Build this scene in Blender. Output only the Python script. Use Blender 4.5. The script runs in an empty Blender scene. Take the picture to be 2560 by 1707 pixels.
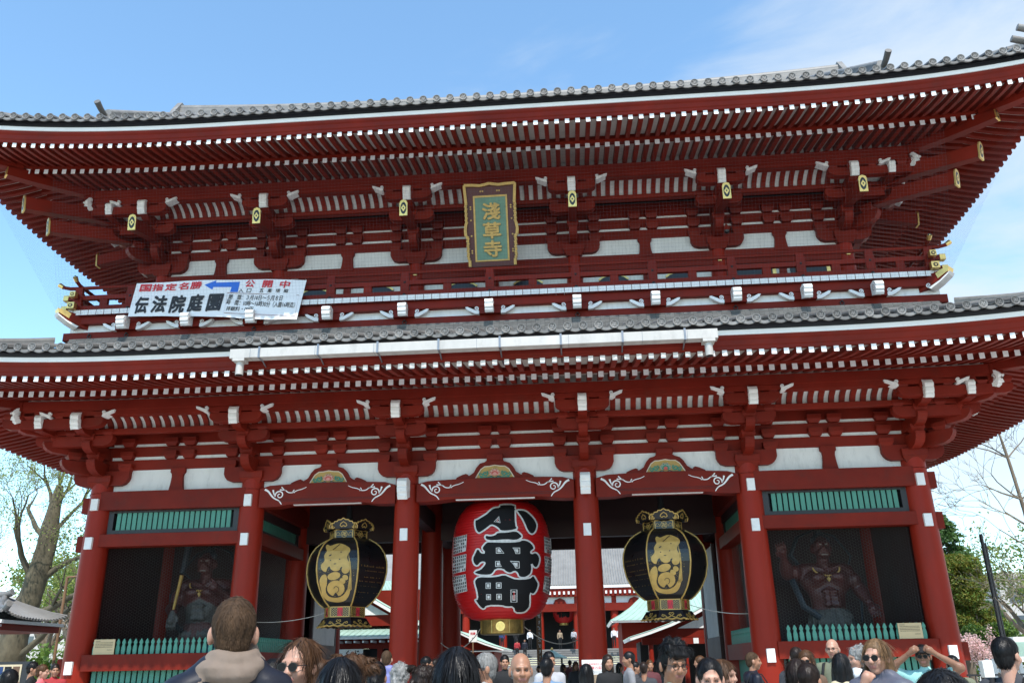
import bpy, bmesh, math, random
import numpy as np
from mathutils import Vector, Matrix
random.seed(7); rng = np.random.default_rng(7)
scene = bpy.context.scene
COL = scene.collection
# ------------------------------------------------------------------ camera
CAM = Vector((2.0027, -21.7977, 1.6)); YAW, PITCH, ROLL = 0.0692931, 0.3628582, -0.0180820
fwd = Vector((-math.sin(YAW)*math.cos(PITCH), math.cos(YAW)*math.cos(PITCH), math.sin(PITCH)))
r0 = Vector((math.cos(YAW), math.sin(YAW), 0)); u0 = r0.cross(fwd)
rgt = r0*math.cos(ROLL)+u0*math.sin(ROLL); upv = -r0*math.sin(ROLL)+u0*math.cos(ROLL)
cam_d = bpy.data.cameras.new('camera'); cam = bpy.data.objects.new('camera', cam_d); COL.objects.link(cam)
cam_d.sensor_width = 36.0; cam_d.lens = 2130.27/2560*36.0; cam_d.clip_start = 0.1; cam_d.clip_end = 3000
M = Matrix((rgt, upv, -fwd)).transposed().to_4x4(); M.translation = CAM; cam.matrix_world = M
scene.camera = cam
FPX = 2130.27
def ray(px, py):
    return fwd*FPX + rgt*(px-1280.0) - upv*(py-853.5)
def onY(px, py, Y):
    d = ray(px, py); return CAM + d*((Y-CAM.y)/d.y)
def onZ(px, py, Z):
    d = ray(px, py); return CAM + d*((Z-CAM.z)/d.z)
# ------------------------------------------------------------------ light
SUN_EL, SUN_AZ = math.radians(57), math.radians(10)      # azimuth measured from -Y towards +X (behind the camera, to the right)
sun_dir = Vector((math.sin(SUN_AZ)*math.cos(SUN_EL), -math.cos(SUN_AZ)*math.cos(SUN_EL), math.sin(SUN_EL)))
sl = bpy.data.lights.new('sun', 'SUN'); sl.energy = 2.3; sl.angle = math.radians(0.53); sl.color = (1.0, 0.955, 0.89)
so = bpy.data.objects.new('sun', sl); COL.objects.link(so); so.rotation_euler = sun_dir.to_track_quat('Z', 'Y').to_euler(); so.location = (20, -30, 60)
world = bpy.data.worlds.new('World'); scene.world = world; world.use_nodes = True
wn, wl = world.node_tree.nodes, world.node_tree.links
for n in list(wn): wn.remove(n)
wo = wn.new('ShaderNodeOutputWorld'); bg = wn.new('ShaderNodeBackground'); sky = wn.new('ShaderNodeTexSky')
sky.sky_type = 'NISHITA'; sky.sun_disc = False; sky.sun_elevation = SUN_EL
sky.sun_rotation = math.atan2(sun_dir.x, sun_dir.y)
sky.altitude = 0; sky.air_density = 1.0; sky.dust_density = 0.0; sky.ozone_density = 1.0
bg.inputs['Strength'].default_value = 0.135
# thin cirrus thickening towards the east (right): white veil over the sky by stretched noise on the view direction
tc = wn.new('ShaderNodeTexCoord'); mp = wn.new('ShaderNodeMapping'); mp.inputs['Scale'].default_value = (1.0, 1.6, 3.2); mp.inputs['Rotation'].default_value = (0.1, 0.45, 0.3)
nz = wn.new('ShaderNodeTexNoise'); nz.inputs['Scale'].default_value = 2.6; nz.inputs['Detail'].default_value = 9; nz.inputs['Roughness'].default_value = 0.56; nz.inputs['Distortion'].default_value = 0.35
sx = wn.new('ShaderNodeSeparateXYZ'); ma = wn.new('ShaderNodeMath'); ma.operation = 'MULTIPLY_ADD'; ma.inputs[1].default_value = 0.62; ma.inputs[2].default_value = -0.055
ad = wn.new('ShaderNodeMath'); ad.operation = 'ADD'
cr = wn.new('ShaderNodeMapRange'); cr.interpolation_type = 'SMOOTHSTEP'; cr.inputs['From Min'].default_value = 0.44; cr.inputs['From Max'].default_value = 0.80; cr.inputs['To Max'].default_value = 0.80
mix = wn.new('ShaderNodeMix'); mix.data_type = 'RGBA'; mix.inputs[7].default_value = (2.5, 2.75, 2.95, 1)
wl.new(tc.outputs['Generated'], mp.inputs['Vector']); wl.new(mp.outputs[0], nz.inputs['Vector']); wl.new(tc.outputs['Generated'], sx.inputs[0])
wl.new(sx.outputs['X'], ma.inputs[0]); wl.new(nz.outputs['Fac'], ad.inputs[0]); wl.new(ma.outputs[0], ad.inputs[1]); wl.new(ad.outputs[0], cr.inputs['Value'])
wl.new(cr.outputs[0], mix.inputs[0]); tint = wn.new('ShaderNodeMix'); tint.data_type = 'RGBA'; tint.blend_type = 'MULTIPLY'; tint.inputs[0].default_value = 1.0; tint.inputs[7].default_value = (0.86, 1.02, 1.0, 1); wl.new(sky.outputs[0], tint.inputs[6]); wl.new(tint.outputs[2], mix.inputs[6]); wl.new(mix.outputs[2], bg.inputs['Color']); wl.new(bg.outputs[0], wo.inputs['Surface'])
scene.view_settings.view_transform = 'Standard'; scene.view_settings.look = 'None'; scene.view_settings.gamma = 1.0
scene.view_settings.use_curve_mapping = False; scene.view_settings.exposure = 1.35
scene.render.engine = 'CYCLES'; scene.cycles.use_denoising = True
scene.cycles.max_bounces = 7; scene.cycles.diffuse_bounces = 4; scene.cycles.glossy_bounces = 3; scene.cycles.transmission_bounces = 4; scene.cycles.transparent_max_bounces = 8
scene.cycles.caustics_reflective = False; scene.cycles.caustics_refractive = False
# ------------------------------------------------------------------ materials
MATS = {}
def mat(name, col, rough=0.6, metal=0.0, var=0.12, vscale=3.0, bump=0.0, bscale=40.0, rand=0.0, spec=0.5, dirt=0.0, stretch=None, coat=0.0):
    """Principled material: base colour with soft procedural variation, optional per-object variation, fine bump and grime patches."""
    m = bpy.data.materials.new(name); m.use_nodes = True; MATS[name] = m
    nt = m.node_tree; N, L = nt.nodes, nt.links; b = N['Principled BSDF']
    b.inputs['Roughness'].default_value = rough; b.inputs['Metallic'].default_value = metal
    b.inputs['Specular IOR Level'].default_value = spec
    if coat: b.inputs['Coat Weight'].default_value = coat; b.inputs['Coat Roughness'].default_value = 0.15
    t = N.new('ShaderNodeTexCoord'); vec = t.outputs['Object']
    if rand or var:
        geo = N.new('ShaderNodeNewGeometry'); vec = geo.outputs['Position']
    if stretch:
        mpg = N.new('ShaderNodeMapping'); mpg.inputs['Scale'].default_value = stretch; L.new(vec, mpg.inputs['Vector']); vec = mpg.outputs[0]
    n1 = N.new('ShaderNodeTexNoise'); n1.inputs['Scale'].default_value = vscale; n1.inputs['Detail'].default_value = 5; n1.inputs['Roughness'].default_value = 0.6
    L.new(vec, n1.inputs['Vector'])
    mr = N.new('ShaderNodeMapRange'); mr.inputs['From Min'].default_value = 0.3; mr.inputs['From Max'].default_value = 0.7
    mr.inputs['To Min'].default_value = 1-var; mr.inputs['To Max'].default_value = 1+var*0.8; L.new(n1.outputs['Fac'], mr.inputs['Value'])
    val = mr.outputs[0]
    if rand:
        oi = N.new('ShaderNodeObjectInfo'); m2 = N.new('ShaderNodeMapRange'); m2.inputs['To Min'].default_value = 1-rand; m2.inputs['To Max'].default_value = 1+rand
        L.new(oi.outputs['Random'], m2.inputs['Value']); mm = N.new('ShaderNodeMath'); mm.operation = 'MULTIPLY'; L.new(val, mm.inputs[0]); L.new(m2.outputs[0], mm.inputs[1]); val = mm.outputs[0]
    mx = N.new('ShaderNodeMix'); mx.data_type = 'RGBA'; mx.blend_type = 'MULTIPLY'; mx.inputs[0].default_value = 1.0
    mx.inputs[6].default_value = (*col, 1); L.new(val, mx.inputs[7]); out = mx.outputs[2]
    if dirt:
        n3 = N.new('ShaderNodeTexNoise'); n3.inputs['Scale'].default_value = vscale*2.3; n3.inputs['Detail'].default_value = 8; n3.inputs['Roughness'].default_value = 0.7; L.new(vec, n3.inputs['Vector'])
        c3 = N.new('ShaderNodeValToRGB'); c3.color_ramp.elements[0].position = 0.52; c3.color_ramp.elements[1].position = 0.72; L.new(n3.outputs['Fac'], c3.inputs[0])
        dm = N.new('ShaderNodeMath'); dm.operation = 'MULTIPLY'; dm.inputs[1].default_value = dirt; L.new(c3.outputs[0], dm.inputs[0])
        mx2 = N.new('ShaderNodeMix'); mx2.data_type = 'RGBA'; mx2.inputs[7].default_value = (col[0]*.35+.02, col[1]*.35+.02, col[2]*.35+.015, 1); L.new(dm.outputs[0], mx2.inputs[0]); L.new(out, mx2.inputs[6]); out = mx2.outputs[2]
    L.new(out, b.inputs['Base Color'])
    rr = N.new('ShaderNodeMapRange'); rr.inputs['To Min'].default_value = max(0.03, rough-0.1); rr.inputs['To Max'].default_value = min(1, rough+0.1); L.new(n1.outputs['Fac'], rr.inputs['Value']); L.new(rr.outputs[0], b.inputs['Roughness'])
    if bump:
        n2 = N.new('ShaderNodeTexNoise'); n2.inputs['Scale'].default_value = bscale; n2.inputs['Detail'].default_value = 4; L.new(vec, n2.inputs['Vector'])
        bp = N.new('ShaderNodeBump'); bp.inputs['Strength'].default_value = bump; bp.inputs['Distance'].default_value = 0.02; L.new(n2.outputs['Fac'], bp.inputs['Height']); L.new(bp.outputs[0], b.inputs['Normal'])
    return m
mat('red', (0.168, 0.0145, 0.0070), 0.5, spec=0.14, var=0.22, vscale=1.1, bump=0.10, bscale=30, dirt=0.38, rand=0.09)  # eave shade put into the colour: darker than the same paint on columns
mat('red_col', (0.25, 0.0185, 0.0085), 0.42, spec=0.16, var=0.18, vscale=1.0, bump=0.08, bscale=25, dirt=0.26, stretch=(1, 1, 0.25))  # same paint as red, brighter: ground-bounce light put into the colour
mat('red_dark', (0.028, 0.0045, 0.004), 0.55, var=0.15, vscale=1.5, bump=0.06)  # darker copy of the red; passage interior's shade is put into the colour
mat('white', (0.78, 0.77, 0.74), 0.65, var=0.05, vscale=2.0, bump=0.03, dirt=0.10, rand=0.02)
mat('white_end', (0.78, 0.77, 0.75), 0.6, var=0.06, vscale=5.0, dirt=0.22, rand=0.06)
mat('plaster', (0.74, 0.73, 0.70), 0.85, var=0.07, vscale=1.6, bump=0.06, dirt=0.34, stretch=(2.2, 1, 0.7))
mat('soffit', (0.62, 0.59, 0.55), 0.85, var=0.10, vscale=2.5, dirt=0.25)
mat('tile', (0.155, 0.15, 0.143), 0.55, var=0.28, vscale=2.6, bump=0.15, bscale=60, rand=0.24, dirt=0.5)
mat('tile_dark', (0.10, 0.10, 0.10), 0.7, var=0.25, vscale=3, bump=0.1, dirt=0.3)
mat('black_band', (0.020, 0.022, 0.027), 0.6, var=0.2, vscale=4)
mat('gold', (0.83, 0.56, 0.19), 0.33, metal=0.9, var=0.15, vscale=9, bump=0.12, bscale=70)
mat('gold_paint', (0.50, 0.315, 0.085), 0.42, metal=0.15, var=0.18, vscale=6, bump=0.06, bscale=50)
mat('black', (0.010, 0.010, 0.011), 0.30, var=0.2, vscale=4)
mat('black_iron', (0.018, 0.018, 0.02), 0.5, var=0.2, vscale=10)
mat('green_paint', (0.062, 0.245, 0.175), 0.5, var=0.10, vscale=3, bump=0.04, rand=0.05, dirt=0.12)
mat('green_dark', (0.03, 0.12, 0.085), 0.55, var=0.15, vscale=3)
mat('steel', (0.47, 0.445, 0.41), 0.42, metal=0.1, var=0.12, vscale=1.6, bump=0.08, bscale=6, dirt=0.32, stretch=(1, 1, .5))
mat('zinc', (0.22, 0.23, 0.25), 0.4, metal=0.7, var=0.1, vscale=6)
mat('plaque_green', (0.135, 0.24, 0.17), 0.7, var=0.14, vscale=3, dirt=0.2)
mat('plaque_red', (0.075, 0.010, 0.009), 0.5, var=0.2, vscale=3)
mat('net', (0.09, 0.09, 0.10), 0.7, var=0)
mat('wire', (0.17, 0.17, 0.16), 0.5, metal=0.4, var=0)
mat('rope', (0.45, 0.42, 0.37), 0.8, var=0.1, vscale=30)
mat('board_wood', (0.56, 0.42, 0.235), 0.7, var=0.10, vscale=2, stretch=(1, 1, 9), bump=0.04)
mat('wood', (0.20, 0.11, 0.055), 0.7, var=0.2, vscale=4, bump=0.1, stretch=(1, 1, .2))
mat('ink', (0.010, 0.010, 0.011), 0.7, var=0, spec=0.2)
mat('ink_blue', (0.03, 0.15, 0.60), 0.7, var=0.05)
mat('ink_red', (0.62, 0.035, 0.05), 0.7, var=0.05)
mat('cloth_white', (0.80, 0.80, 0.81), 0.75, var=0.03, vscale=2, bump=0.05, bscale=12)
mat('paper_red', (0.46, 0.006, 0.007), 0.42, var=0.08, vscale=3, bump=0.03)
mat('brass', (0.42, 0.30, 0.10), 0.38, metal=0.85, var=0.35, vscale=6, bump=0.1, bscale=30, dirt=0.4)
mat('stone', (0.46, 0.44, 0.41), 0.85, var=0.14, vscale=0.7, bump=0.1, bscale=20, dirt=0.15)
mat('step_stone', (0.19, 0.185, 0.175), 0.85, var=0.15, vscale=1.5, dirt=0.3)
mat('copper_green', (0.30, 0.44, 0.37), 0.6, var=0.14, vscale=1.2, dirt=0.2)
mat('bark', (0.16, 0.125, 0.09), 0.9, var=0.35, vscale=5, bump=0.6, bscale=12, stretch=(1, 1, .35))
mat('bark_green', (0.105, 0.088, 0.055), 0.95, var=0.35, vscale=4, bump=0.6, bscale=12, stretch=(1, 1, .5))
mat('twig', (0.19, 0.165, 0.12), 0.9, var=0.2, vscale=6)
mat('smoke_grey', (0.3, 0.3, 0.3), 0.9)
def leafmat(name, col, trans=0.25, var=0.35):
    m = mat(name, col, 0.55, var=var, vscale=1.1, spec=0.3); b = m.node_tree.nodes['Principled BSDF']
    b.inputs['Transmission Weight'].default_value = 0.0
    N, L = m.node_tree.nodes, m.node_tree.links
    tr = N.new('ShaderNodeBsdfTranslucent'); tr.inputs['Color'].default_value = (min(1, col[0]*1.6), min(1, col[1]*1.7), col[2]*1.1, 1)
    ms = N.new('ShaderNodeMixShader'); ms.inputs[0].default_value = trans
    L.new(b.outputs[0], ms.inputs[1]); L.new(tr.outputs[0], ms.inputs[2]); L.new(ms.outputs[0], N['Material Output'].inputs['Surface'])
    return m
leafmat('leaf_dark', (0.035, 0.085, 0.022)); leafmat('leaf_mid', (0.105, 0.17, 0.032)); leafmat('leaf_young', (0.22, 0.26, 0.07), 0.35); leafmat('leaf_olive', (0.165, 0.16, 0.028)); leafmat('leaf_conifer', (0.07, 0.14, 0.04))
m_ts = mat('tile_stack', (0.155, 0.15, 0.143), 0.7, var=0.2, vscale=3, bump=0.1, dirt=0.4)
N_, L_ = m_ts.node_tree.nodes, m_ts.node_tree.links; bk = N_.new('ShaderNodeTexBrick'); bk.inputs['Scale'].default_value = 1; bk.inputs['Brick Width'].default_value = 0.24; bk.inputs['Row Height'].default_value = 0.033; bk.inputs['Mortar Size'].default_value = 0.006
bk.inputs['Color1'].default_value = (.19, .185, .175, 1); bk.inputs['Color2'].default_value = (.105, .10, .095, 1); bk.inputs['Mortar'].default_value = (.02, .02, .02, 1); gx = N_.new('ShaderNodeNewGeometry'); mpx = N_.new('ShaderNodeMapping'); mpx.inputs['Rotation'].default_value = (math.pi/2, 0, 0)
L_.new(gx.outputs['Position'], mpx.inputs['Vector']); L_.new(mpx.outputs[0], bk.inputs['Vector'])
for n in N_:
    if n.type == 'MIX' and n.blend_type == 'MULTIPLY': L_.new(bk.outputs['Color'], n.inputs[6])
leafmat('blossom', (0.75, 0.50, 0.55), 0.3, 0.15)
# ------------------------------------------------------------------ mesh helpers
class MB:
    """Collects vertices, faces and material slots; build() links them as one mesh object."""
    def __init__(s): s.v = []; s.f = []; s.m = []; s.sm = []
    def add(s, vs, fs, mi=0, smooth=False):
        o = len(s.v); s.v += [tuple(x) for x in vs]
        for f in fs: s.f.append(tuple(i+o for i in f)); s.m.append(mi); s.sm.append(smooth)
        return s
    def box(s, x0, x1, y0, y1, z0, z1, mi=0, front=None):
        vs = [(x0,y0,z0),(x1,y0,z0),(x1,y1,z0),(x0,y1,z0),(x0,y0,z1),(x1,y0,z1),(x1,y1,z1),(x0,y1,z1)]
        s.add(vs, [(3,2,1,0),(4,5,6,7)], mi); s.add(vs, [(0,1,5,4)], mi if front is None else front); s.add(vs, [(1,2,6,5),(2,3,7,6),(3,0,4,7)], mi)
        return s
    def prism(s, poly, a0, a1, axis='y', mi=0, cap0=None, cap1=None, smooth=False):
        """poly: 2D outline. axis y: (x,z) extruded along y; axis x: (y,z) along x; axis z: (x,y) along z."""
        n = len(poly)
        def P(p, a): return (p[0], a, p[1]) if axis == 'y' else (a, p[0], p[1]) if axis == 'x' else (p[0], p[1], a)
        vs = [P(p, a0) for p in poly]+[P(p, a1) for p in poly]
        s.add(vs, [(i, (i+1) % n, n+(i+1) % n, n+i) for i in range(n)], mi, smooth)
        s.add(vs, [tuple(range(n))[::-1]], mi if cap0 is None else cap0); s.add(vs, [tuple(range(n, 2*n))], mi if cap1 is None else cap1)
        return s
    def tube(s, pts, rad, n=8, mi=0, cap=True, flat=1.0):
        pts = [Vector(p) for p in pts]
        if not hasattr(rad, '__len__'): rad = [rad]*len(pts)
        prev = None; o = len(s.v); vs = []
        for i, p in enumerate(pts):
            t = (pts[min(i+1, len(pts)-1)]-pts[max(i-1, 0)])
            t = t.normalized() if t.length > 1e-9 else Vector((0, 0, 1))
            if prev is None:
                a = Vector((0, 0, 1)) if abs(t.z) < 0.9 else Vector((1, 0, 0)); u = t.cross(a).normalized()
            else: u = (prev - t*prev.dot(t)); u = u.normalized() if u.length > 1e-6 else t.orthogonal().normalized()
            prev = u; w = t.cross(u)
            for k in range(n):
                an = 2*math.pi*k/n; vs.append(p + u*math.cos(an)*rad[i] + w*math.sin(an)*rad[i]*flat)
        fs = []
        for i in range(len(pts)-1):
            for k in range(n): fs.append((i*n+k, i*n+(k+1) % n, (i+1)*n+(k+1) % n, (i+1)*n+k))
        s.add(vs, fs, mi, n > 5)
        if cap and n > 2: s.add(vs, [tuple(range(n))[::-1], tuple(range((len(pts)-1)*n, len(pts)*n))], mi)
        return s
    def lathe(s, prof, c=(0, 0, 0), n=24, mi=0, cap=True, smooth=True, axis='z', phase=0.0):
        vs = []
        for r, h in prof:
            for k in range(n):
                a = 2*math.pi*k/n+phase
                if axis == 'z': vs.append((c[0]+r*math.cos(a), c[1]+r*math.sin(a), c[2]+h))
                elif axis == 'y': vs.append((c[0]+r*math.cos(a), c[1]+h, c[2]+r*math.sin(a)))
                else: vs.append((c[0]+h, c[1]+r*math.cos(a), c[2]+r*math.sin(a)))
        fs = [(i*n+k, i*n+(k+1) % n, (i+1)*n+(k+1) % n, (i+1)*n+k) for i in range(len(prof)-1) for k in range(n)]
        s.add(vs, fs, mi, smooth)
        if cap: s.add(vs, [tuple(range(n))[::-1], tuple(range((len(prof)-1)*n, len(prof)*n))], mi)
        return s
    def grid(s, P, mi=0, smooth=True, closed=False):
        """P[i][j] -> quads"""
        a, b = len(P), len(P[0]); vs = [p for r in P for p in r]
        s.add(vs, [(i*b+j, i*b+(j+1) % b, (i+1)*b+(j+1) % b, (i+1)*b+j) for i in range(a-1) for j in range(b if closed else b-1)], mi, smooth); return s
    def xf(s, mtx, start=0):
        for i in range(start, len(s.v)): s.v[i] = tuple(mtx @ Vector(s.v[i]))
        return s
    def mesh(s, name, mats, bevel=0, fix=True):
        me = bpy.data.meshes.new(name); me.from_pydata(s.v, [], s.f)
        for m in mats: me.materials.append(MATS[m] if isinstance(m, str) else m)
        me.polygons.foreach_set('material_index', s.m); me.polygons.foreach_set('use_smooth', s.sm)
        if fix:
            bm = bmesh.new(); bm.from_mesh(me); bmesh.ops.recalc_face_normals(bm, faces=bm.faces)
            if bevel: 
                bmesh.ops.remove_doubles(bm, verts=bm.verts, dist=1e-5)
                es = [e for e in bm.edges if len(e.link_faces) == 2 and e.calc_face_angle(0) > 0.6]
                bmesh.ops.bevel(bm, geom=es, offset=bevel, segments=1, affect='EDGES', clamp_overlap=True)
            bm.to_mesh(me); bm.free()
        me.update(); return me
    def build(s, name, mats, parent=None, loc=(0, 0, 0), bevel=0, fix=True, rot=None):
        if isinstance(mats, str): mats = [mats]
        return put(name, s.mesh(name, mats, bevel, fix), parent, loc, rot)
def put(name, me, parent=None, loc=(0, 0, 0), rot=None, scale=None):
    o = bpy.data.objects.new(name, me); COL.objects.link(o); o.location = loc
    if rot is not None: o.rotation_euler = rot
    if scale is not None: o.scale = scale
    o.parent = parent
    return o
def tag(o, label=None, cat=None, group=None, kind=None):
    if label: o['label'] = label
    if cat: o['category'] = cat
    if group: o['group'] = group
    if kind: o['kind'] = kind
    return o
def thing(name, loc, label, cat, group=None, rot=None):
    o = put(name, None, None, loc, rot); o.empty_display_size = 0.2; return tag(o, label, cat, group)
def copy_tree(o, parent=None):
    c = o.copy(); COL.objects.link(c); c.parent = parent
    for ch in o.children: copy_tree(ch, c)
    return c
def stuff(o): o['kind'] = 'stuff'; return o
def fan(poly): return [tuple(range(len(poly)))]
# text -> flat mesh data (x right, y up) centred on origin
_tc = {}; _lay = {}
def layers(v): return _lay.get(id(v), np.zeros(len(v)))
def text_data(s, bold=0.0, res=3):
    k = (s, bold, res)
    if k in _tc: return _tc[k]
    if bold:
        v, f = text_data(s, 0.0, res); n = len(v); vs = [v]; fs = list(f); c = 1
        for rr in ([bold*.5, bold] if bold > .02 else [bold]):
            for i in range(8):
                a = i*math.pi/4; vs.append(v+np.array([math.cos(a), math.sin(a)])*rr); fs += [tuple(j+c*n for j in q) for q in f]; c += 1
        _tc[k] = (np.concatenate(vs), fs); _lay[id(_tc[k][0])] = np.repeat(np.arange(c), n)*.0007; return _tc[k]
    cu = bpy.data.curves.new('t', 'FONT'); cu.body = s; cu.size = 1.0; cu.resolution_u = res; cu.align_x = 'CENTER'
    ob = bpy.data.objects.new('t', cu); COL.objects.link(ob)
    dg = bpy.context.evaluated_depsgraph_get(); me = bpy.data.meshes.new_from_object(ob.evaluated_get(dg))
    v = np.array([x.co[:2] for x in me.vertices]) if len(me.vertices) else np.zeros((0, 2)); f = [tuple(p.vertices) for p in me.polygons]
    bpy.data.objects.remove(ob); bpy.data.curves.remove(cu); bpy.data.meshes.remove(me)
    if len(v): v = v - (v.min(0)+v.max(0))/2
    _tc[k] = (v, f); return v, f
def text_on(mb, s, origin, ux, uy, w=None, h=None, bold=0.0, mi=0, res=3, lift=0.0):
    """flat lettering fitted into w x h (either may be None) laid on the plane origin + ux*a + uy*b"""
    v, f = text_data(s, bold, res)
    if not len(v): return
    ext = v.max(0)-v.min(0); sx = (w/ext[0]) if w else None; sy = (h/ext[1]) if h else None
    sx = sx or sy; sy = sy or sx
    O, U, V = Vector(origin), Vector(ux), Vector(uy); Nn = U.cross(V).normalized()*lift
    Nd = U.cross(V).normalized(); mb.add([O+Nn+Nd*float(l_)+U*float(a*sx)+V*float(b*sy) for (a, b), l_ in zip(v, layers(v))], f, mi)
def tri_poly(poly):
    """fill a 2D outline (list of (x,y)) -> verts, tris"""
    from mathutils.geometry import tessellate_polygon
    t = tessellate_polygon([[Vector((x, y, 0)) for x, y in poly]]); return poly, [tuple(a) for a in t]
def smooth_poly(poly, it=2):
    for _ in range(it):
        q = []
        for i in range(len(poly)):
            a, b = poly[i], poly[(i+1) % len(poly)]
            q += [(a[0]*.75+b[0]*.25, a[1]*.75+b[1]*.25), (a[0]*.25+b[0]*.75, a[1]*.25+b[1]*.75)]
        poly = q
    return poly
# ================================================================== GROUND
g = MB(); g.add([(-900, -700, 0), (900, -700, 0), (900, 1600, 0), (-900, 1600, 0)], [(0, 1, 2, 3)])
ground = tag(g.build('ground', 'stone'), kind='structure')
nt = MATS['stone'].node_tree; N, L = nt.nodes, nt.links
br = N.new('ShaderNodeTexBrick'); br.inputs['Scale'].default_value = 1.0; br.inputs['Brick Width'].default_value = 0.9; br.inputs['Row Height'].default_value = 0.6; br.inputs['Mortar Size'].default_value = 0.012
br.inputs['Color1'].default_value = (0.52, 0.50, 0.465, 1); br.inputs['Color2'].default_value = (0.42, 0.40, 0.375, 1); br.inputs['Mortar'].default_value = (0.15, 0.14, 0.13, 1)
gp = N.new('ShaderNodeNewGeometry'); L.new(gp.outputs['Position'], br.inputs['Vector'])
for n in N:
    if n.type == 'MIX' and n.blend_type == 'MULTIPLY': L.new(br.outputs['Color'], n.inputs[6])
# ================================================================== THE GATE
gate = thing('temple_gate', (0, 0, 0), 'huge red two-storey temple gate with double tiled eaves behind the crowd', 'gate')
XC = [-10.5, -6.4, -2.3, 2.3, 6.4, 10.5]; XU = [-9.95, -6.4, -2.3, 2.3, 6.4, 9.95]
DY, DZ = 0.55, 6.44
# ---- columns
def colmesh(r0_, r1_, z0, z1, n=28):
    mb = MB(); k = 8
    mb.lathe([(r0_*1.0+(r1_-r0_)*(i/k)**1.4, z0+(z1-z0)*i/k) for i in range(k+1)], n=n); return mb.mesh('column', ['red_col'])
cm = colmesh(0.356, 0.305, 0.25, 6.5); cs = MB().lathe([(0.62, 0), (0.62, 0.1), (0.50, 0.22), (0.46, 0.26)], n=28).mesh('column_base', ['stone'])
endm = MB().box(-0.095, 0.095, -0.05, 0.1, -0.15, 0.15).box(-0.0965, 0.0965, -0.052, 0.09, -0.075, -0.068, 1).mesh('tie_beam_end', ['white_end', 'zinc'], 0.004)
COLS = {}
for j, Y in enumerate((0.0, 4.0, 8.0)):
    for i, X in enumerate(XC):
        c = put('column', cm, gate, (X, Y, 0)); COLS[(i, j)] = c
        put('column_base', cs, c)
        if j == 0:
            zs = [4.715] if i in (2, 3) else [5.705, 4.715, 1.715]
            for z in zs:
                put('tie_beam_end', endm, c, (0, -(0.365+(0.31-0.356)*(z/6.5)), z))
            if i in (0, 5):
                s = -1 if i == 0 else 1
                for z in zs: put('tie_beam_end', MB().box(-.1, .1, -.12, .12, -.2, .2).mesh('tie_beam_end', ['red']), c, (s*0.36, 0, z+0.02))
# ---- guardian bay screens (front of the outer bays and the inner sides towards the passage)
pick = [(-.043, 0), (.043, 0), (.05, .10), (.046, .17), (.026, .235), (.030, .25), (.044, .262), (.044, .285), (.030, .315), (.016, .345), (0, .37), (-.016, .345), (-.030, .315), (-.044, .285), (-.044, .262), (-.030, .25), (-.026, .235), (-.046, .17), (-.05, .10)]
pickm = MB().prism(pick, -.02, .02).mesh('picket', ['green_paint'])
slatm = MB().box(-.048, .048, -.025, .025, 0, .47).mesh('window_slat', ['green_paint'], .004)
boardm = MB().box(-.055, .055, -.02, .02, 0, 1.42).mesh('fence_board', ['green_paint'], .004)
def hexwire(w, h, s=0.042, r=0.0016):
    mb = MB(); vs = []; es = set(); dx = s*1.5; dy = s*math.sqrt(3)
    def seg(a, b):
        a, b = Vector((a[0], 0, a[1])), Vector((b[0], 0, b[1])); t = (b-a).normalized(); u = t.cross(Vector((0, 1, 0))); o = len(mb.v)
        for p in (a, b):
            for k in range(3):
                an = 2*math.pi*k/3; q = p+u*math.cos(an)*r+Vector((0, 1, 0))*math.sin(an)*r; mb.v.append((q.x, q.y, q.z))
        for k in range(3): mb.f.append((o+k, o+(k+1) % 3, o+3+(k+1) % 3, o+3+k)); mb.m.append(0); mb.sm.append(False)
    nx, ny = int(w/dx)+1, int(h/dy)+1
    for i in range(nx):
        for j in range(ny):
            cx, cz = i*dx, j*dy+(dy/2 if i % 2 else 0)
            P = [(cx+s*math.cos(math.pi/3*k), cz+s*math.sin(math.pi/3*k)) for k in range(6)]
            for k in (0, 1, 5):
                a, b = P[k], P[(k+1) % 6]
                if all(0 <= p[0] <= w and 0 <= p[1] <= h for p in (a, b)): seg(a, b)
    return mb.mesh('wire_screen', ['wire'], fix=False)
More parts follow.
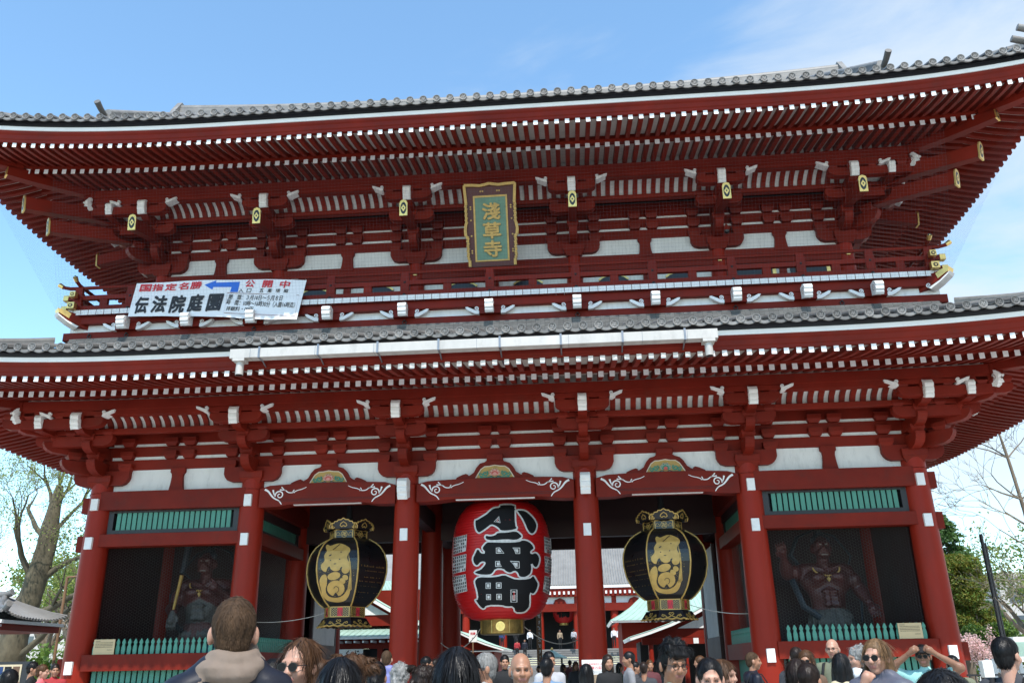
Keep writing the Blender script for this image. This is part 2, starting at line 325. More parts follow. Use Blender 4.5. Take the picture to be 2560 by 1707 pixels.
def guardian_screen(x0, x1, loc, rot, wire, butt=(0.2, 0.2)):
    """local frame: x along the screen, front towards -y"""
    fr = MB().box(x0+butt[0], x1-butt[1], -.31, .12, 1.64, 2.02).build('guardian_screen', ['red'], gate, loc, bevel=.006, rot=rot)
    for a_, b_, y_, z0_, z1_ in ((x0+.1, x1-.1, -.25, 4.63, 4.95), (x0+.1, x1-.1, -.29, 5.57, 6.04)): MB().box(a_, b_, y_, .12, z0_, z1_).build('cross_beam', ['red'], fr, bevel=.006)
    wf = MB(); o_ = [(x0+.3, 4.953), (x1-.3, 4.953), (x1-.3, 5.567), (x0+.3, 5.567)]; i_ = [(x0+.44, 5.067), (x1-.44, 5.067), (x1-.44, 5.51), (x0+.44, 5.51)]
    for k in range(4): wf.prism([o_[k], o_[(k+1) % 4], i_[(k+1) % 4], i_[k]], -.10, .10)
    bm_ = wf.build('window_frame', ['black_iron'], fr)
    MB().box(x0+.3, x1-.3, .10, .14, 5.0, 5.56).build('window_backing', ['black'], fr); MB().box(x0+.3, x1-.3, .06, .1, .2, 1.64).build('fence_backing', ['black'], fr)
    n = int((x1-x0-.9)/.14)
    for k in range(n): put('window_slat', slatm, fr, (x0+.5+(x1-x0-1.0)*(k+.5)/n, -.05, 5.054))
    n = int((x1-x0-.8)/.15)
    for k in range(n):
        xx = x0+.43+(x1-x0-.86)*(k+.5)/n
        put('picket', pickm, fr, (xx, -.2, 2.018)); put('fence_board', boardm, fr, (xx, -.06, .22))
    
    for z_ in (1.28, .5): put('fence_rail', MB().box(x0+1.0, x1-1.0, -.11, -.085, z_, z_+.06).mesh('fence_rail', ['green_paint'], .004), fr)
    put('wire_screen', wire, fr, (x0+.33, .06, 2.05))
    return fr
wireF = hexwire(3.44, 2.6)
guardian_screen(-10.5, -6.4, (0, 0, 0), None, wireF, (.25, .2)); guardian_screen(6.4, 10.5, (0, 0, 0), None, wireF, (.2, .25))
guardian_screen(0, 4.0, (-6.4, 0, 0), (0, 0, math.pi/2), wireF); guardian_screen(0, 4.0, (6.4, 4.0, 0), (0, 0, -math.pi/2), wireF)
# ---- walls, floors and ceiling behind
for s in (-1, 1):
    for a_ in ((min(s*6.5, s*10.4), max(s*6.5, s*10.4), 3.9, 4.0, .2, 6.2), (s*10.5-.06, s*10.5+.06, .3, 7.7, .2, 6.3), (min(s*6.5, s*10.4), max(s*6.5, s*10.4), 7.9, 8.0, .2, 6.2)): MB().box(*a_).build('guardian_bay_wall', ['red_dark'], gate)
MB().box(-10.4, -6.5, .2, 3.9, 0, 1.0).build('guardian_plinth', ['stone'], gate); MB().box(6.5, 10.4, .2, 3.9, 0, 1.0).build('guardian_plinth', ['stone'], gate)
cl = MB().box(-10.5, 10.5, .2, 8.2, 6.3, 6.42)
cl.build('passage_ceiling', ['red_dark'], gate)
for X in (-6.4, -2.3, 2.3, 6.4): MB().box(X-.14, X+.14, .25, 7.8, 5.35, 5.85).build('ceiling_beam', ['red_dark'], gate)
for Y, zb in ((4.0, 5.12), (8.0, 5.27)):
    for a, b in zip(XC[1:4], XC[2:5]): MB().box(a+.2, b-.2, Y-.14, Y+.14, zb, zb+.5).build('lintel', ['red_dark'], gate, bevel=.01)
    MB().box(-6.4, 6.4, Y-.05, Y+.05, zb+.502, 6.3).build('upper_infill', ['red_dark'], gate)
for s in (-1, 1):
    d = MB().box(s*6.12-.03, s*6.12+.03, 5.0, 7.5, 2.3, 4.9).build('door_leaf', ['plaster'], gate)
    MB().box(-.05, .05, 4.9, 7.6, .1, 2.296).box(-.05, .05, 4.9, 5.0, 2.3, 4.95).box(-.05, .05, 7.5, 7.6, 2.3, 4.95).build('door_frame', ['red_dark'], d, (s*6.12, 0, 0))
# ---- bracket parts
def hijiki(mb, La, Lb, y0, y1, z0, z1, axis='y', mi=0):
    h = z1-z0
    poly = [(-La, z1), (-La, z0+h*.55), (-La+.035, z0+h*.32), (-La+.10, z0+h*.12), (-La+.22, z0)] + [(Lb-.22, z0), (Lb-.10, z0+h*.12), (Lb-.035, z0+h*.32), (Lb, z0+h*.55), (Lb, z1)]
    mb.prism(poly, y0, y1, axis, mi); return mb
def masu(w_=.34, h=.2, d=None):
    d = d or w_; mb = MB(); a, b = w_/2, w_*.34; e, f = d/2, d*.34
    mb.box(-a, a, -e, e, h*.48, h)
    vs = [(-b, -f, 0), (b, -f, 0), (b, f, 0), (-b, f, 0), (-a*.8, -e*.8, h*.2), (a*.8, -e*.8, h*.2), (a*.8, e*.8, h*.2), (-a*.8, e*.8, h*.2), (-a, -e, h*.478), (a, -e, h*.478), (a, e, h*.478), (-a, e, h*.478)]
    mb.add(vs, [(3, 2, 1, 0)]+[(i, (i+1) % 4, 4+(i+1) % 4, 4+i) for i in range(4)]+[(4+i, 4+(i+1) % 4, 8+(i+1) % 4, 8+i) for i in range(4)])
    return mb.mesh('bearing_block', ['red'], .005)
blkm = masu(.34, .2); blkw = masu(.36, .21, .30); blks = masu(.28, .17)
def scroll(cx, cz, r, turns=1.5, wdt=.02, flip=1, y=0, t=.012, start=0.0):
    """flat spiral ribbon in the xz plane"""
    n = 26; pts = []
    for i in range(n+1):
        k = i/n; a = start+flip*k*turns*2*math.pi; rr = r*(1-k*.82); pts.append((cx+rr*math.cos(a), cz+rr*math.sin(a)))
    return pts
def ribbon(mb, pts, wd, y0, y1, mi=0):
    """ribbon of width wd (scalar or list) along a 2D path in xz, from depth y0 (front) to y1"""
    n = len(pts)
    if not hasattr(wd, '__len__'): wd = [wd]*n
    A = []; B = []
    for i in range(n):
        a, b = pts[max(i-1, 0)], pts[min(i+1, n-1)]; dx, dz = b[0]-a[0], b[1]-a[1]; l = math.hypot(dx, dz) or 1
        nx, nz = -dz/l*wd[i]/2, dx/l*wd[i]/2; A.append((pts[i][0]+nx, pts[i][1]+nz)); B.append((pts[i][0]-nx, pts[i][1]-nz))
    vs = [(p[0], y0, p[1]) for p in A]+[(p[0], y0, p[1]) for p in B]+[(p[0], y1, p[1]) for p in A]+[(p[0], y1, p[1]) for p in B]
    fs = []
    for i in range(n-1):
        fs += [(i, i+1, n+i+1, n+i), (2*n+i, 2*n+i+1, i+1, i), (n+i, n+i+1, 3*n+i+1, 3*n+i)]
    fs += [(0, n, 3*n, 2*n), (n-1, 3*n-1, 4*n-1, 2*n-1)]
    mb.add(vs, fs, mi); return mb
def nose_mesh(w_=.21, d=.34, h=.44, spiral=True):
    """white carved beam nose: lobed front profile in yz, spiral on both cheeks; origin at its back top"""
    prof = [(0, 0), (-d*.55, .02), (-d*.86, -.02), (-d, -.10), (-d*.97, -h*.36), (-d*.90, -h*.42), (-d*.93, -h*.50), (-d*.90, -h*.66), (-d*.80, -h*.74), (-d*.80, -h*.84), (-d*.66, -h), (-d*.3, -h*.86), (0, -h*.8)]
    mb = MB().prism(prof, -w_/2, w_/2, 'x', 0)
    if spiral:
        for s in (-1, 1):
            m2 = MB(); ribbon(m2, scroll(-d*.52, -h*.45, h*.27, 1.6, flip=1), .024, -.006, .004, 0)
            mb.add([(s*(w_/2+.004)+y*.8, x, z) for x, y, z in m2.v], m2.f, 1)
    return mb.mesh('carved_nose', ['white_end', 'red'], .012)
nosem = nose_mesh(); nosed = nose_mesh(.24, .34, .40)
def plate_mesh():
    mb = MB(); a, b = .11, .22
    o = [(-a*.72, b), (0, b+.03), (a*.72, b), (a, b-.07), (a, -b), (-a, -b), (-a, b-.07)]
    mb.prism(o, -.012, .03, 'y', 0)
    i_ = [(math.cos(t)*.082*(1 if abs(math.sin(t)) < .8 else .95), math.sin(t)*.175) for t in [k*2*math.pi/20 for k in range(20)]]
    mb.prism(i_, -.016, -.01, 'y', 1)
    fl = []
    for k in range(32):
        t = k*2*math.pi/32; rr = .062*(1+.16*math.cos(4*t)); fl.append((math.cos(t)*rr*.85, math.sin(t)*rr*1.35))
    mb.prism(fl, -.022, -.014, 'y', 0); mb.prism([(math.cos(t)*.02, math.sin(t)*.026) for t in [k*math.pi/4 for k in range(8)]], -.026, -.02, 'y', 1)
    return mb.mesh('gold_plate', ['gold', 'black'])
platem = plate_mesh()
def fwd_arms(k=1.0):
    mb = MB()
    for yl, z0, z1 in ((.86*k, 6.46, 6.80), (1.22*k, 6.92, 7.20), (1.72*k, 7.30, 7.56)):
        h = z1-z0
        poly = [(.15, z1), (.15, z0), (-yl*.55, z0), (-yl+.24, z0+h*.10), (-yl+.11, z0+h*.28), (-yl+.03, z0+h*.55), (-yl, z0+h*.8), (-yl, z1)]
        mb.prism(poly, -.115, .115, 'x')
    return mb.mesh('bracket_set', ['red'], .006)
fwdm, fwdd = fwd_arms(), fwd_arms(1.36)
def arm(La, Lb, y, z0, z1, wd=.22): return hijiki(MB(), La, Lb, y-wd/2, y+wd/2, z0, z1).mesh('bracket_arm', ['red'], .006)
A_wall = arm(.75, .75, -.08, 6.22, 6.60, .30)
A_in = {0: arm(.64, .64, -1.0, 7.09, 7.35), 1: arm(.64, 1.42, -1.0, 7.09, 7.35), -1: arm(1.42, .64, -1.0, 7.09, 7.35)}
A_out = {0: arm(.66, .66, -1.6, 7.43, 7.67), 1: arm(.66, 2.0, -1.6, 7.43, 7.67), -1: arm(2.0, .66, -1.6, 7.43, 7.67)}
def curl_mesh():
    """under-purlin arm ends: white wedge with a little scroll on the front"""
    mb = MB(); mb.box(-.74, .74, -.09, .09, 0, .13, 1)
    for s in (-1, 1):
        mb.prism([(s*.73, -.07), (s*.80, -.075), (s*.92, .0), (s*1.06, .07), (s*1.08, .15), (s*1.0, .135), (s*.90, .085), (s*.75, .03)], -.15, .09, 'y', 0)
        ribbon(mb, scroll(s*.78, .085, .052, 1.5, flip=-s, start=-1.3), .018, -.155, -.10, 0)
    return mb.mesh('purlin_arm', ['white_end', 'red'])
curlm = curl_mesh()
tailm = MB().box(-.10, .10, -.75, .9, -.17, .17).xf(Matrix.Rotation(math.radians(12), 4, 'X')).mesh('tail_rafter', ['red'], .01)
daito = masu(.62, .34)
def bracket(parent, X, dy, dz, corner=0, plate=False):
    b = put('bracket_set', fwdm, parent, (X, dy, dz))
    put('bearing_block', daito, b, (0, -.02, 6.14)); put('bracket_arm', A_wall, b)
    put('bracket_arm', A_in[corner], b); put('bracket_arm', A_out[corner], b)
    put('bearing_block', blkm, b, (0, -.62, 6.80)); put('bearing_block', blkm, b, (0, -1.0, 7.20)) ; put('bearing_block', blkm, b, (0, -1.6, 7.555))
    for x in ([-.5, .5] if not corner else [-.5*corner, .5*corner, 1.25*corner]):
        put('bearing_block', blks, b, (x, -1.0, 7.352)); put('bearing_block', blks, b, (x*1.04, -1.6, 7.672))
    if corner: put('bearing_block', blks, b, (1.85*corner, -1.6, 7.672))
    put('carved_nose', nosem, b, (0, -1.56, 7.79)); put('purlin_arm', curlm, b, (0, -1.66, 7.715), None, (.92, 1, .78))
    if plate:
        put('tail_rafter', tailm, b, (0, -1.42, 6.98)); put('gold_plate', platem, b, (0, -2.17, 6.86), (math.radians(6), 0, 0))
    if corner:
        s = corner; rz = s*math.pi/2
        for m_, l in ((A_in[0], None), (A_out[0], None)): put('bracket_arm', m_, b, (0, 0, 0), (0, 0, rz))
        put('forward_arm', fwdm, b, (0, 0, 0), (0, 0, rz)); put('carved_nose', nosem, b, (s*1.56, 0, 7.79), (0, 0, rz))
        put('forward_arm', fwdd, b, (0, 0, .02), (0, 0, s*math.pi/4)); q = 2.12/math.sqrt(2)
        put('carved_nose', nosed, b, (s*q*1.02, -q*1.02, 7.96), (0, 0, s*math.pi/5))
        put('purlin_arm', curlm, b, (s*1.66, .55, 7.70), (0, 0, rz))
        for v, z in ((.88, 6.83), (1.36, 7.22), (2.16, 7.62)):
            put('bearing_block', blkm, b, (s*v/math.sqrt(2), -v/math.sqrt(2), z), (0, 0, s*math.pi/4))
            put('bearing_block', blkm, b, (s*v*.72, 0, z-.02), (0, 0, rz))
        # forward arms carried by the long corner arms
        for x, y0, y1, z in ((1.25, -1.0, -1.62, 7.35), (1.0, -1.0, -1.7, 7.3)):
            pass
        put('forward_arm', MB().box(-.1, .1, -1.7, -.55, 7.36, 7.6).mesh('forward_arm', ['red'], .01), b, (s*1.0, 0, 0))
        put('carved_nose', nosem, b, (s*1.0, -1.56, 7.77), None, (.85, .8, .8))
        if plate:
            put('tail_rafter', tailm, b, (s*1.42, 0, 6.98), (0, 0, rz)); put('gold_plate', platem, b, (s*2.17, 0, 6.86), (math.radians(6), 0, rz))
            for q, z in ((1.53, 6.95), (2.02, 7.42)):
                put('tail_rafter', tailm, b, (s*q, -q, z), (0, 0, s*math.pi/4), (1.15, 1.5, 1.1)); e = .75*1.5/math.sqrt(2)
                put('gold_plate', platem, b, (s*(q+e), -(q+e), z-.17), (math.radians(6), 0, s*math.pi/4), (1.1, 1, 1.05))
    return b
def storey_wall(XX, dy, dz, name, struts):
    """the beam, slit and block rows between the brackets of one storey"""
    x0, x1 = XX[0], XX[-1]
    for z0, z1, yy in ((6.64, 6.91, -.10), (7.0, 7.27, -.10), (7.35, 7.8, -.10)):
        MB().box(x0-.2, x1+.2, yy+dy, .12+dy, z0+dz, z1+dz).build('tie_beam', ['red'], gate, bevel=.008)
    for a, b in zip(XX[:-1], XX[1:]):
        pn = MB().box(a, b, -.07+dy, .06+dy, 5.95+dz, 7.7+dz).build('plaster_panel', ['plaster'], gate)
        c = (a+b)/2; wbay = b-a
        for z in (6.935, 7.285):
            for x in (a+.62, c-.25, c+.25, b-.62): put('wall_block', blkw, pn, (x, -.10+dy, z+dz-.025))
        for x in (a+.62, b-.62): put('wall_block', blkw, pn, (x, -.12+dy, 6.575+dz))
        if struts == 'all' or (a, b) in struts:
            post = [(-.20, 6.03), (-.165, 6.25), (-.15, 6.42), (-.16, 6.5), (-.2, 6.54), (-.2, 6.66), (.2, 6.66), (.2, 6.54), (.16, 6.5), (.15, 6.42), (.165, 6.25), (.20, 6.03)]
            put('strut', MB().prism(post, -.17, -.071).mesh('strut', ['red'], .006), pn, (c, dy, dz))
    # bearing bar, coved ribs and purlin
    for xx0, xx1 in ((x0-1.12, x1+1.12),):
        MB().box(xx0, xx1, -1.12+dy, -.95+dy, 7.385+dz, 7.52+dz).build('bearing_bar', ['red'], gate, bevel=.01)
    cv = MB(); prof = [(-1.0, 7.52), (-1.03, 7.60), (-1.10, 7.68), (-1.24, 7.76), (-1.42, 7.82), (-1.60, 7.85)]
    cv.grid([[(x, y+dy+.05, z+dz+.03) for y, z in prof] for x in (x0-1.0, x1+1.0)], 0, False)
    cove = cv.build('cove', ['plaster'], gate)
    rp = [(y-.02, z-.01) for y, z in prof]+[(y+.05, z+.06) for y, z in prof[::-1]]
    rib = MB().prism(rp, -.065, .065, 'x').mesh('cove_rib', ['red'], 0)
    for a, b in zip(XX[:-1], XX[1:]):
        n = round((b-a)/.2625)
        for k in range(1, n): put('cove_rib', rib, cove, (a+(b-a)*k/n, dy, dz))
storey_wall(XC, 0, 0, 'lower', ((-10.5, -6.4), (6.4, 10.5)))
storey_wall(XU, DY, DZ, 'upper', 'all')
for i, X in enumerate(XC): bracket(gate, X, 0, 0, -1 if i == 0 else 1 if i == 5 else 0)
for i, X in enumerate(XU): bracket(gate, X, DY, DZ, -1 if i == 0 else 1 if i == 5 else 0, plate=True)
# ---- rainbow beams, frog-leg struts and beam noses of the three passage bays
lotus_cols = [('petal_red', (.50, .09, .07)), ('petal_pink', (.62, .27, .22)), ('leaf_teal', (.04, .22, .15)), ('ochre', (.42, .27, .075)), ('cream', (.60, .52, .40))]
for n_, c_ in lotus_cols: mat(n_, c_, .6, var=.12, vscale=8)
def koryo(a, b, green):
    W = b-a-.56; c = (a+b)/2; n = 14; top = []; bot = []
    for i in range(n+1):
        t = i/n*2-1; top.append((t*W/2, 6.05+.055*(1-t*t) - (.06*(abs(t)-.9)/.1 if abs(t) > .9 else 0)))
        e = abs(t)*W/2; bot.append((t*W/2, 5.53+(.055 if e < W/2-.75 else .055*max(0, min(1, (W/2-.45-e)/.3)))))
    beam = MB().prism(top+bot[::-1], -.26, .2).build('rainbow_beam', ['red'], gate, (c, 0, 0), bevel=.012)
    MB().box(-W*.25, W*.25, -.20, -.10, 5.56, 5.582).build('white_groove', ['white_end'], beam)
    MB().box(-W*.36, W*.36, -.268, -.25, 5.66, 5.668).box(-W*.36, W*.36, -.268, -.25, 5.70, 5.706).build('moulding', ['red_dark'], beam)
    orn = MB()
    for s in (-1, 1):
        e = W/2-.12; X_ = lambda d: s*(e-d)
        def rb(pts, w0, w1): 
            n_ = len(pts); P = smooth_open([(X_(p[0]), p[1]) for p in pts]); m_ = len(P)
            ribbon(orn, P, [w0+(w1-w0)*i/(m_-1) for i in range(m_)], -.268, -.25)
        rb([(.0, 5.98), (.10, 5.93), (.18, 5.82), (.26, 5.74), (.40, 5.68), (.47, 5.58)], .055, .02)
        sc = [(p[0], p[1]) for p in scroll(.40, 5.82, .12, 1.35, flip=-1, start=3.4)]; rb(sc, .035, .018)
        rb([(.22, 5.96), (.24, 5.88), (.28, 5.80)], .05, .015)
        rb([(.40, 5.96), (.55, 5.95), (.62, 5.88), (.75, 5.87), (.85, 5.93), (1.0, 5.96), (1.1, 6.01)], .03, .012)
        rb([(.44, 6.03), (.50, 5.97), (.56, 5.93)], .03, .012); rb([(.78, 5.95), (.74, 5.90), (.80, 5.87)], .025, .01)
    stuff(put('scrollwork', orn.mesh('scrollwork', ['white_end']), beam))
    # frog-leg strut
    R_ = [(0, 6.56), (.20, 6.56), (.25, 6.52), (.38, 6.48), (.47, 6.38), (.54, 6.25), (.66, 6.17), (.72, 6.165), (.70, 6.20), (.75, 6.225), (.84, 6.20), (.98, 6.135), (1.02, 6.07)]
    op = R_+[(-x, z) for x, z in R_[::-1]][:-1]
    fs = MB().prism(op[::-1], -.20, -.072).build('frog_leg_strut', ['red'], beam, bevel=.008)
    put('bearing_block', MB().box(-.21, .21, -.24, -.072, 6.56, 6.72).mesh('bearing_block', ['red'], .01), fs)
    ip = [(.50, 6.095), (.44, 6.20), (.36, 6.33), (.26, 6.40), (.14, 6.405), (0, 6.43)]; ipoly = ip+[(-x, z) for x, z in ip[::-1]][1:]
    cp = MB(); cp.prism(ipoly, -.206, -.199, 'y', 0)
    ribbon(cp, ip+[(-x, z) for x, z in ip[::-1]][1:], .022, -.222, -.20, 1)
    pet = (2, 1) if green else (3, 1)
    mats_ = ['ochre', 'cream', 'leaf_teal', 'petal_red', 'petal_pink', 'black']
    for k in range(9):
        t = math.pi*(k/8); r_ = .145+.02*(k % 2); cx, cz = math.cos(t), math.sin(t)
        tip = (cx*r_, 6.20+cz*r_*.95); l_ = (cx*r_*.55-cz*.035, 6.20+cz*r_*.5+cx*.035); rr_ = (cx*r_*.55+cz*.035, 6.20+cz*r_*.5-cx*.035)
        cp.prism([(0, 6.19), rr_, tip, l_], -.232-.002*(k % 2), -.206, 'y', (2 if green else (3 if k % 2 else 4)))
        ribbon(cp, [rr_, tip, l_], .009, -.240, -.23, 1)
    cp.prism([(math.cos(t)*.05, 6.20+math.sin(t)*.045) for t in [k*math.pi/5 for k in range(10)]], -.246, -.2, 'y', 4 if not green else 3)
    for s in (-1, 1):
        ribbon(cp, [(s*x, z) for x, z in scroll(.25, 6.22, .075, 1.2, flip=1, start=2.2)], .03, -.232, -.206, 2)
        ribbon(cp, [(s*x, z) for x, z in scroll(.34, 6.19, .06, 1.1, flip=-1, start=1)], .026, -.228, -.206, 2)
        ribbon(cp, [(0, 6.11), (s*.12, 6.13), (s*.24, 6.12), (s*.38, 6.12)], .03, -.226, -.206, 2)
        ribbon(cp, [(s*.03, 6.105), (s*.08, 6.15), (s*.16, 6.125)], .018, -.234, -.206, 5)
    put('lotus_carving', cp.mesh('lotus_carving', mats_), fs)
def smooth_open(P, it=2):
    for _ in range(it):
        q = [P[0]]
        for a, b in zip(P[:-1], P[1:]): q += [(a[0]*.75+b[0]*.25, a[1]*.75+b[1]*.25), (a[0]*.25+b[0]*.75, a[1]*.25+b[1]*.75)]
        q.append(P[-1]); P = q
    return P
koryo(-6.4, -2.3, False); koryo(-2.3, 2.3, False); koryo(2.3, 6.4, True)
kib = nose_mesh(.25, .5, .54)
for X in (-2.3, 2.3): put('carved_nose', kib, gate, (X, -.30, 6.08))
for X in XC: MB().lathe([(.33, 0), (.30, .02), (.30, .36), (.33, .38)], n=20).build('column_head', ['red'], gate, (X, 0, 6.0))
# ---- upper storey body
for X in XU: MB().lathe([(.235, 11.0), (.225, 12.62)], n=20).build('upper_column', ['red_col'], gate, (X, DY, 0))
MB().box(-9.95, 9.95, .40, .68, 12.10, 12.57).build('head_beam', ['red'], gate, bevel=.01)
MB().box(-9.95, 9.95, .60, .70, 10.0, 12.1).build('upper_wall', ['plaster'], gate)
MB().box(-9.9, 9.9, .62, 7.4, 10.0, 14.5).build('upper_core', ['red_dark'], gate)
for a, b in zip(XU[:-1], XU[1:]):
    c = (a+b)/2
    for k in ((-.95, .95) if b-a > 4 else (-.75, .75)):
        if b-a > 3.6:
            arc = [(-.42, 11.0), (-.42, 11.86), (-.30, 11.95), (-.12, 12.0), (0, 12.06), (.12, 12.0), (.30, 11.95), (.42, 11.86), (.42, 11.0)]
            wd = MB().prism([(c+k+x, z) for x, z in arc], .54, .597).build('cusped_window', ['black'], gate)
            ribbon(m_ := MB(), [(c+k+x, z) for x, z in arc[1:-1]], .05, .525, .545); put('window_trim', m_.mesh('window_trim', ['gold']), wd)
        else:
            wd = MB().box(c+k-.55, c+k+.55, .54, .597, 11.0, 12.02).build('door_panel', ['black'], gate)
            put('window_trim', MB().box(c+k-.55, c+k+.55, .53, .545, 11.96, 12.02).box(c+k+.45, c+k+.55, .52, .535, 11.8, 11.99).mesh('window_trim', ['gold']), wd)
    MB().box(c-.1, c+.1, .50, .598, 11.0, 12.1).build('upper_stud', ['red'], gate)
ros = MB()
for k in range(24): pass
rp_ = [(math.cos(t)*.075*(1+.12*math.cos(6*t)), math.sin(t)*.075*(1+.12*math.cos(6*t))) for t in [k*2*math.pi/36 for k in range(36)]]
ros.prism(rp_, -.03, .02).lathe([(.03, -.05), (.035, -.03)], n=12, axis='y')
rosm = ros.mesh('gold_rosette', ['gold'])
for X in XU: 
    if abs(X) > 2: put('gold_rosette', rosm, gate, (X+(.0), .30, 12.24))
# ---- balcony
bal = MB().box(-11.6, 11.6, -1.14, .5, 10.50, 10.72).box(-11.6, -9.9, .5, 9.1, 10.50, 10.72).box(9.9, 11.6, .5, 9.1, 10.5, 10.72).build('balcony', ['red'], gate, bevel=.008)
pl = MB().box(-.106, .106, 0, 1.75, 0, .15, 0, front=1).mesh('plank', ['red', 'white_end'], .003)
n = 106
for k in range(n): put('plank', pl, bal, (-11.67+23.34*(k+.5)/n, -1.25, 10.725))
pls = MB().box(-.106, .106, 0, 1.75, 0, .15, 0, front=1).mesh('plank', ['red', 'white_end'], .003)
sp = MB()
for s in (-1, 1):
    for k in range(40): sp.box(s*11.67-(0 if s > 0 else -.0) - (.2 if s > 0 else 0), s*11.67+(.2 if s < 0 else 0), -1.0+k*.25, -.765+k*.25, 10.73, 10.872)
stuff(sp.build('side_planks', ['white_end'], bal))
MB().box(-11.60, 11.60, -.99, -.93, 10.29, 10.5).build('balcony_panel', ['plaster'], gate)
MB().box(-11.75, 11.75, -1.02, -.6, 10.08, 10.29).build('base_beam', ['red'], gate, bevel=.01)
for s in (-1, 1): MB().box(s*11.6-.15, s*11.6+.15, -.6, 8.6, 10.08, 10.29).build('base_beam', ['red'], gate)
ring = MB(); 
for k in range(1): ring.tube([(math.cos(t)*.05, -.02, math.sin(t)*.05-.05) for t in [i*2*math.pi/12 for i in range(13)]], .012, 5).lathe([(.03, -.03), (.02, -.06)], n=8, axis='y')
ringm = ring.mesh('iron_ring', ['black_iron'])
for X in (-9.95, -6.4, -2.3, 2.3, 6.4, 9.1, -11.0): put('iron_ring', ringm, gate, (X, -1.02, 10.22))
NX = [0, 2.3, 4.33, 6.4, 8.18, 9.95]; NX = sorted(set([-x for x in NX]+NX))
bn = nose_mesh(.215, .36, .37)
bc = MB(); bc.box(-.28, .28, -.14, 0, .0, .10, 0); bc.box(-.42, .42, -.12, 0, .10, .21, 0)
for s in (-1, 1):
    bc.prism([(s*.29, -.01), (s*.40, .0), (s*.50, .055), (s*.62, .13), (s*.66, .20), (s*.60, .205), (s*.50, .155), (s*.40, .105), (s*.29, .085)], -.135, -.02, 'y', 1)
    ribbon(bc, scroll(s*.36, .15, .06, 1.4, flip=-s, start=-1.4), .022, -.139, -.11, 1)
bcm = bc.mesh('balcony_bracket', ['red', 'white_end'])
for X in NX:
    b_ = put('balcony_bracket', bcm, gate, (X, -1.0, 10.292)); put('carved_nose', bn, b_, (0, -.14, .30), None)
for s in (-1, 1):
    cbk = MB().prism([(0, 0), (.75, .26), (.98, .40), (1.02, .52), (.80, .50), (0, .42)], -.14, .14, 'y', 0)
    cbk.prism([(.45, .13), (.75, .235), (.98, .37), (1.03, .40), (.98, .33), (.75, .19), (.5, .08)], -.15, .15, 'y', 1)
    cbk.prism([(.72, .30), (.99, .41), (1.03, .53), (.8, .505), (.68, .44)], -.152, .152, 'y', 2)
    ribbon(cbk, scroll(.46, .20, .06, 1.4, flip=-1, start=-1.4), .02, -.155, -.13, 1)
    o = put('corner_bracket', cbk.mesh('corner_bracket', ['red', 'white_end', 'gold']), gate, (s*11.05, -.75, 10.30), (0, 0, -math.pi/4 if s > 0 else -3*math.pi/4))
# railing
RY = -1.08
rail = MB().tube([(-11.62, RY, 11.605), (11.62, RY, 11.605)], .05, 12).build('top_rail', ['red'], bal)
for s in (-1, 1):
    pts = [(s*11.5, RY, 11.605), (s*11.75, RY, 11.61), (s*11.95, RY, 11.66), (s*12.08, RY, 11.74)]
    put('rail_end', MB().tube(pts, .05, 12).mesh('rail_end', ['red']), bal)
    put('gold_cap', MB().tube(pts[-2:], [.056, .066], 12).mesh('gold_cap', ['gold']), bal)
    X = s*11.45
    pts = [(X, 1.5, 11.66), (X, -.9, 11.66), (X, -1.15, 11.67), (X, -1.32, 11.72), (X, -1.42, 11.80)]
    put('rail_end', MB().tube(pts, .05, 12).mesh('rail_end', ['red']), bal)
    put('gold_cap', MB().tube(pts[-2:], [.056, .066], 12).lathe([(.045, -.005), (.045, .0)], (X, -1.425, 11.80), n=14, axis='y', mi=1).lathe([(.02, -.01), (.02, .0)], (X, -1.425, 11.80), n=4, axis='y', mi=0).mesh('gold_cap', ['gold', 'black']), bal)
    for z0, z1, hw in ((11.23, 11.36, .07), (10.885, 11.04, .09)):
        put('rail_end', MB().box(X-hw, X+hw, -1.30, 1.5, z0+.005, z1+.005).mesh('rail_end', ['red']), bal)
        put('gold_cap', MB().box(X-hw-.012, X+hw+.012, -1.42, -1.28, z0-.01, z1+.018).prism([(X+math.cos(t)*hw*.75, (z0+z1)/2+math.sin(t)*(z1-z0)*.38) for t in [k*2*math.pi/14 for k in range(14)]], -1.426, -1.41, 'y', 1).prism([(X-.03, (z0+z1)/2), (X, (z0+z1)/2-.025), (X+.03, (z0+z1)/2), (X, (z0+z1)/2+.025)], -1.43, -1.42, 'y', 0).mesh('gold_cap', ['gold', 'black'], .004), bal)
        put('rail_end', MB().box(min(s*11.3, s*11.72), max(s*11.3, s*11.72), RY-hw, RY+hw, z0, z1).mesh('rail_end', ['red']), bal)
        put('gold_cap', MB().box(min(s*11.71, s*11.86), max(s*11.71, s*11.86), RY-hw-.012, RY+hw+.012, z0-.012, z1+.012).mesh('gold_cap', ['gold'], .004), bal)
MB().box(-11.5, 11.5, RY-.06, RY+.06, 11.23, 11.36).build('middle_rail', ['red'], bal, bevel=.008)
MB().box(-11.5, 11.5, RY-.08, RY+.08, 10.885, 11.04).build('bottom_rail', ['red'], bal, bevel=.008)
pm = MB().box(-.12, .12, -.075, .075, 11.042, 11.45).box(-.095, .095, -.062, .062, 11.40, 11.60).mesh('rail_post', ['red'], .008)
nailm = MB().lathe([(.032, -.0), (.032, -.02), (.02, -.035), (.005, -.04)], n=12, axis='y').mesh('nail_cover', ['black_iron'])
nail2 = MB().lathe([(.05, 0), (.05, .03), (.035, .06), (.01, .07)], n=12).mesh('nail_cover', ['black_iron'])
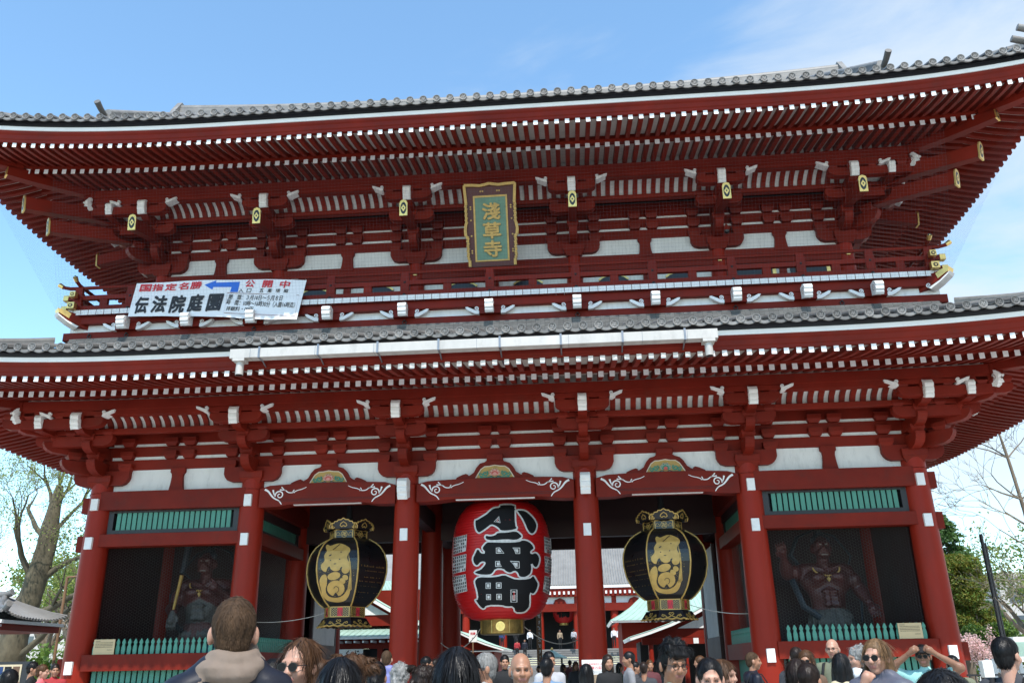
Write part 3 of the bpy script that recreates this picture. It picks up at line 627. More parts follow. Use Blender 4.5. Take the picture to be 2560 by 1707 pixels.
for X in NX+[-11.45, 11.45]:
    p_ = put('rail_post', pm, bal, (X, RY, 0))
    if abs(X) < 11: put('nail_cover', nailm, p_, (0, -.06, 11.295)); put('nail_cover', nail2, p_, (0, -.11, 10.885))
pm2 = MB().box(-.11, .11, -.06, .06, 11.042, 11.228).mesh('rail_strut', ['red'], .008)
for a, b in zip(NX[:-1], NX[1:]): put('rail_strut', pm2, bal, ((a+b)/2, RY, 0))
for s in (-1, 1): put('rail_strut', pm2, bal, (s*10.7, RY, 0))
# ---- eaves and roofs
TP = 0.337
def eave_tile_mesh():
    mb = MB(); sl = .36; n = 9; r = .088
    P = []
    for i in range(n+1):
        a = math.pi*i/n; P.append([(math.cos(a)*r, y, math.sin(a)*r*1.0+y*sl) for y in (0, .6, 1.3)])
    mb.grid(P, 0)
    mb.lathe([(.094, -.035), (.094, .03)], n=18, axis='y', cap=False); mb.lathe([(.094, -.035), (.072, -.035), (.070, -.018), (.0, -.018)], n=18, axis='y', cap=False)
    a, b = .010, .046                                            # temple emblem in relief
    for x0, x1, z0, z1 in ((-a, a, -b, b), (-b, -a, -a, a), (a, b, -a, a), (-b, -a, b-2*a, b), (a, b, -b, -b+2*a), (b-2*a, b, a, b), (-b, -b+2*a, -b, -a)):
        mb.box(x0, x1, -.029, -.017, z0, z1)
    N_ = 8; U = []; Lw = []
    for i in range(N_+1):
        t = i/N_; x = .02+t*(TP-.04)
        U.append((x, -.02-.045*math.sin(math.pi*t))); Lw.append((x, -.085-.045*math.sin(math.pi*t)))
    mb.prism(U+Lw[::-1], -.005, .03, 'y', 0)
    mb.grid([[(x, y, z+y*sl) for y in (.02, .7, 1.3)] for x, z in U], 0)
    return mb.mesh('eave_tile', ['tile'])
etm = eave_tile_mesh()
def build_roof(rname, Xp, Yp, E, vb, zb0, zbE, zf0, zfE, A, xview, sides_as_parts, deck_in, deck_z):
    H = {'f': lambda v: Xp+v, 's': lambda v: (4-Yp)+v}
    def lift(u, v, k):
        h = H[k](E); return A*max(0.0, (abs(u)-(h-8.0))/8.0)**2.5*(0.3+0.7*min(1.3, max(0, v/E)))
    def Wp(side, u, v, z):
        k = 'f' if side in 'fb' else 's'; z = z+lift(u, v, k)
        return (u, Yp-v, z) if side == 'f' else (u, 8-Yp+v, z) if side == 'b' else (Xp+v, 4+u, z) if side == 'r' else (-Xp-v, 4+u, z)
    zb = lambda v: zb0+(zbE-zb0)*(v/vb)
    def zf(v): t = (v-vb)/(E-vb); return zf0+(zfE-zf0)*(1.35*t-.35*t*t)
    ftop = zfE+.125
    # deck
    NU = 40; d = MB()
    for side in 'fbrl':
        k = 'f' if side in 'fb' else 's'; rows = []
        for tv in range(7):
            q = tv/6; v = (E+.22)*(1-q)+deck_in*q; z = (ftop+.50)*(1-q)+deck_z*q-.30*math.sin(math.pi*q)*(1 if deck_z > 15 else .25)
            row = []
            for i in range(NU+1):
                t = i/NU*2-1; t = math.copysign(1-(1-abs(t))**1.5, t) if abs(t) > 0 else 0
                h = H[k](v) if v > -3.9 or k == 'f' else H[k](v)
                u = t*max(h, 0.02); x, y, zz = Wp(side, u, max(v, 0), 0); zz = z+lift(t*H[k](E), E, k)*(1-q)**2
                row.append((u, Yp-v, zz) if side == 'f' else (u, 8-Yp+v, zz) if side == 'b' else (Xp+v, 4+u, zz) if side == 'r' else (-Xp-v, 4+u, zz))
            rows.append(row)
        d.grid(rows, 0)
    roof = d.build(rname, ['tile_dark'], gate)
    # soffit boards
    for va, vz, zfun, dz_, nm in ((-1.0, vb-.02, zb, .152, 'soffit'), (vb-.1, E-.04, zf, .128, 'soffit')):
        sb = MB()
        for side in 'fbrl':
            k = 'f' if side in 'fb' else 's'
            sb.grid([[Wp(side, H[k](v)*(i/NU*2-1), v, zfun(v)+dz_) for i in range(NU+1)] for v in [va+(vz-va)*j/4 for j in range(5)]], 0)
        sb.build('soffit_board', ['soffit'], roof)
    # long members following the eave line: batten, fascia boards, white strip, dark board
    def sweep(nm, prof, m_, kk=1.0, sides='fbrl'):
        mb = MB()
        for side in sides:
            k = 'f' if side in 'fb' else 's'
            mb.grid([[Wp(side, H[k](v)*(i/64*2-1), v, z) for i in range(65)] for v, z in prof], 0, False)
        return mb.build(nm, [m_], roof)
    zt = zb(vb)+.15
    sweep('batten', [(vb-.16, zt), (vb+.03, zt-.01), (vb+.04, zt+.07), (vb+.0, zt+.24), (vb-.1, zt+.26)], 'red')
    sweep('fascia', [(E-.10, ftop+.01), (E+.015, ftop+.002), (E+.02, ftop+.075), (E+.045, ftop+.095), (E+.06, ftop+.20), (E+.10, ftop+.235), (E+.115, ftop+.295)], 'red')
    sweep('white_strip', [(E+.03, ftop+.30), (E+.14, ftop+.298), (E+.142, ftop+.405), (E+.08, ftop+.415)], 'white')
    sweep('eave_board', [(E+.10, ftop+.40), (E+.11, ftop+.53), (E+.24, ftop+.53)], 'black_band')
    # purlin
    for side, L_ in (('f', Xp), ('b', Xp), ('r', 4-Yp), ('l', 4-Yp)):
        P = []
        for i in range(25):
            u = (i/24*2-1)*L_; P.append([Wp(side, u, v, z) for v, z in ((-.02, zb0-.02), (-.02, zb0-.26), (-.06, zb0-.27), (-.06, zb0-.40), (-.30, zb0-.40), (-.30, zb0-.02))])
        MB().grid(P, 0, False, closed=True).build('purlin', ['red'], roof)
        MB().grid([[Wp(side, (i/24*2-1)*(L_-.16), -.16, zb0+z_) for i in range(25)] for z_ in (-.06, .19)], 0, False).build('rafter_infill', ['soffit'], roof)
    # hip rafters
    for s in (-1, 1):
        for (va, vz, zfun, hh, dzz) in ((-1.2, vb+.25, zb, .30, -.20), (vb, E+.08, zf, .22, -.13)):
            pts = []
            for j in range(7):
                v = va+(vz-va)*j/6; pts.append((s*(Xp+v), Yp-v, zfun(max(v, -1))+dzz+lift(Xp+v, max(v, 0), 'f')*.9))
            mb = MB(); w2 = .13*.7071
            P = [[(x-w2, y-s*w2, z), (x+w2, y+s*w2, z), (x+w2, y+s*w2, z+hh), (x-w2, y-s*w2, z+hh)] for x, y, z in pts]
            mb.grid(P, 0, False, closed=True); mb.add(P[-1], [(0, 1, 2, 3)], 0)
            h_ = mb.build('hip_rafter', ['red'], roof)
            if va < 0 or True:
                x, y, z = pts[-1]
                put('gold_plate', platem, h_, (x+s*.01, y-.01, z+hh/2), (0, 0, s*math.pi/4), (1.1, 1, hh/.44))
    # rafters
    def rafter(side, u, kind):
        k = 'f' if side in 'fb' else 's'; lim = H[k](0)
        if kind == 'base': va, vz, fun, h = -.35, vb, zb, .15
        else: va, vz, fun, h = vb-.12, E, zf, .125
        if abs(u) > lim+va: va = max(va, abs(u)-lim+.08)
        if vz-va < .08: return None
        hw = .061 if kind == 'base' else .054; ns = 2 if kind == 'base' else 4; P = []
        for j in range(ns+1):
            v = va+(vz-va)*j/ns; z = fun(v)
            P.append([Wp(side, u+a, v, z+b) for a, b in ((-hw, 0), (hw, 0), (hw, h), (-hw, h))])
        # flat white end
        mb = MB(); mb.grid(P, 0, False, closed=True); mb.add(P[-1], [(0, 1, 2, 3)], 1); mb.add(P[0], [(3, 2, 1, 0)], 0)
        return mb
    cache = {}
    for kind in ('base', 'flying'):
        for side in 'frl':
            k = 'f' if side == 'f' else 's'; hmax = H[k](vb if kind == 'base' else E); n = int(hmax/.2625)
            rest = MB()
            for i in range(-n, n+1):
                u = i*.2625+(.131 if k == 'f' else .1)
                if abs(u) > hmax-.12: continue
                flat = abs(u) < H[k](E)-8.05
                if side == 'f' and xview[0] < u < xview[1]:
                    if flat:
                        if (kind, side) not in cache: cache[(kind, side)] = rafter(side, 0.0, kind).mesh(kind+'_rafter', ['red', 'white_end'])
                        put(kind+'_rafter', cache[(kind, side)], roof, (u, 0, 0))
                    else:
                        m_ = rafter(side, u, kind)
                        if m_: m_.build(kind+'_rafter', ['red', 'white_end'], roof)
                elif side != 'f' and sides_as_parts and -8.5 < u < 3.2:
                    m_ = rafter(side, u, kind)
                    if m_: m_.build(kind+'_rafter', ['red', 'white_end'], roof)
                else:
                    m_ = rafter(side, u, kind)
                    if m_: rest.add(m_.v, m_.f); rest.m[-len(m_.m):] = m_.m
            if rest.v: stuff(rest.build('side_rafters', ['red', 'white_end'], roof, fix=False))
    # eave tiles
    hE = Xp+E+.3
    n = int(hE/TP)
    for i in range(-n, n+1):
        u = i*TP
        if xview[0]-.6 < u < xview[1]+.6:
            x, y, z = Wp('f', u, E+.33, ftop+.585); du = .2; sl = (lift(u+du, E, 'f')-lift(u-du, E, 'f'))/(2*du)
            put('eave_tile', etm, roof, (x, y, z), (0, -math.atan(sl), 0))
    st = MB()
    for side in 'rl':
        hs = (4-Yp)+E+.3; n = int(hs/TP)
        for i in range(-n, n+1):
            u = i*TP; c = Wp(side, u, E+.33, ftop+.585); s = 1 if side == 'r' else -1
            st.lathe([(.094, -.03), (.094, .03)], c, n=10, axis='x'); st.tube([c, (c[0]-s*1.3, c[1], c[2]+.42)], .088, 7)
            st.prism([(c[1]+.02, c[2]-.02), (c[1]+TP-.02, c[2]-.02), (c[1]+TP*.75, c[2]-.11), (c[1]+TP*.5, c[2]-.13), (c[1]+TP*.25, c[2]-.11)], c[0]-.02, c[0]+.02, 'x')
    stuff(st.build('side_eave_tiles', ['tile'], roof, fix=False))
    return roof, Wp, lift, ftop
lowR, WL, liftL, ftL = build_roof('lower_roof', 12.3, -1.8, 2.4, 0.95, 8.10, 7.87, 8.07, 7.76, 0.48, (-12.6, 13.3), False, -.6, 9.72)
upR, WU, liftU, ftU = build_roof('upper_roof', 11.75, -1.25, 2.55, 1.15, 14.60, 14.37, 14.58, 14.21, 0.56, (-14.2, 14.2), True, -5.2, 20.6)
# stacked courses of thin tiles where the lower roof meets the balcony
for k in range(7):
    z = 9.62+k*.066
    MB().box(-11.55+.01*k, 11.55-.01*k, -1.30+.028*k, -.6, z, z+.058).build('tile_course', ['tile_stack'], lowR)
nt = MATS['tile'].node_tree
# hip ridges, main ridge and ridge-end tiles
def ridge(pts, w_, h, parent, name='hip_ridge'):
    mb = MB(); P = []
    for i, p in enumerate(pts):
        a, b = Vector(pts[max(i-1, 0)]), Vector(pts[min(i+1, len(pts)-1)]); t = (b-a); t.z = 0; t.normalize(); sdir = Vector((t.y, -t.x, 0))*w_/2; p = Vector(p)
        row = [p-sdir]
        for k in range(4):
            q = 1-.08*k; row += [p-sdir*q+Vector((0, 0, h*.19*k)), p-sdir*q+Vector((0, 0, h*.19*(k+.85))), p-sdir*(q-.07)+Vector((0, 0, h*.19*(k+.85)))]
        top = []
        for k in range(7):
            an = math.pi*k/6; top.append(p-sdir*.72*math.cos(an)+Vector((0, 0, h*.78+h*.25*math.sin(an))))
        left = row+top; right = [Vector((2*p.x-v.x, 2*p.y-v.y, v.z)) for v in row[::-1]]
        P.append([tuple(v) for v in left+right])
    mb.grid(P, 0, False); mb.add(P[0], [tuple(range(len(P[0])))], 0); mb.add(P[-1], [tuple(range(len(P[0])))], 0)
    return mb.build(name, ['tile'], parent)
def ridge_end(base, d, parent, s=1.0):
    """demon-face end tile with the upturned bird-perch tile above; d = outward horizontal direction"""
    d = Vector(d).normalized(); sd = Vector((d.y, -d.x, 0)); b = Vector(base); mb = MB()
    o = [(-.22, 0), (-.26, .12), (-.2, .3), (-.1, .42), (.1, .42), (.2, .3), (.26, .12), (.22, 0)]
    vs = [b+sd*x*s+Vector((0, 0, z*s)) for x, z in o]; vs2 = [v+d*.14*s for v in vs]; n = len(o)
    mb.add(vs+vs2, [tuple(range(n)), tuple(range(n, 2*n))]+[(i, (i+1) % n, n+(i+1) % n, n+i) for i in range(n)])
    pts = [b+d*x*s+Vector((0, 0, z*s)) for x, z in ((-.7, .30), (-.25, .31), (.1, .35), (.42, .42), (.72, .54))]
    mb.tube(pts, [.10*s, .10*s, .10*s, .105*s, .115*s], 12)
    return mb.build('ridge_end_tile', ['tile'], parent)
for s in (-1, 1):
    ridge([(s*(12.3+2.5-i*.5), -1.8-2.5+i*.5, ftL+.62+i*.19+.45*max(0, 1-i/5)**2) for i in range(7)], .30, .42, lowR)
    ridge_end((s*14.9, -4.4, ftL+1.05), (s, -1, 0), lowR, .8)
    # upper hip ridge with two end tiles, descending ridge, gable end of the main ridge
    hp = [(s*(11.75+2.3-i*.45), -1.25-2.3+i*.45, ftU+.70+i*.30+.55*max(0, 1-i/5)**2) for i in range(9)]
    ridge(hp, .34, .50, upR); ridge_end((s*14.0, -3.5, ftU+1.15), (s, -1, 0), upR, .75)
    q = onY(258, 268, -2.6) if s < 0 else onY(2215, 143, -2.6)
    ridge([(q.x-s*.15, q.y+i*.9, q.z-.55+i*.62) for i in range(7)], .34, .45, upR, 'descending_ridge'); ridge_end((q.x-s*.15, q.y, q.z-.62), (0, -1, 0), upR, .75)
ridge([(x, 4.0, 20.30+.0016*abs(x)**2.2) for x in np.linspace(-12.0, 12.0, 25)], .5, .72, upR, 'main_ridge')
for s in (-1, 1):
    gm = MB(); gm.prism([(3.3, 20.0), (3.3, 20.5), (3.5, 20.9), (3.7, 21.2), (3.9, 21.5), (4.1, 21.5), (4.3, 21.2), (4.5, 20.9), (4.7, 20.5), (4.7, 20.0)], s*12.0, s*12.18, 'x'); gm.build('ridge_end_tile', ['tile'], upR)
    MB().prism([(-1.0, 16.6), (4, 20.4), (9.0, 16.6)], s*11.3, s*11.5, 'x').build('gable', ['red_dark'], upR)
# front and back upper slopes up to the main ridge
us = MB()
for sy in (-1, 1):
    rows = []
    for j in range(9):
        q = j/8; y = 4+sy*(7.0*(1-q)); z = 15.45+(20.5-15.45)*q-.55*math.sin(math.pi*q); xh = 13.6-1.6*min(1, q*2)
        rows.append([(x*xh/12, y, z) for x in np.linspace(-12, 12, 17)])
    us.grid(rows, 0)
us.build('roof_slope', ['tile_dark'], upR)
# ---- rain gutter under the lower eave
GU = MB().box(-5.41, 5.19, -4.70, -4.46, 7.995, 8.21).build('rain_gutter', ['steel'], gate, bevel=.006)
for X in (-5.2, 4.99):
    MB().lathe([(.085, 7.64), (.085, 7.93)], (X, -4.58, 0), n=20).lathe([(.078, 7.638), (.078, 7.70)], (X, -4.58, 0), n=20, mi=1).box(X-.13, X+.13, -4.71, -4.45, 7.93, 7.994).build('downspout', ['steel', 'black'], GU)
for k in range(8):
    X = onY([650, 796, 944, 1096, 1249, 1402, 1557, 1714][k], 850, -4.71).x
    MB().box(X-.022, X+.022, -4.712, -4.455, 7.985, 8.24).tube([(X, -4.47, 8.0), (X, -4.1, 7.90), (X, -3.7, 7.93)], .016, 6).build('gutter_strap', ['zinc'], GU)
for X in (-4.95, -3.5, -2.2, .05, 2.03, 3.6, 4.55): MB().box(X-.004, X+.004, -4.7025, -4.457, 7.993, 8.212).build('gutter_seam', ['zinc'], GU)
# ================================================================== THINGS HUNG ON THE GATE
def hit(px, py, fn, t0, t1, n=60):
    """first crossing of the ray through a pixel with the implicit surface fn(p)=0 (used to lay painted marks on the lantern skins)"""
    d = ray(px, py); prev = None
    for i in range(n+1):
        t = t0+(t1-t0)*i/n; p = CAM+d*t; f = fn(p)
        if f <= 0:
            if prev is None: return p
            a, b = prev, t
            for _ in range(18):
                m_ = (a+b)/2
                if fn(CAM+d*m_) <= 0: b = m_
                else: a = m_
            return CAM+d*b
        prev = t
    p = None; best = 1e9
    for i in range(n+1):
        t = t0+(t1-t0)*i/n; q = CAM+d*t; f = fn(q)
        if f < best: best = f; p = q
    return p
def decal(mb, polys, tof, fn, nrm, off, mi=0, cell=9.0, t=(21, 26)):
    """fill 2D outlines, cut them to cells so that they follow the curved skin, and lay them on it"""
    for poly in polys:
        v, f = tri_poly(poly); bm = bmesh.new(); bv = [bm.verts.new((x, y, 0)) for x, y in v]
        for a in f:
            try: bm.faces.new([bv[i] for i in a])
            except ValueError: pass
        xs = [q[0] for q in poly]; ys = [q[1] for q in poly]
        for ax, lo, hi in ((0, min(xs), max(xs)), (1, min(ys), max(ys))):
            k = lo+cell
            while k < hi:
                co = Vector((k, 0, 0)) if ax == 0 else Vector((0, k, 0)); no = Vector((1, 0, 0)) if ax == 0 else Vector((0, 1, 0))
                bmesh.ops.bisect_plane(bm, geom=bm.verts[:]+bm.edges[:]+bm.faces[:], plane_co=co, plane_no=no); k += cell
        bm.verts.index_update(); pts = []
        for q in bm.verts:
            px, py = tof(q.co.x, q.co.y); p = hit(px, py, fn, *TT); n_ = nrm(p); pts.append(p+n_*off)
        mb.add(pts, [tuple(w.index for w in fc.verts) for fc in bm.faces], mi, True); bm.free()
def ribbon_px(pts, wd, closed=True):
    """band of width wd along a 2D outline -> list of small quads (as outlines)"""
    out = []; n = len(pts)
    A = []; B = []
    for i in range(n):
        a = pts[i-1] if (closed or i) else pts[i]; b = pts[(i+1) % n] if (closed or i < n-1) else pts[i]
        dx, dy = b[0]-a[0], b[1]-a[1]; l = math.hypot(dx, dy) or 1; nx, ny = -dy/l*wd/2, dx/l*wd/2
        A.append((pts[i][0]+nx, pts[i][1]+ny)); B.append((pts[i][0]-nx, pts[i][1]-ny))
    for i in range(n if closed else n-1):
        j = (i+1) % n; out.append([A[i], A[j], B[j], B[i]])
    return out
# ---- great red paper lantern
LC = Vector((0.0, 1.5, 0)); LPROF = [(.62, 2.70), (.80, 2.74), (1.0, 2.88), (1.13, 3.05), (1.23, 3.28), (1.29, 3.60), (1.315, 4.0), (1.32, 4.4), (1.30, 4.75), (1.24, 5.1), (1.12, 5.4), (.95, 5.62), (.70, 5.78)]
LZ = np.array([z for r, z in LPROF]); LR = np.array([r for r, z in LPROF])
def lrad(z): return float(np.interp(z, LZ, LR))
lantern = thing('paper_lantern', (0, 1.5, 2.38), 'giant red paper lantern with three huge black characters hanging in the central bay', 'lantern')
prof = []
nrib = 44
for i in range(nrib*3+1):
    z = 2.70+3.08*i/(nrib*3); prof.append((lrad(z)+.010*(1 if i % 3 else -1.2), z-2.38))
MB().lathe(prof, n=72).build('body', ['paper_red'], lantern)
MB().lathe([(.70, 3.38), (.72, 3.40), (.72, 3.62), (.66, 3.66)], n=40).build('top_ring', ['black'], lantern)
MB().tube([(0, 0, 3.6), (0, 0, 4.0)], .06, 8).build('hanger', ['black_iron'], lantern)
ringb = MB().lathe([(.50, -.03), (.56, -.02), (.575, .0), (.575, .30), (.62, .315), (.62, .33)], n=44).build('metal_base', ['brass'], lantern)
for k in range(8):
    a = math.pi/8+k*math.pi/4; MB().box(-.015, .015, -.59, -.57, .0, .31).xf(Matrix.Rotation(a, 4, 'Z')).build('base_rib', ['brass'], ringb)
em = MB().lathe([(.118, -.592), (.118, -.575)], (.0, 0, .16), n=28, axis='y')
for k in range(9): em.box(-.075+.015*k, -.067+.015*k, -.60, -.59, .125+.02*math.sin(k*2.1), .215-.01*(k % 3))
em.build('crest', ['gold'], ringb)
TT = (0.0095, 0.0118, 40)
def lfn(p): return math.hypot(p.x-LC.x, p.y-LC.y)-lrad(max(2.7, min(5.78, p.z)))
def lnr(p):
    v = Vector((p.x-LC.x, p.y-LC.y, 0)); return v.normalized()
Z1 = lambda x, y: (1100+x/4.2375, 1230+y/4.2375)
K_small = [[(632, 128), (795, 128), (795, 180), (800, 350), (822, 380), (790, 402), (700, 415), (640, 412), (620, 385), (590, 362), (545, 345), (510, 375), (450, 418), (415, 437), (388, 412), (374, 370), (370, 292), (400, 285), (440, 260), (500, 222), (530, 190), (575, 160), (632, 158)],
           [(805, 190), (835, 185), (900, 190), (960, 240), (1008, 300), (1026, 352), (1012, 410), (980, 447), (945, 438), (915, 395), (890, 330), (860, 270), (825, 225)]]
K_boat = [[(475, 470), (490, 450), (530, 460), (580, 450), (605, 425), (640, 420), (700, 420), (800, 403), (842, 430), (872, 465), (852, 492), (800, 515), (700, 505), (560, 517), (500, 510), (480, 490)],
          [(540, 522), (700, 526), (830, 520), (872, 498), (940, 515), (985, 560), (997, 600), (955, 628), (962, 650), (1012, 632), (1052, 680), (1052, 740), (1025, 802), (988, 797), (962, 748), (972, 800), (962, 860), (930, 890), (890, 908), (832, 898), (818, 855), (790, 835), (742, 862), (692, 842), (668, 815), (592, 812), (560, 865), (520, 882), (420, 878), (362, 855), (380, 830), (430, 815), (470, 770), (482, 742), (440, 740), (400, 787), (360, 762), (344, 700), (375, 640), (390, 600), (420, 600), (440, 640), (482, 642), (440, 595), (470, 550), (500, 522)]]
K_town = [[(410, 890), (520, 893), (600, 888), (680, 866), (740, 893), (800, 918), (940, 913), (985, 872), (1020, 930), (1042, 970), (1022, 1040), (985, 1087), (948, 1062), (952, 1200), (920, 1250), (880, 1277), (790, 1277), (775, 1212), (700, 1217), (655, 1200), (500, 1200), (470, 1242), (430, 1222), (385, 1160), (372, 1135), (405, 1130), (392, 1040), (370, 970), (368, 930)]]
K_win = [[(597, 590), (632, 588), (676, 645), (597, 645)], [(768, 590), (842, 590), (842, 648), (800, 648), (790, 615)], [(590, 732), (632, 730), (632, 755), (652, 785), (590, 785)], [(742, 730), (836, 735), (836, 802), (800, 800), (780, 765)],
         [(490, 960), (535, 960), (535, 1018), (490, 1018)], [(598, 958), (648, 958), (648, 1015), (598, 1015)], [(495, 1082), (538, 1082), (538, 1135), (495, 1135)], [(602, 1078), (650, 1078), (650, 1135), (602, 1135)], [(750, 1032), (812, 1032), (812, 1162), (750, 1162)]]
K_win2 = [[(575, 312), (625, 258), (637, 322)]]
wr = MB(); ins = []
for grp in (K_small, K_boat, K_town):
    for q in grp:
        q = smooth_poly(q, 1); decal(wr, [q], Z1, lfn, lnr, .014, 0, 50)
        decal(wr, ribbon_px(q, 17), Z1, lfn, lnr, .020, 1, 60)
for q in K_win+K_win2: decal(wr, ribbon_px(q, 9), Z1, lfn, lnr, .021, 1, 60)
for q in K_win[:8]:
    cx = sum(a for a, b in q)/len(q); cy = sum(b for a, b in q)/len(q); decal(wr, [[(cx+(a-cx)*.55, cy+(b-cy)*.6) for a, b in q]], Z1, lfn, lnr, .018, 1, 60)
for q in (K_win[8], K_win2[0]):
    cx = sum(a for a, b in q)/len(q); cy = sum(b for a, b in q)/len(q); decal(wr, [[(cx+(a-cx)*.5, cy+(b-cy)*.75) for a, b in q]], Z1, lfn, lnr, .018, 1, 60); decal(wr, [[(cx+(a-cx)*.18, cy+(b-cy)*.6) for a, b in q]], Z1, lfn, lnr, .022, 2, 60)
wr.xf(Matrix.Translation((0, -1.5, -2.38))); mat('white_ink', (.62, .62, .60), .6, var=.18, vscale=14)
wr.build('lettering', ['ink', 'white_ink', 'paper_red'], lantern)
lab = MB(); random.seed(3)
for q in ([(150, 482), (290, 445), (278, 622), (148, 660)], [(142, 685), (283, 652), (275, 832), (140, 865)], [(138, 895), (275, 865), (292, 1045), (160, 1078)],
          [(1098, 468), (1170, 492), (1178, 655), (1104, 638)], [(1104, 672), (1178, 700), (1176, 862), (1106, 845)], [(1104, 882), (1172, 905), (1155, 1082), (1085, 1050)]):
    decal(lab, [q], Z1, lfn, lnr, .013, 0, 30)
    for rr in range(5):
        for cc in range(7):
            if random.random() < .12: continue
            u0_, v0_ = (cc+.12)/7, (rr+.12+.1*random.random())/5; u1_, v1_ = (cc+.85)/7, (rr+.85)/5
            B = lambda u, v: tuple((q[0][k]*(1-u)+q[1][k]*u)*(1-v)+(q[3][k]*(1-u)+q[2][k]*u)*v for k in (0, 1))
            for s_ in range(2):
                vv = v0_+(v1_-v0_)*(s_*.5); decal(lab, [[B(u0_, vv), B(u1_, vv+.01), B(u1_-.03*random.random(), vv+.055), B(u0_+.02, vv+.05)]], Z1, lfn, lnr, .018, 1, 90)
            decal(lab, [[B((u0_+u1_)/2-.015, v0_), B((u0_+u1_)/2+.025, v0_), B((u0_+u1_)/2+.02, v1_), B((u0_+u1_)/2-.02, v1_)]], Z1, lfn, lnr, .019, 1, 90)
lab.xf(Matrix.Translation((0, -1.5, -2.38))); stuff(lab.build('donor_labels', ['white_ink', 'ink'], lantern))
# ---- two black and gold metal lanterns
HZ = np.array([3.08, 3.2, 3.4, 3.65, 3.95, 4.2, 4.42, 4.6, 4.72, 4.80]); HR = np.array([.56, .72, .88, 1.0, 1.065, 1.06, .99, .87, .72, .56])
def metal_lantern(X, Y, label, zx):
    t = thing('metal_lantern', (X, Y, 2.62), label, 'lantern', 'black and gold lanterns in the side bays')
    zs = np.linspace(3.08, 4.80, 19); body = MB().lathe([(float(np.interp(z, HZ, HR)), z-2.62) for z in zs], n=6, smooth=False); 
    # smooth shading along the height only
    bo = body.build('body', ['black'], t)
    for k in range(6):
        a = k*math.pi/3; MB().tube([(math.cos(a)*(float(np.interp(z, HZ, HR))+.004), math.sin(a)*(float(np.interp(z, HZ, HR))+.004), z-2.62) for z in zs], .022, 6).build('gold_rib', ['gold_paint'], bo)
    for z0, z1, r_, nm in ((.20, .46, .53, 'lower_collar'), (2.16, 2.40, .50, 'upper_collar')):
        c = MB().lathe([(r_, z0), (r_, z1)], n=6, smooth=False).build(nm, ['black'], t)
        for k in range(6):
            a = math.pi/6+k*math.pi/3; hw = r_*.5-.012; d = r_*math.cos(math.pi/6)
            fr = MB()
            fr.box(-hw, hw, -d-.012, -d+.0, z0, z0+.025).box(-hw, hw, -d-.012, -d, z1-.025, z1).box(-hw, -hw+.022, -d-.012, -d, z0+.026, z1-.026).box(hw-.022, hw, -d-.012, -d, z0+.026, z1-.026)
            if nm == 'lower_collar':
                for i in range(7):
                    x0 = -hw+.02+i*(2*hw-.04)/7; x1 = x0+(2*hw-.04)/7
                    for zz in np.linspace(z0+.03, z1-.03, 5)[:-1]:
                        hz = (z1-z0-.06)/4; ribbon(fr, [(x0, zz), ((x0+x1)/2, zz+hz), (x1, zz)], .010, -d-.008, -d)
                fr.box(-.065, .065, -d-.014, -d-.002, z0+.026, z1-.026, 1)
                ribbon(fr, [(-.05, z0+.05), (-.03, z1-.08), (.0, z0+.06), (.03, z1-.07), (.05, z0+.05)], .014, -d-.018, -d-.012, 2)
            else:
                zc = (z0+z1)/2; ribbon(fr, [(math.cos(q)*.078, zc+math.sin(q)*.085) for q in [i*2*math.pi/20 for i in range(21)]], .012, -d-.012, -d)
                aa, bb = .009, .046
                for x0, x1, y0, y1 in ((-aa, aa, -bb, bb), (-bb, -aa, -aa, aa), (aa, bb, -aa, aa), (-bb, -aa, bb-2*aa, bb), (aa, bb, -bb, -bb+2*aa), (bb-2*aa, bb, aa, bb), (-bb, -bb+2*aa, -bb, -aa)):
                    fr.box(x0, x1, -d-.013, -d, zc+y0, zc+y1)
                for s in (-1, 1): ribbon(fr, smooth_open([(s*.10, zc-.03), (s*.14, zc+.03), (s*.17, zc+.05), (s*.20, zc+.02), (s*.225, zc-.03), (s*.10, zc-.03)]), .008, -d-.01, -d)
            put('collar_trim', fr.mesh('collar_trim', ['gold_paint', 'ink_red', 'black']), c, (0, 0, 0), (0, 0, k*math.pi/3))
    # cloud-shaped crown leaves and scalloped skirt
    o = [(-.36, .02), (-.37, .09), (-.33, .16), (-.25, .16), (-.24, .20), (-.16, .21), (-.14, .245), (-.06, .25), (0, .29)]; o = o+[(-x, z) for x, z in o[::-1]][1:]
    crown = MB().prism(o, -.012, .012); 
    ribbon(crown, o, .026, -.024, .014, 1)
    for s in (-1, 1): ribbon(crown, [(s*(-x), z) for x, z in scroll(.29, .07, .055, 1.1, start=math.pi, flip=1)], .022, -.022, .014, 1)
    ribbon(crown, [(0, .10), (.05, .07), (.09, .10), (.07, .15), (0, .20), (-.07, .15), (-.09, .10), (-.05, .07), (0, .10)], .022, -.022, .014, 1)
    crm = crown.mesh('crown_leaf', ['black', 'gold_paint'])
    sk = [(-.37, .0), (-.28, .03), (-.22, .0), (-.12, .035), (0, .0), (.12, .035), (.22, 0), (.28, .03), (.37, 0), (.27, .235), (-.27, .235)]
    skirt = MB().prism(sk, -.012, .012); ribbon(skirt, sk[:9], .026, -.024, .014, 1)
    for s in (-1, 1): ribbon(skirt, [(s*.10, .04), (s*.16, .10), (s*.22, .13), (s*.24, .09), (s*.20, .07), (s*.16, .12)], .02, -.022, .014, 1)
    ribbon(skirt, [(-.10, .04), (0, .09), (.06, .14), (.04, .18), (0, .16), (-.04, .18), (-.06, .14), (0, .09), (.10, .04)], .02, -.022, .014, 1)
    skm = skirt.mesh('skirt_leaf', ['black', 'gold_paint'])
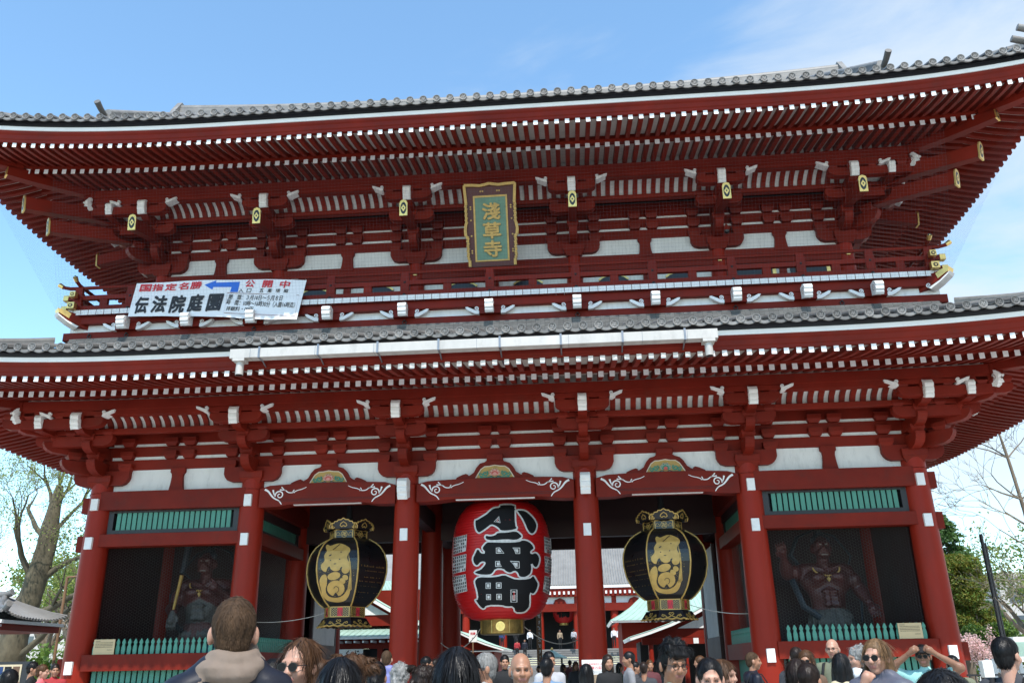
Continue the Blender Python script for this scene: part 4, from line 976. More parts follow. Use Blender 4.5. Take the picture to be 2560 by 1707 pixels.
    for k in range(6):
        a = k*math.pi/3
        put('crown_leaf', crm, t, (math.sin(a)*.52, -math.cos(a)*.52, 2.39), (math.radians(14), 0, a)); put('skirt_leaf', skm, t, (math.sin(a)*.60, -math.cos(a)*.60, -.03), (math.radians(-28), 0, a))
    MB().lathe([(.50, 0), (.34, .12), (.1, .3), (.05, .9)], (0, 0, 2.38), n=12).build('hanger', ['black_iron'], t)
    # gilded panel on the front facet, faint rows of gilt writing on its neighbours
    def fn(p):
        r_ = float(np.interp(p.z, HZ, HR))*math.cos(math.pi/6); return max((p.x-X)*math.cos(math.pi/6+k*math.pi/3)+(p.y-Y)*math.sin(math.pi/6+k*math.pi/3) for k in range(6))-r_
    def nr(p):
        k = max(range(6), key=lambda k: (p.x-X)*math.cos(math.pi/6+k*math.pi/3)+(p.y-Y)*math.sin(math.pi/6+k*math.pi/3)); return Vector((math.cos(math.pi/6+k*math.pi/3), math.sin(math.pi/6+k*math.pi/3), 0))
    global TT
    TT = (0.0092, 0.0114, 40); art = MB()
    big = [(300, 425), (330, 388), (370, 420), (420, 395), (500, 372), (580, 402), (645, 440), (652, 490), (610, 540), (605, 600), (640, 650), (642, 760), (600, 802), (550, 800), (522, 752), (545, 700), (508, 715), (502, 755), (430, 775), (372, 738), (362, 690), (325, 720), (315, 782), (270, 772), (235, 720), (242, 670), (285, 635), (292, 600), (280, 560), (300, 515), (328, 490)]
    ell = lambda cx, cy, rx, ry, an: [(cx+rx*math.cos(q)*math.cos(an)-ry*math.sin(q)*math.sin(an), cy+rx*math.cos(q)*math.sin(an)+ry*math.sin(q)*math.cos(an)) for q in [i*2*math.pi/24 for i in range(24)]]
    sweep_ = [(215, 930), (225, 865), (262, 818), (305, 808), (326, 860), (322, 960), (302, 1010), (312, 1075), (350, 1125), (430, 1142), (512, 1130), (572, 1085), (610, 1010), (655, 1015), (632, 1110), (585, 1178), (500, 1206), (400, 1200), (305, 1170), (255, 1105), (242, 1020)]
    def gold_(q, off=.012): decal(art, [q], zx, fn, nr, off, 0, 60)
    gold_(smooth_poly(big, 2)); gold_(ell(420, 835, 92, 54, -.25)); gold_(smooth_poly(sweep_, 2)); gold_(ell(447, 1008, 122, 112, 0)); gold_(ell(580, 855, 42, 36, .6)); gold_(ell(540, 905, 44, 38, .6))
    for i in range(5): gold_([(622+i*6, 530+i*25), (628+i*6, 530+i*25), (652+i*3, 800), (612+i*14, 1075-i*12), (604+i*14, 1070-i*12), (644+i*3, 795)])
    for q in (ell(370, 545, 22, 8, -.5), ell(522, 500, 9, 7, 0), ell(374, 617, 9, 8, 0), ell(502, 600, 9, 8, 0), ell(435, 664, 20, 6, -.1), [(405, 468), (505, 385), (512, 392), (412, 474)], [(430, 1110), (450, 1062), (486, 1120), (470, 1140)], [(405, 1120), (440, 1070), (450, 1075), (425, 1128)]): decal(art, [q], zx, fn, nr, .018, 1, 60)
    decal(art, ribbon_px([(447+math.cos(q)*42*(1.15-.04*i), 1018+math.sin(q)*44*(1.15-.04*i)) for i, q in enumerate([1.2-i*.32 for i in range(14)])], 8, False), zx, fn, nr, .018, 1, 90)
    random.seed(5)
    for _ in range(420):
        a_, b_ = random.uniform(185, 705), random.uniform(400, 1190)
        if abs(a_-445)/270+abs(b_-800)/900 > 1.0: continue
        decal(art, [[(a_-4, b_-3), (a_+4, b_-2), (a_+3, b_+4)]], zx, fn, nr, .006, 2, 60)
    random.seed(int(abs(X)*10)); sgn = 1 if X < 0 else -1
    for rr in range(7):
        z = 4.02-rr*.105-(.05 if rr > 1 else 0)-(.05 if rr > 4 else 0); kx = 0 if sgn > 0 else 4
        a = math.radians(-30) if sgn > 0 else math.radians(210); d = float(np.interp(z, HZ, HR))*math.cos(math.pi/6)+.004
        nn = Vector((math.cos(a), math.sin(a), 0)); tt = Vector((-math.sin(a), math.cos(a), 0))
        for cc in range(16):
            if random.random() < .25 + .05*rr*(rr > 4): continue
            p = Vector((X, Y, z))+nn*d+tt*((cc-7.5)*.055); hh = .028+.02*random.random()
            art.add([p-tt*.016, p+tt*.016, p+tt*.012+Vector((0, 0, hh)), p-tt*.016+Vector((0, 0, hh))], [(0, 1, 2, 3)], 2)
    art.xf(Matrix.Translation((-X, -Y, -2.62))); stuff(art.build('gilded_design', ['gold_paint', 'black', 'brass'], t))
    return t
ZL = lambda x, y: (760+x/5.6, 1290+y/5.6)
ZR = lambda x, y: (760+x/5.6+(1670-844.5)+(y-800)/5.6*.03, 1290+y/5.6-21-(x-450)/5.6*.03)
metal_lantern(-4.05, .95, 'black and gold metal lantern hanging in the bay left of the red lantern', ZL)
metal_lantern(4.27, .95, 'black and gold metal lantern hanging in the bay right of the red lantern', ZR)
# ---- temple name plaque, tilted forward below the upper eave
B0 = Vector((.06, -.78, 11.83)); T0 = Vector((.04, -1.50, 13.98)); upd = (T0-B0).normalized(); PH = (T0-B0).length; nrmP = Vector((1, 0, 0)).cross(upd)
pq = thing('name_plaque', tuple(B0), 'tall wooden name plaque with three gold characters on a green field', 'sign')
Rm = Matrix((Vector((1, 0, 0)), -nrmP, upd)).transposed().to_4x4()       # local x right, y back, z up along the board
pq.matrix_world = Matrix.Translation(B0) @ Rm
side = [(.62, 0), (.62, .18)]
for k in range(9): side += [(.655+.012*(k % 2), .20+k*.068), (.64+.012*(k % 2), .25+k*.068)]
side += [(.70, .84), (.715, 1.0), (.69, 1.16)]
for k in range(9): side += [(.675+.012*(k % 2), 1.20+k*.062), (.66+.012*(k % 2), 1.245+k*.062)]
side += [(.67, 1.8), (.70, PH-.02)]
top = [(.45, PH-.03), (.25, PH-.05), (.18, PH-.035), (.08, PH-.02), (0, PH+.0)]
hl = side+top; outl = hl+[(-x, z) for x, z in hl[::-1]][1:]
MB().prism(outl, -.03, .06).build('board', ['plaque_red'], pq)
rim = MB()
for i in range(len(outl)-1):
    if outl[i][1] < .001 and outl[i+1][1] < .001: continue
    ribbon(rim, [outl[i], outl[i+1]], .075, -.09-.012*(i % 2), .03)
rim.build('gilt_edge', ['gold_paint'], pq)
fr = MB().box(-.47, .47, -.05, -.03, .13, .17).box(-.47, .47, -.05, -.03, PH-.37, PH-.32).box(-.47, -.42, -.05, -.03, .17, PH-.37).box(.42, .47, -.05, -.03, .17, PH-.37)
fr.build('inner_frame', ['gold_paint'], pq); MB().box(-.42, .42, -.04, -.031, .17, PH-.37).build('green_field', ['plaque_green'], pq)
def chars3d(mb, ch, cx, cz, w_, h, depth, bold, y, mi=0):
    v, f = text_data(ch, bold, 4); e = v.max(0)-v.min(0); k = len(v)
    P = [(cx+float(a*w_/e[0]), cz+float(b*h/e[1])) for a, b in v]
    ed = {}
    for q in f:
        for i in range(len(q)):
            a, b = q[i], q[(i+1) % len(q)]; ed[(a, b)] = ed.get((a, b), 0)+1
    bd = [(a, b) for a, b in ed if (b, a) not in ed]
    ly = layers(v); mb.add([(x, y, z) for x, z in P]+[(x, y-depth-float(l_), z) for (x, z), l_ in zip(P, ly)], [tuple(i+k for i in q) for q in f]+[(a, b, b+k, a+k) for a, b in bd], mi)
for ch, zc, hh in (('淺', 1.50, .47), ('草', .97, .46), ('寺', .47, .46)):
    m_ = MB(); chars3d(m_, ch, 0.02, zc, .50, hh, .03, .03, -.04); put('gold_character', m_.mesh('gold_character', ['gold_paint']), pq)
st = MB()
for x, z in ((-.26, PH-.2), (-.2, PH-.2), (.2, PH-.2), (.26, PH-.2), (-.55, 1.65), (-.55, 1.59), (.56, 1.65), (.56, 1.59), (-.55, 1.28), (.57, 1.28), (-.55, .85), (.58, .85), (-.55, .44), (-.55, .38), (.57, .44), (.57, .38)): st.lathe([(.022, -.045), (.026, -.03)], (x, 0, z), n=8, axis='y')
st.build('gilt_studs', ['gold_paint'], pq)
# ---- banner tied to the balcony rail
BY = -1.335
def bpt(px, py, off=0.0):
    p = onY(px, py, BY); wv = .018*math.sin(p.x*3.1+p.z*2)+.012*math.sin(p.x*7.3)*(11.4-p.z); p.y += wv-off; return p
ban = thing('banner', tuple(onY(540, 800, BY)), 'white cloth banner with red and black characters and blue arrow tied to the balcony rail', 'banner')
def bgrid(u, v):
    TL, TR, BL, BR = (343, 709), (766, 700), (320, 792), (742, 799)
    x = (TL[0]*(1-u)+TR[0]*u)*(1-v)+(BL[0]*(1-u)+BR[0]*u)*v; y = (TL[1]*(1-u)+TR[1]*u)*(1-v)+(BL[1]*(1-u)+BR[1]*u)*v
    y += (-5*math.sin(math.pi*u) if v < .5 else 0)*(1-2*v) + (-6*math.sin(math.pi*min(1, u*1.3)))*max(0, v*2-1)*.7
    return x, y
bl = MB().grid([[bpt(*bgrid(i/40, j/10)) for i in range(41)] for j in range(11)]); bl.xf(Matrix.Translation(-ban.location)); bl.build('cloth', ['cloth_white'], ban, fix=False)
btx = MB()
def ptext(s, x0, y0, x1, y1, mi, bold=0.0, slope=0.0, shear=.27):
    v, f = text_data(s, bold, 2); e = v.max(0)-v.min(0); cx, cy = (x0+x1)/2, (y0+y1)/2; pts = []
    for (a, b), l_ in zip(v, layers(v)):
        dx, dy = a/e[0]*(x1-x0), b/e[1]*(y1-y0); zx_, zy_ = cx+dx+shear*dy, cy-dy+slope*dx; pts.append(bpt(310+zx_/5.004, 690+zy_/5.004, .006+float(l_)))
    btx.add(pts, f, mi)
for ch, x0, x1, y0, y1 in (('国', 205, 345, 105, 198), ('指', 355, 490, 98, 188), ('定', 515, 660, 92, 183), ('名', 685, 815, 85, 173), ('勝', 838, 980, 72, 168)): ptext(ch, x0, y0, x1, y1, 1, .03, -.05)
for ch, x0, x1, y0, y1 in (('公', 1520, 1640, 50, 140), ('開', 1738, 1862, 58, 148), ('中', 1955, 2080, 62, 155)): ptext(ch, x0, y0, x1, y1, 1, .028, .03)
for ch, x0, x1, y0, y1 in (('伝', 145, 305, 262, 475), ('法', 350, 535, 242, 462), ('院', 580, 765, 237, 462), ('庭', 805, 995, 230, 448), ('園', 1045, 1232, 224, 442)): ptext(ch, x0, y0, x1, y1, 0, .042, -.04)
for ch, x in (('入', 1462), ('口', 1562), ('五', 1722), ('重', 1825), ('塔', 1930), ('脇', 2030)): ptext(ch, x-28, 152+(x-1460)*.025, x+28, 200+(x-1460)*.02, 0, .008, .02)
ptext('期　間：３月10日～５月８日', 1310, 238, 1985, 302, 0, .006, .03); ptext('時　間：10時～16時30分（入園16時迄）', 1288, 312, 2142, 382, 0, .006, .05); ptext('拝観料・00円', 1282, 380, 1612, 436, 0, .006, -.01)
ar = [(1010, 115), (1160, 55), (1152, 85), (1450, 70), (1420, 200), (1325, 200), (1345, 137), (1120, 141), (1108, 175)]
v, f = tri_poly(ar); btx.add([bpt(310+x/5.004, 690+y/5.004, .006) for x, y in v], f, 2)
fq = [(1295, 210), (2190, 240), (2140, 505), (1255, 465)]
for q in ribbon_px(fq, 5): btx.add([bpt(310+x/5.004, 690+y/5.004, .006) for x, y in q], [(0, 1, 2, 3)], 3)
btx.xf(Matrix.Translation(-ban.location)); mat('ink_black', (.02, .021, .026), .7, var=.2, vscale=10); btx.build('lettering', ['ink_black', 'ink_red', 'ink_blue', 'red'], ban, fix=False)
tie = MB()
for a, b in (((343, 709), (330, 714)), ((766, 700), (758, 690)), ((728, 699), (740, 690))): tie.tube([bpt(*a), Vector((bpt(*b).x, -1.14, bpt(*b).z))], .008, 5)
tie.xf(Matrix.Translation(-ban.location)); tie.build('tie_cord', ['rope'], ban)
# ---- notice boards resting before the pickets
for X0, X1, lb in ((-9.99, -9.46, 'wooden notice board propped on the red rail beside the leftmost column'), (9.39, 9.93, 'wooden notice board propped on the red rail beside the rightmost column')):
    nb = thing('notice_board', ((X0+X1)/2, -.27, 2.025), lb, 'sign', 'notice boards on the guardian rails')
    w2 = (X1-X0)/2; MB().box(-w2, w2, -.012, .012, 0, .345).build('panel', ['board_wood'], nb, bevel=.003)
    tx = MB(); random.seed(5)
    for r_ in range(7):
        z = .30-.034*r_; x = -w2+.04
        end = w2-.05 if r_ in (1, 2, 3, 4) else (-w2+.16 if r_ == 0 else x)
        if r_ == 6: x, end = w2-.18, w2-.05
        while x < end: 
            wd = .012+.016*random.random(); tx.box(x, min(x+wd, end), -.0145, -.0125, z, z+.010); x += wd+.006
    stuff(tx.build('small_print', ['ink'], nb))
# ---- tie ropes of the lanterns
def rope(a, b, sag, r=.012, label='', n=16):
    a, b = Vector(a), Vector(b); o = (a+b)/2
    pts = [a+(b-a)*(i/n)-Vector((0, 0, sag*4*(i/n)*(1-i/n)))-o for i in range(n+1)]
    return tag(MB().tube(pts, r, 5).build('stay_rope', ['rope'], None, tuple(o)), label, 'rope', 'stay ropes of the lanterns')
rope((-.5, 1.5, 2.62), (-2.0, 3.9, 2.25), .38, .013, 'slack pale rope from the red lantern base to the column on its left')
rope((.5, 1.5, 2.60), (2.05, 3.9, 2.30), .30, .013, 'slack pale rope from the red lantern base to the column on its right')
rope((-4.55, .9, 2.95), (-6.3, .6, 2.75), .08, .009, 'thin rope from the left black lantern to the column at its left')
rope((4.8, .9, 2.95), (6.3, .6, 2.70), .08, .009, 'thin rope from the right black lantern to the column at its right')
# ---- bird netting
def net(P, nu, nv, r, label):
    """P(u,v)->Vector"""
    mb = MB(); c = P(.5, .5)
    def wire(pts):
        o = len(mb.v); k = len(pts)
        for i, p in enumerate(pts):
            t = (pts[min(i+1, k-1)]-pts[max(i-1, 0)]).normalized(); u = t.orthogonal().normalized(); w_ = t.cross(u)
            for j in range(3):
                an = j*2*math.pi/3; q = p-c+u*math.cos(an)*r+w_*math.sin(an)*r; mb.v.append((q.x, q.y, q.z))
        for i in range(k-1):
            for j in range(3): mb.f.append((o+i*3+j, o+i*3+(j+1) % 3, o+i*3+3+(j+1) % 3, o+i*3+3+j)); mb.m.append(0); mb.sm.append(False)
    for i in range(nu+1): wire([P(i/nu, j/4) for j in range(5)])
    for j in range(nv+1): wire([P(i/12, j/nv) for i in range(13)])
    return tag(put('bird_net', mb.mesh('bird_net', ['net'], fix=False), None, tuple(c)), label, 'net', 'bird nets')
net(lambda u, v: Vector((-11.8+23.6*u, -2.62+(1.35)*v**1.3, 14.33-3.65*v)), 260, 44, .0011, 'fine dark bird net stretched before the upper brackets from eave to balcony')
for s, lb in ((-1, 'fine bird net hanging between upper eave and balcony at the left end'), (1, 'fine bird net hanging between upper eave and balcony at the right end')):
    net(lambda u, v: Vector((s*(11.8+(2.0-.75*u)*(1-v)-.1*v), -2.6+1.32*v+u*(3.2+.0*v), 14.33-.15*u-3.75*v)), 30, 36, .0009, lb)

sc_ = thing('security_camera', (6.55, -.35, 12.78), 'small dark dome security camera under an upper bracket right of the plaque', 'camera')
MB().lathe([(.012, .22), (.05, .14), (.085, .05), (.085, 0)], n=16).build('housing', ['red'], sc_); MB().lathe([(.075, 0), (.07, -.04), (.045, -.075), (.01, -.085)], n=16).build('dome', ['black'], sc_)
# ================================================================== BLENDED-VOLUME FIGURES
def V3(*a): return np.array(a, float)
def d_cap(P, a, b, ra, rb, fl=1.0):
    a, b = np.array(a, float), np.array(b, float); ab = b-a; L2 = ab@ab or 1e-9
    t = np.clip(((P-a)@ab)/L2, 0, 1); q = P-(a+t[..., None]*ab)
    if fl != 1.0: q = q*np.array([1, 1/fl, 1]); return (np.sqrt((q*q).sum(-1))-(ra+(rb-ra)*t))*min(1, fl)
    return np.sqrt((q*q).sum(-1))-(ra+(rb-ra)*t)
def d_ell(P, c, r, rot=None):
    q = P-np.array(c, float)
    if rot is not None: q = q@rot
    r = np.array(r, float); k0 = np.sqrt(((q/r)**2).sum(-1)); k1 = np.sqrt(((q/(r*r))**2).sum(-1))+1e-9
    return k0*(k0-1)/k1
def rotz(a): c, s = math.cos(a), math.sin(a); return np.array([[c, -s, 0], [s, c, 0], [0, 0, 1.0]])
def rotx(a): c, s = math.cos(a), math.sin(a); return np.array([[1.0, 0, 0], [0, c, -s], [0, s, c]])
def prim(P, p):
    k = p[0]
    if k == 'c': return d_cap(P, p[1], p[2], p[3], p[4], p[6] if len(p) > 6 else 1.0)
    return d_ell(P, p[1], p[2], p[4] if len(p) > 4 else None)
def pmat(p): return p[5] if p[0] == 'c' else p[3]
_nd = rng.normal(size=(10, 3)); _nd /= np.linalg.norm(_nd, axis=1)[:, None]; _np = rng.uniform(0, 6.28, 10)
def wob(P, f, amp, st=(1, 1, 1)):
    s = 0; Q = P*np.array(st)
    for i in range(10): s = s+np.sin(Q@_nd[i]*f*(0.6+.12*i)+_np[i])
    return s*amp/3.2
def field(P, prims, k, subs=(), disp=None, clip=None):
    d = None
    for p in prims:
        e = prim(P, p)
        if d is None: d = e
        else:
            h = np.clip(.5+.5*(d-e)/k, 0, 1); d = d*(1-h)+e*h-k*h*(1-h)
    for p in subs:
        e = -prim(P, p[0]); kk = p[1]; h = np.clip(.5-.5*(d-e)/kk, 0, 1); d = d*(1-h)+e*h+kk*h*(1-h)
    if disp: d = d+(disp(P) if callable(disp) else wob(P, *disp))
    if clip is not None: d = np.maximum(d, clip(P))
    return d
def surf(prims, vs, k=.03, subs=(), disp=None, clip=None, pad=.06):
    """surface-net mesh of a smooth blend of capsules and ellipsoids -> verts, quads, material index per face"""
    lo = np.full(3, 1e9); hi = -lo
    for p in prims:
        if p[0] == 'c': pts = [np.array(p[1])-max(p[3], p[4]), np.array(p[1])+max(p[3], p[4]), np.array(p[2])-max(p[3], p[4]), np.array(p[2])+max(p[3], p[4])]
        else: m_ = max(p[2]); pts = [np.array(p[1])-m_, np.array(p[1])+m_]
        for q in pts: lo = np.minimum(lo, q); hi = np.maximum(hi, q)
    lo -= pad; hi += pad; n = np.ceil((hi-lo)/vs).astype(int)+1
    ax = [lo[i]+vs*np.arange(n[i]) for i in range(3)]; G = np.stack(np.meshgrid(*ax, indexing='ij'), -1)
    F = field(G, prims, k, subs, disp, clip); neg = F < 0
    c = np.zeros(np.array(F.shape)-1, int)
    for i in (0, 1):
        for j in (0, 1):
            for l in (0, 1): c += neg[i:F.shape[0]-1+i, j:F.shape[1]-1+j, l:F.shape[2]-1+l]
    act = (c > 0) & (c < 8); idx = -np.ones(act.shape, int); ijk = np.argwhere(act); idx[tuple(ijk.T)] = np.arange(len(ijk))
    acc = np.zeros((len(ijk), 3)); cnt = np.zeros(len(ijk))
    for axis in range(3):
        o1, o2 = [a for a in range(3) if a != axis]
        for a in (0, 1):
            for b in (0, 1):
                A = ijk.copy(); A[:, o1] += a; A[:, o2] += b; B = A.copy(); B[:, axis] += 1
                fa, fb = F[tuple(A.T)], F[tuple(B.T)]; s = (fa < 0) != (fb < 0); t = np.where(s, fa/(fa-fb+1e-12), 0)
                p = A.astype(float); p[:, axis] += t; acc[s] += p[s]; cnt[s] += 1
    V = lo+vs*acc/np.maximum(cnt, 1)[:, None]; Q = []
    for axis in range(3):
        o1, o2 = [(1, 2), (2, 0), (0, 1)][axis]; sl = [slice(None)]*3; sl2 = [slice(None)]*3; sl[axis] = slice(0, -1); sl2[axis] = slice(1, None)
        na, nb = neg[tuple(sl)], neg[tuple(sl2)]; E = np.argwhere(na != nb); E = E[(E[:, o1] > 0) & (E[:, o2] > 0) & (E[:, o1] < n[o1]-1) & (E[:, o2] < n[o2]-1)]
        if not len(E): continue
        def I(d1, d2): T = E.copy(); T[:, o1] -= d1; T[:, o2] -= d2; return idx[tuple(T.T)]
        q = np.stack([I(1, 1), I(0, 1), I(0, 0), I(1, 0)], 1); fl = ~na[tuple(E.T)]; q[fl] = q[fl][:, ::-1]; Q.append(q)
    Q = np.concatenate(Q); Q = Q[(Q >= 0).all(1)]
    C = V[Q].mean(1); best = np.full(len(C), 1e9); mi = np.zeros(len(C), int)
    for p in prims:
        e = prim(C, p); m_ = e < best; best[m_] = e[m_]; mi[m_] = pmat(p)
    return V, Q, mi
def mesh_np(name, parts, mats):
    vs = []; fs = []; ms = []; o = 0
    for V, Q, mi in parts: vs.append(V); fs.append(Q+o); ms.append(mi); o += len(V)
    V = np.concatenate(vs); Q = np.concatenate(fs); mi = np.concatenate(ms)
    me = bpy.data.meshes.new(name); me.vertices.add(len(V)); me.vertices.foreach_set('co', V.astype(np.float32).ravel())
    me.loops.add(len(Q)*4); me.loops.foreach_set('vertex_index', Q.astype(np.int32).ravel())
    me.polygons.add(len(Q)); me.polygons.foreach_set('loop_start', np.arange(0, len(Q)*4, 4, dtype=np.int32))
    for m_ in mats: me.materials.append(MATS[m_])
    me.polygons.foreach_set('material_index', mi.astype(np.int32)); me.polygons.foreach_set('use_smooth', np.ones(len(Q), bool)); me.update(calc_edges=True); me.validate(); return me
# ---- skin, hair and cloth
def skinmat(name, col):
    m = mat(name, col, .48, var=.07, vscale=18, bump=.03, bscale=120); b = m.node_tree.nodes['Principled BSDF']; b.inputs['Subsurface Weight'].default_value = .12; b.inputs['Subsurface Radius'].default_value = (.02, .008, .005); return m
skinmat('skin_light', (.42, .225, .155)); skinmat('skin_tan', (.32, .155, .09)); skinmat('skin_brown', (.22, .105, .06))
mat('lip', (.33, .14, .11), .45, var=.05); mat('eye_white', (.6, .58, .55), .25, var=0); mat('eye_dark', (.02, .014, .01), .2, var=0); mat('lens', (.008, .0075, .009), .25, var=0, spec=.15)
def hairmat(name, col, rough=.38): return mat(name, col, rough, var=.45, vscale=55, bump=.22, bscale=70, stretch=(1, 1, .12), spec=.22)
hairmat('hair_black', (.007, .0065, .007)); hairmat('hair_dark', (.020, .012, .009)); hairmat('hair_brown', (.070, .032, .014), .5); hairmat('hair_light', (.15, .085, .04), .5); hairmat('hair_grey', (.24, .235, .225), .6); hairmat('hair_short', (.060, .034, .018), .75)
CLOTH = {'navy': (.008, .009, .017), 'black': (.012, .012, .013), 'charcoal': (.045, .046, .052), 'grey': (.22, .22, .23), 'lgrey': (.38, .38, .40), 'denim': (.14, .23, .36), 'violet': (.16, .17, .38), 'olive': (.15, .16, .105), 'beige': (.50, .42, .28), 'white': (.68, .68, .69), 'turquoise': (.28, .53, .50), 'red': (.33, .03, .035), 'pink': (.60, .12, .14), 'brown': (.12, .07, .045), 'scarf': (.185, .14, .11), 'puffer': (.085, .088, .115), 'dblue': (.02, .05, .14), 'lav': (.40, .38, .56), 'maroon': (.10, .03, .035), 'tan': (.28, .21, .14)}
for k_, c_ in CLOTH.items(): mat('cloth_'+k_, c_, .8 if k_ not in ('navy', 'puffer', 'violet') else .5, var=.12, vscale=9, bump=.16, bscale=14, spec=.3)
SKIN, LIP, EYEW, EYED, TOP, BOT, SHOE, ACC, HAIRM = range(9)
def head_prims(male=True, brow=True):
    p = [('e', (0, .012, .035), (.076, .097, .098), SKIN), ('e', (0, -.012, -.03), (.064, .078, .075), SKIN), ('e', (0, -.045, -.085), (.030 if not male else .036, .034, .024), SKIN),
         ('e', (.040, -.055, -.022), (.028, .030, .028), SKIN), ('e', (-.040, -.055, -.022), (.028, .030, .028), SKIN),
         ('c', (0, -.090, .022), (0, -.106, -.020), .010, .013, SKIN), ('e', (.012, -.098, -.024), (.009, .011, .008), SKIN), ('e', (-.012, -.098, -.024), (.009, .011, .008), SKIN),
         ('c', (-.034, -.080, .030), (.034, -.080, .030), .015, .015, SKIN), ('c', (0, .02, -.06), (0, .03, -.20), .052 if male else .045, .058 if male else .050, SKIN),
         ('c', (-.019, -.082, -.050), (.019, -.082, -.050), .0062, .0062, LIP), ('c', (-.014, -.081, -.057), (.014, -.081, -.057), .0062, .0062, LIP)]
    for s in (-1, 1): p += [('e', (s*.082, .014, -.005), (.013, .021, .034), SKIN)]
    return p
HSUB = [(('e', (.031, -.094, .010), (.019, .016, .012), 0), .012), (('e', (-.031, -.094, .010), (.019, .016, .012), 0), .012)]
def head_parts(vs, male, eyes=True, brow=True):
    out = [surf(head_prims(male), vs, .016, HSUB, pad=.03)]
    return out
def uvs(c, r, n=8, m_=0, sc=(1, 1, 1)):
    V = []; Q = []
    for i in range(n+1):
        th = math.pi*i/n
        for j in range(2*n): ph = math.pi*j/n; V.append((c[0]+r*sc[0]*math.sin(th)*math.cos(ph), c[1]+r*sc[1]*math.sin(th)*math.sin(ph), c[2]+r*sc[2]*math.cos(th)))
    for i in range(n):
        for j in range(2*n): Q.append((i*2*n+j, (i+1)*2*n+j, (i+1)*2*n+(j+1) % (2*n), i*2*n+(j+1) % (2*n)))
    return np.array(V), np.array(Q), np.full(len(Q), m_)
def hair_geo(style, vs):
    H = 0; k = .02; subs = []; clip = None; disp = (150, .0016, (1, 1, .25))
    cap_ = ('e', (0, .020, .045), (.086, .104, .102), H)
    face = (('e', (0, -.125, -.035), (.082, .085, .115), 0), .02)
    if style == 'long': face = (('e', (0, -.130, -.035), (.088, .105, .130), 0), .02)
    if style in ('short', 'crop'):
        g = .004 if style == 'crop' else .0
        p = [('e', (0, .020, .046-g), (.084-g, .104-g, .102-g), H), ('e', (0, .055, -.02), (.066-g, .056-g, .058), H)]; subs = [(('e', (0, -.125, -.045), (.085, .088, .108), 0), .015), (('e', (.085, -.01, -.05), (.03, .055, .06), 0), .015), (('e', (-.085, -.01, -.05), (.03, .055, .06), 0), .015)]
    elif style == 'bald': 
        p = [('e', (0, .03, -.005), (.083, .094, .060), H)]; subs = [(('e', (0, -.10, .0), (.11, .10, .12), 0), .01), (('e', (0, .02, .10), (.088, .115, .085), 0), .01)]
    elif style == 'mop':
        p = [cap_, ('e', (0, .05, 0), (.082, .08, .09), H), ('c', (-.06, -.06, .12), (.07, -.07, .10), .03, .03, H), ('c', (-.05, -.085, .085), (.05, -.09, .075), .022, .022, H), ('c', (.03, .0, .15), (.08, .03, .13), .03, .02, H), ('c', (-.03, .02, .15), (-.07, .03, .12), .03, .02, H)]; subs = [(('e', (0, -.125, -.055), (.082, .085, .105), 0), .015)]; disp = (70, .006, (1, 1, .4))
    elif style == 'long':
        p = [cap_, ('e', (0, .05, 0), (.085, .08, .10), H), ('c', (.055, .045, -.03), (.085, .05, -.26), .05, .045, H), ('c', (-.055, .045, -.03), (-.075, .06, -.26), .05, .045, H), ('c', (0, .075, -.05), (0, .09, -.28), .055, .05, H)]; subs = [face]; disp = (110, .004, (1, 1, .18))
    elif style == 'bob':
        p = [('e', (0, .022, .045), (.094, .112, .107), H), ('c', (.05, .045, 0), (.062, .04, -.13), .055, .05, H), ('c', (-.05, .045, 0), (-.062, .04, -.13), .055, .05, H), ('c', (0, .06, 0), (0, .07, -.14), .062, .058, H)]; subs = [face]; disp = (130, .0025, (1, 1, .15))
    elif style == 'wind':
        p = [cap_, ('e', (0, .05, 0), (.084, .08, .09), H), ('c', (.05, .06, .0), (.15, .10, -.06), .055, .05, H), ('c', (.10, .08, -.02), (.20, .13, -.16), .05, .035, H), ('c', (.06, .05, -.06), (.13, .09, -.26), .05, .04, H), ('c', (.14, .1, .0), (.24, .12, -.08), .04, .02, H)]; subs = [(('e', (0, -.135, -.015), (.092, .112, .125), 0), .02)]; disp = (85, .006, (1, 1, .3))
    elif style == 'bun':
        p = [('e', (0, .020, .043), (.083, .103, .100), H), ('e', (0, .05, -.02), (.072, .066, .07), H), ('e', (0, .125, -.01), (.045, .038, .042), H)]; subs = [(('e', (0, -.125, -.03), (.085, .092, .118), 0), .015), (('e', (.085, -.01, -.05), (.03, .055, .06), 0), .015), (('e', (-.085, -.01, -.05), (.03, .055, .06), 0), .015)]
    elif style == 'curly':
        p = [('e', (0, .025, .045), (.094, .110, .106), H), ('e', (0, .06, -.02), (.086, .075, .085), H)]; subs = [(('e', (0, -.13, -.04), (.083, .085, .115), 0), .015)]; disp = (95, .010, (1, 1, 1))
    elif style == 'wild':
        p = [('e', (0, .03, .045), (.094, .112, .105), H), ('e', (0, .07, .0), (.09, .08, .09), H), ('c', (.05, .05, .1), (.12, .1, .13), .035, .02, H), ('c', (-.05, .05, .1), (-.14, .07, .11), .035, .02, H), ('c', (-.06, .06, .03), (-.15, .1, .05), .035, .02, H), ('c', (.06, .06, 0), (.13, .1, -.04), .035, .02, H)]; subs = [(('e', (0, -.13, -.04), (.083, .085, .115), 0), .015)]; disp = (80, .009, (1, 1, .6))
    return surf(p, vs, k, subs, disp, pad=.05)
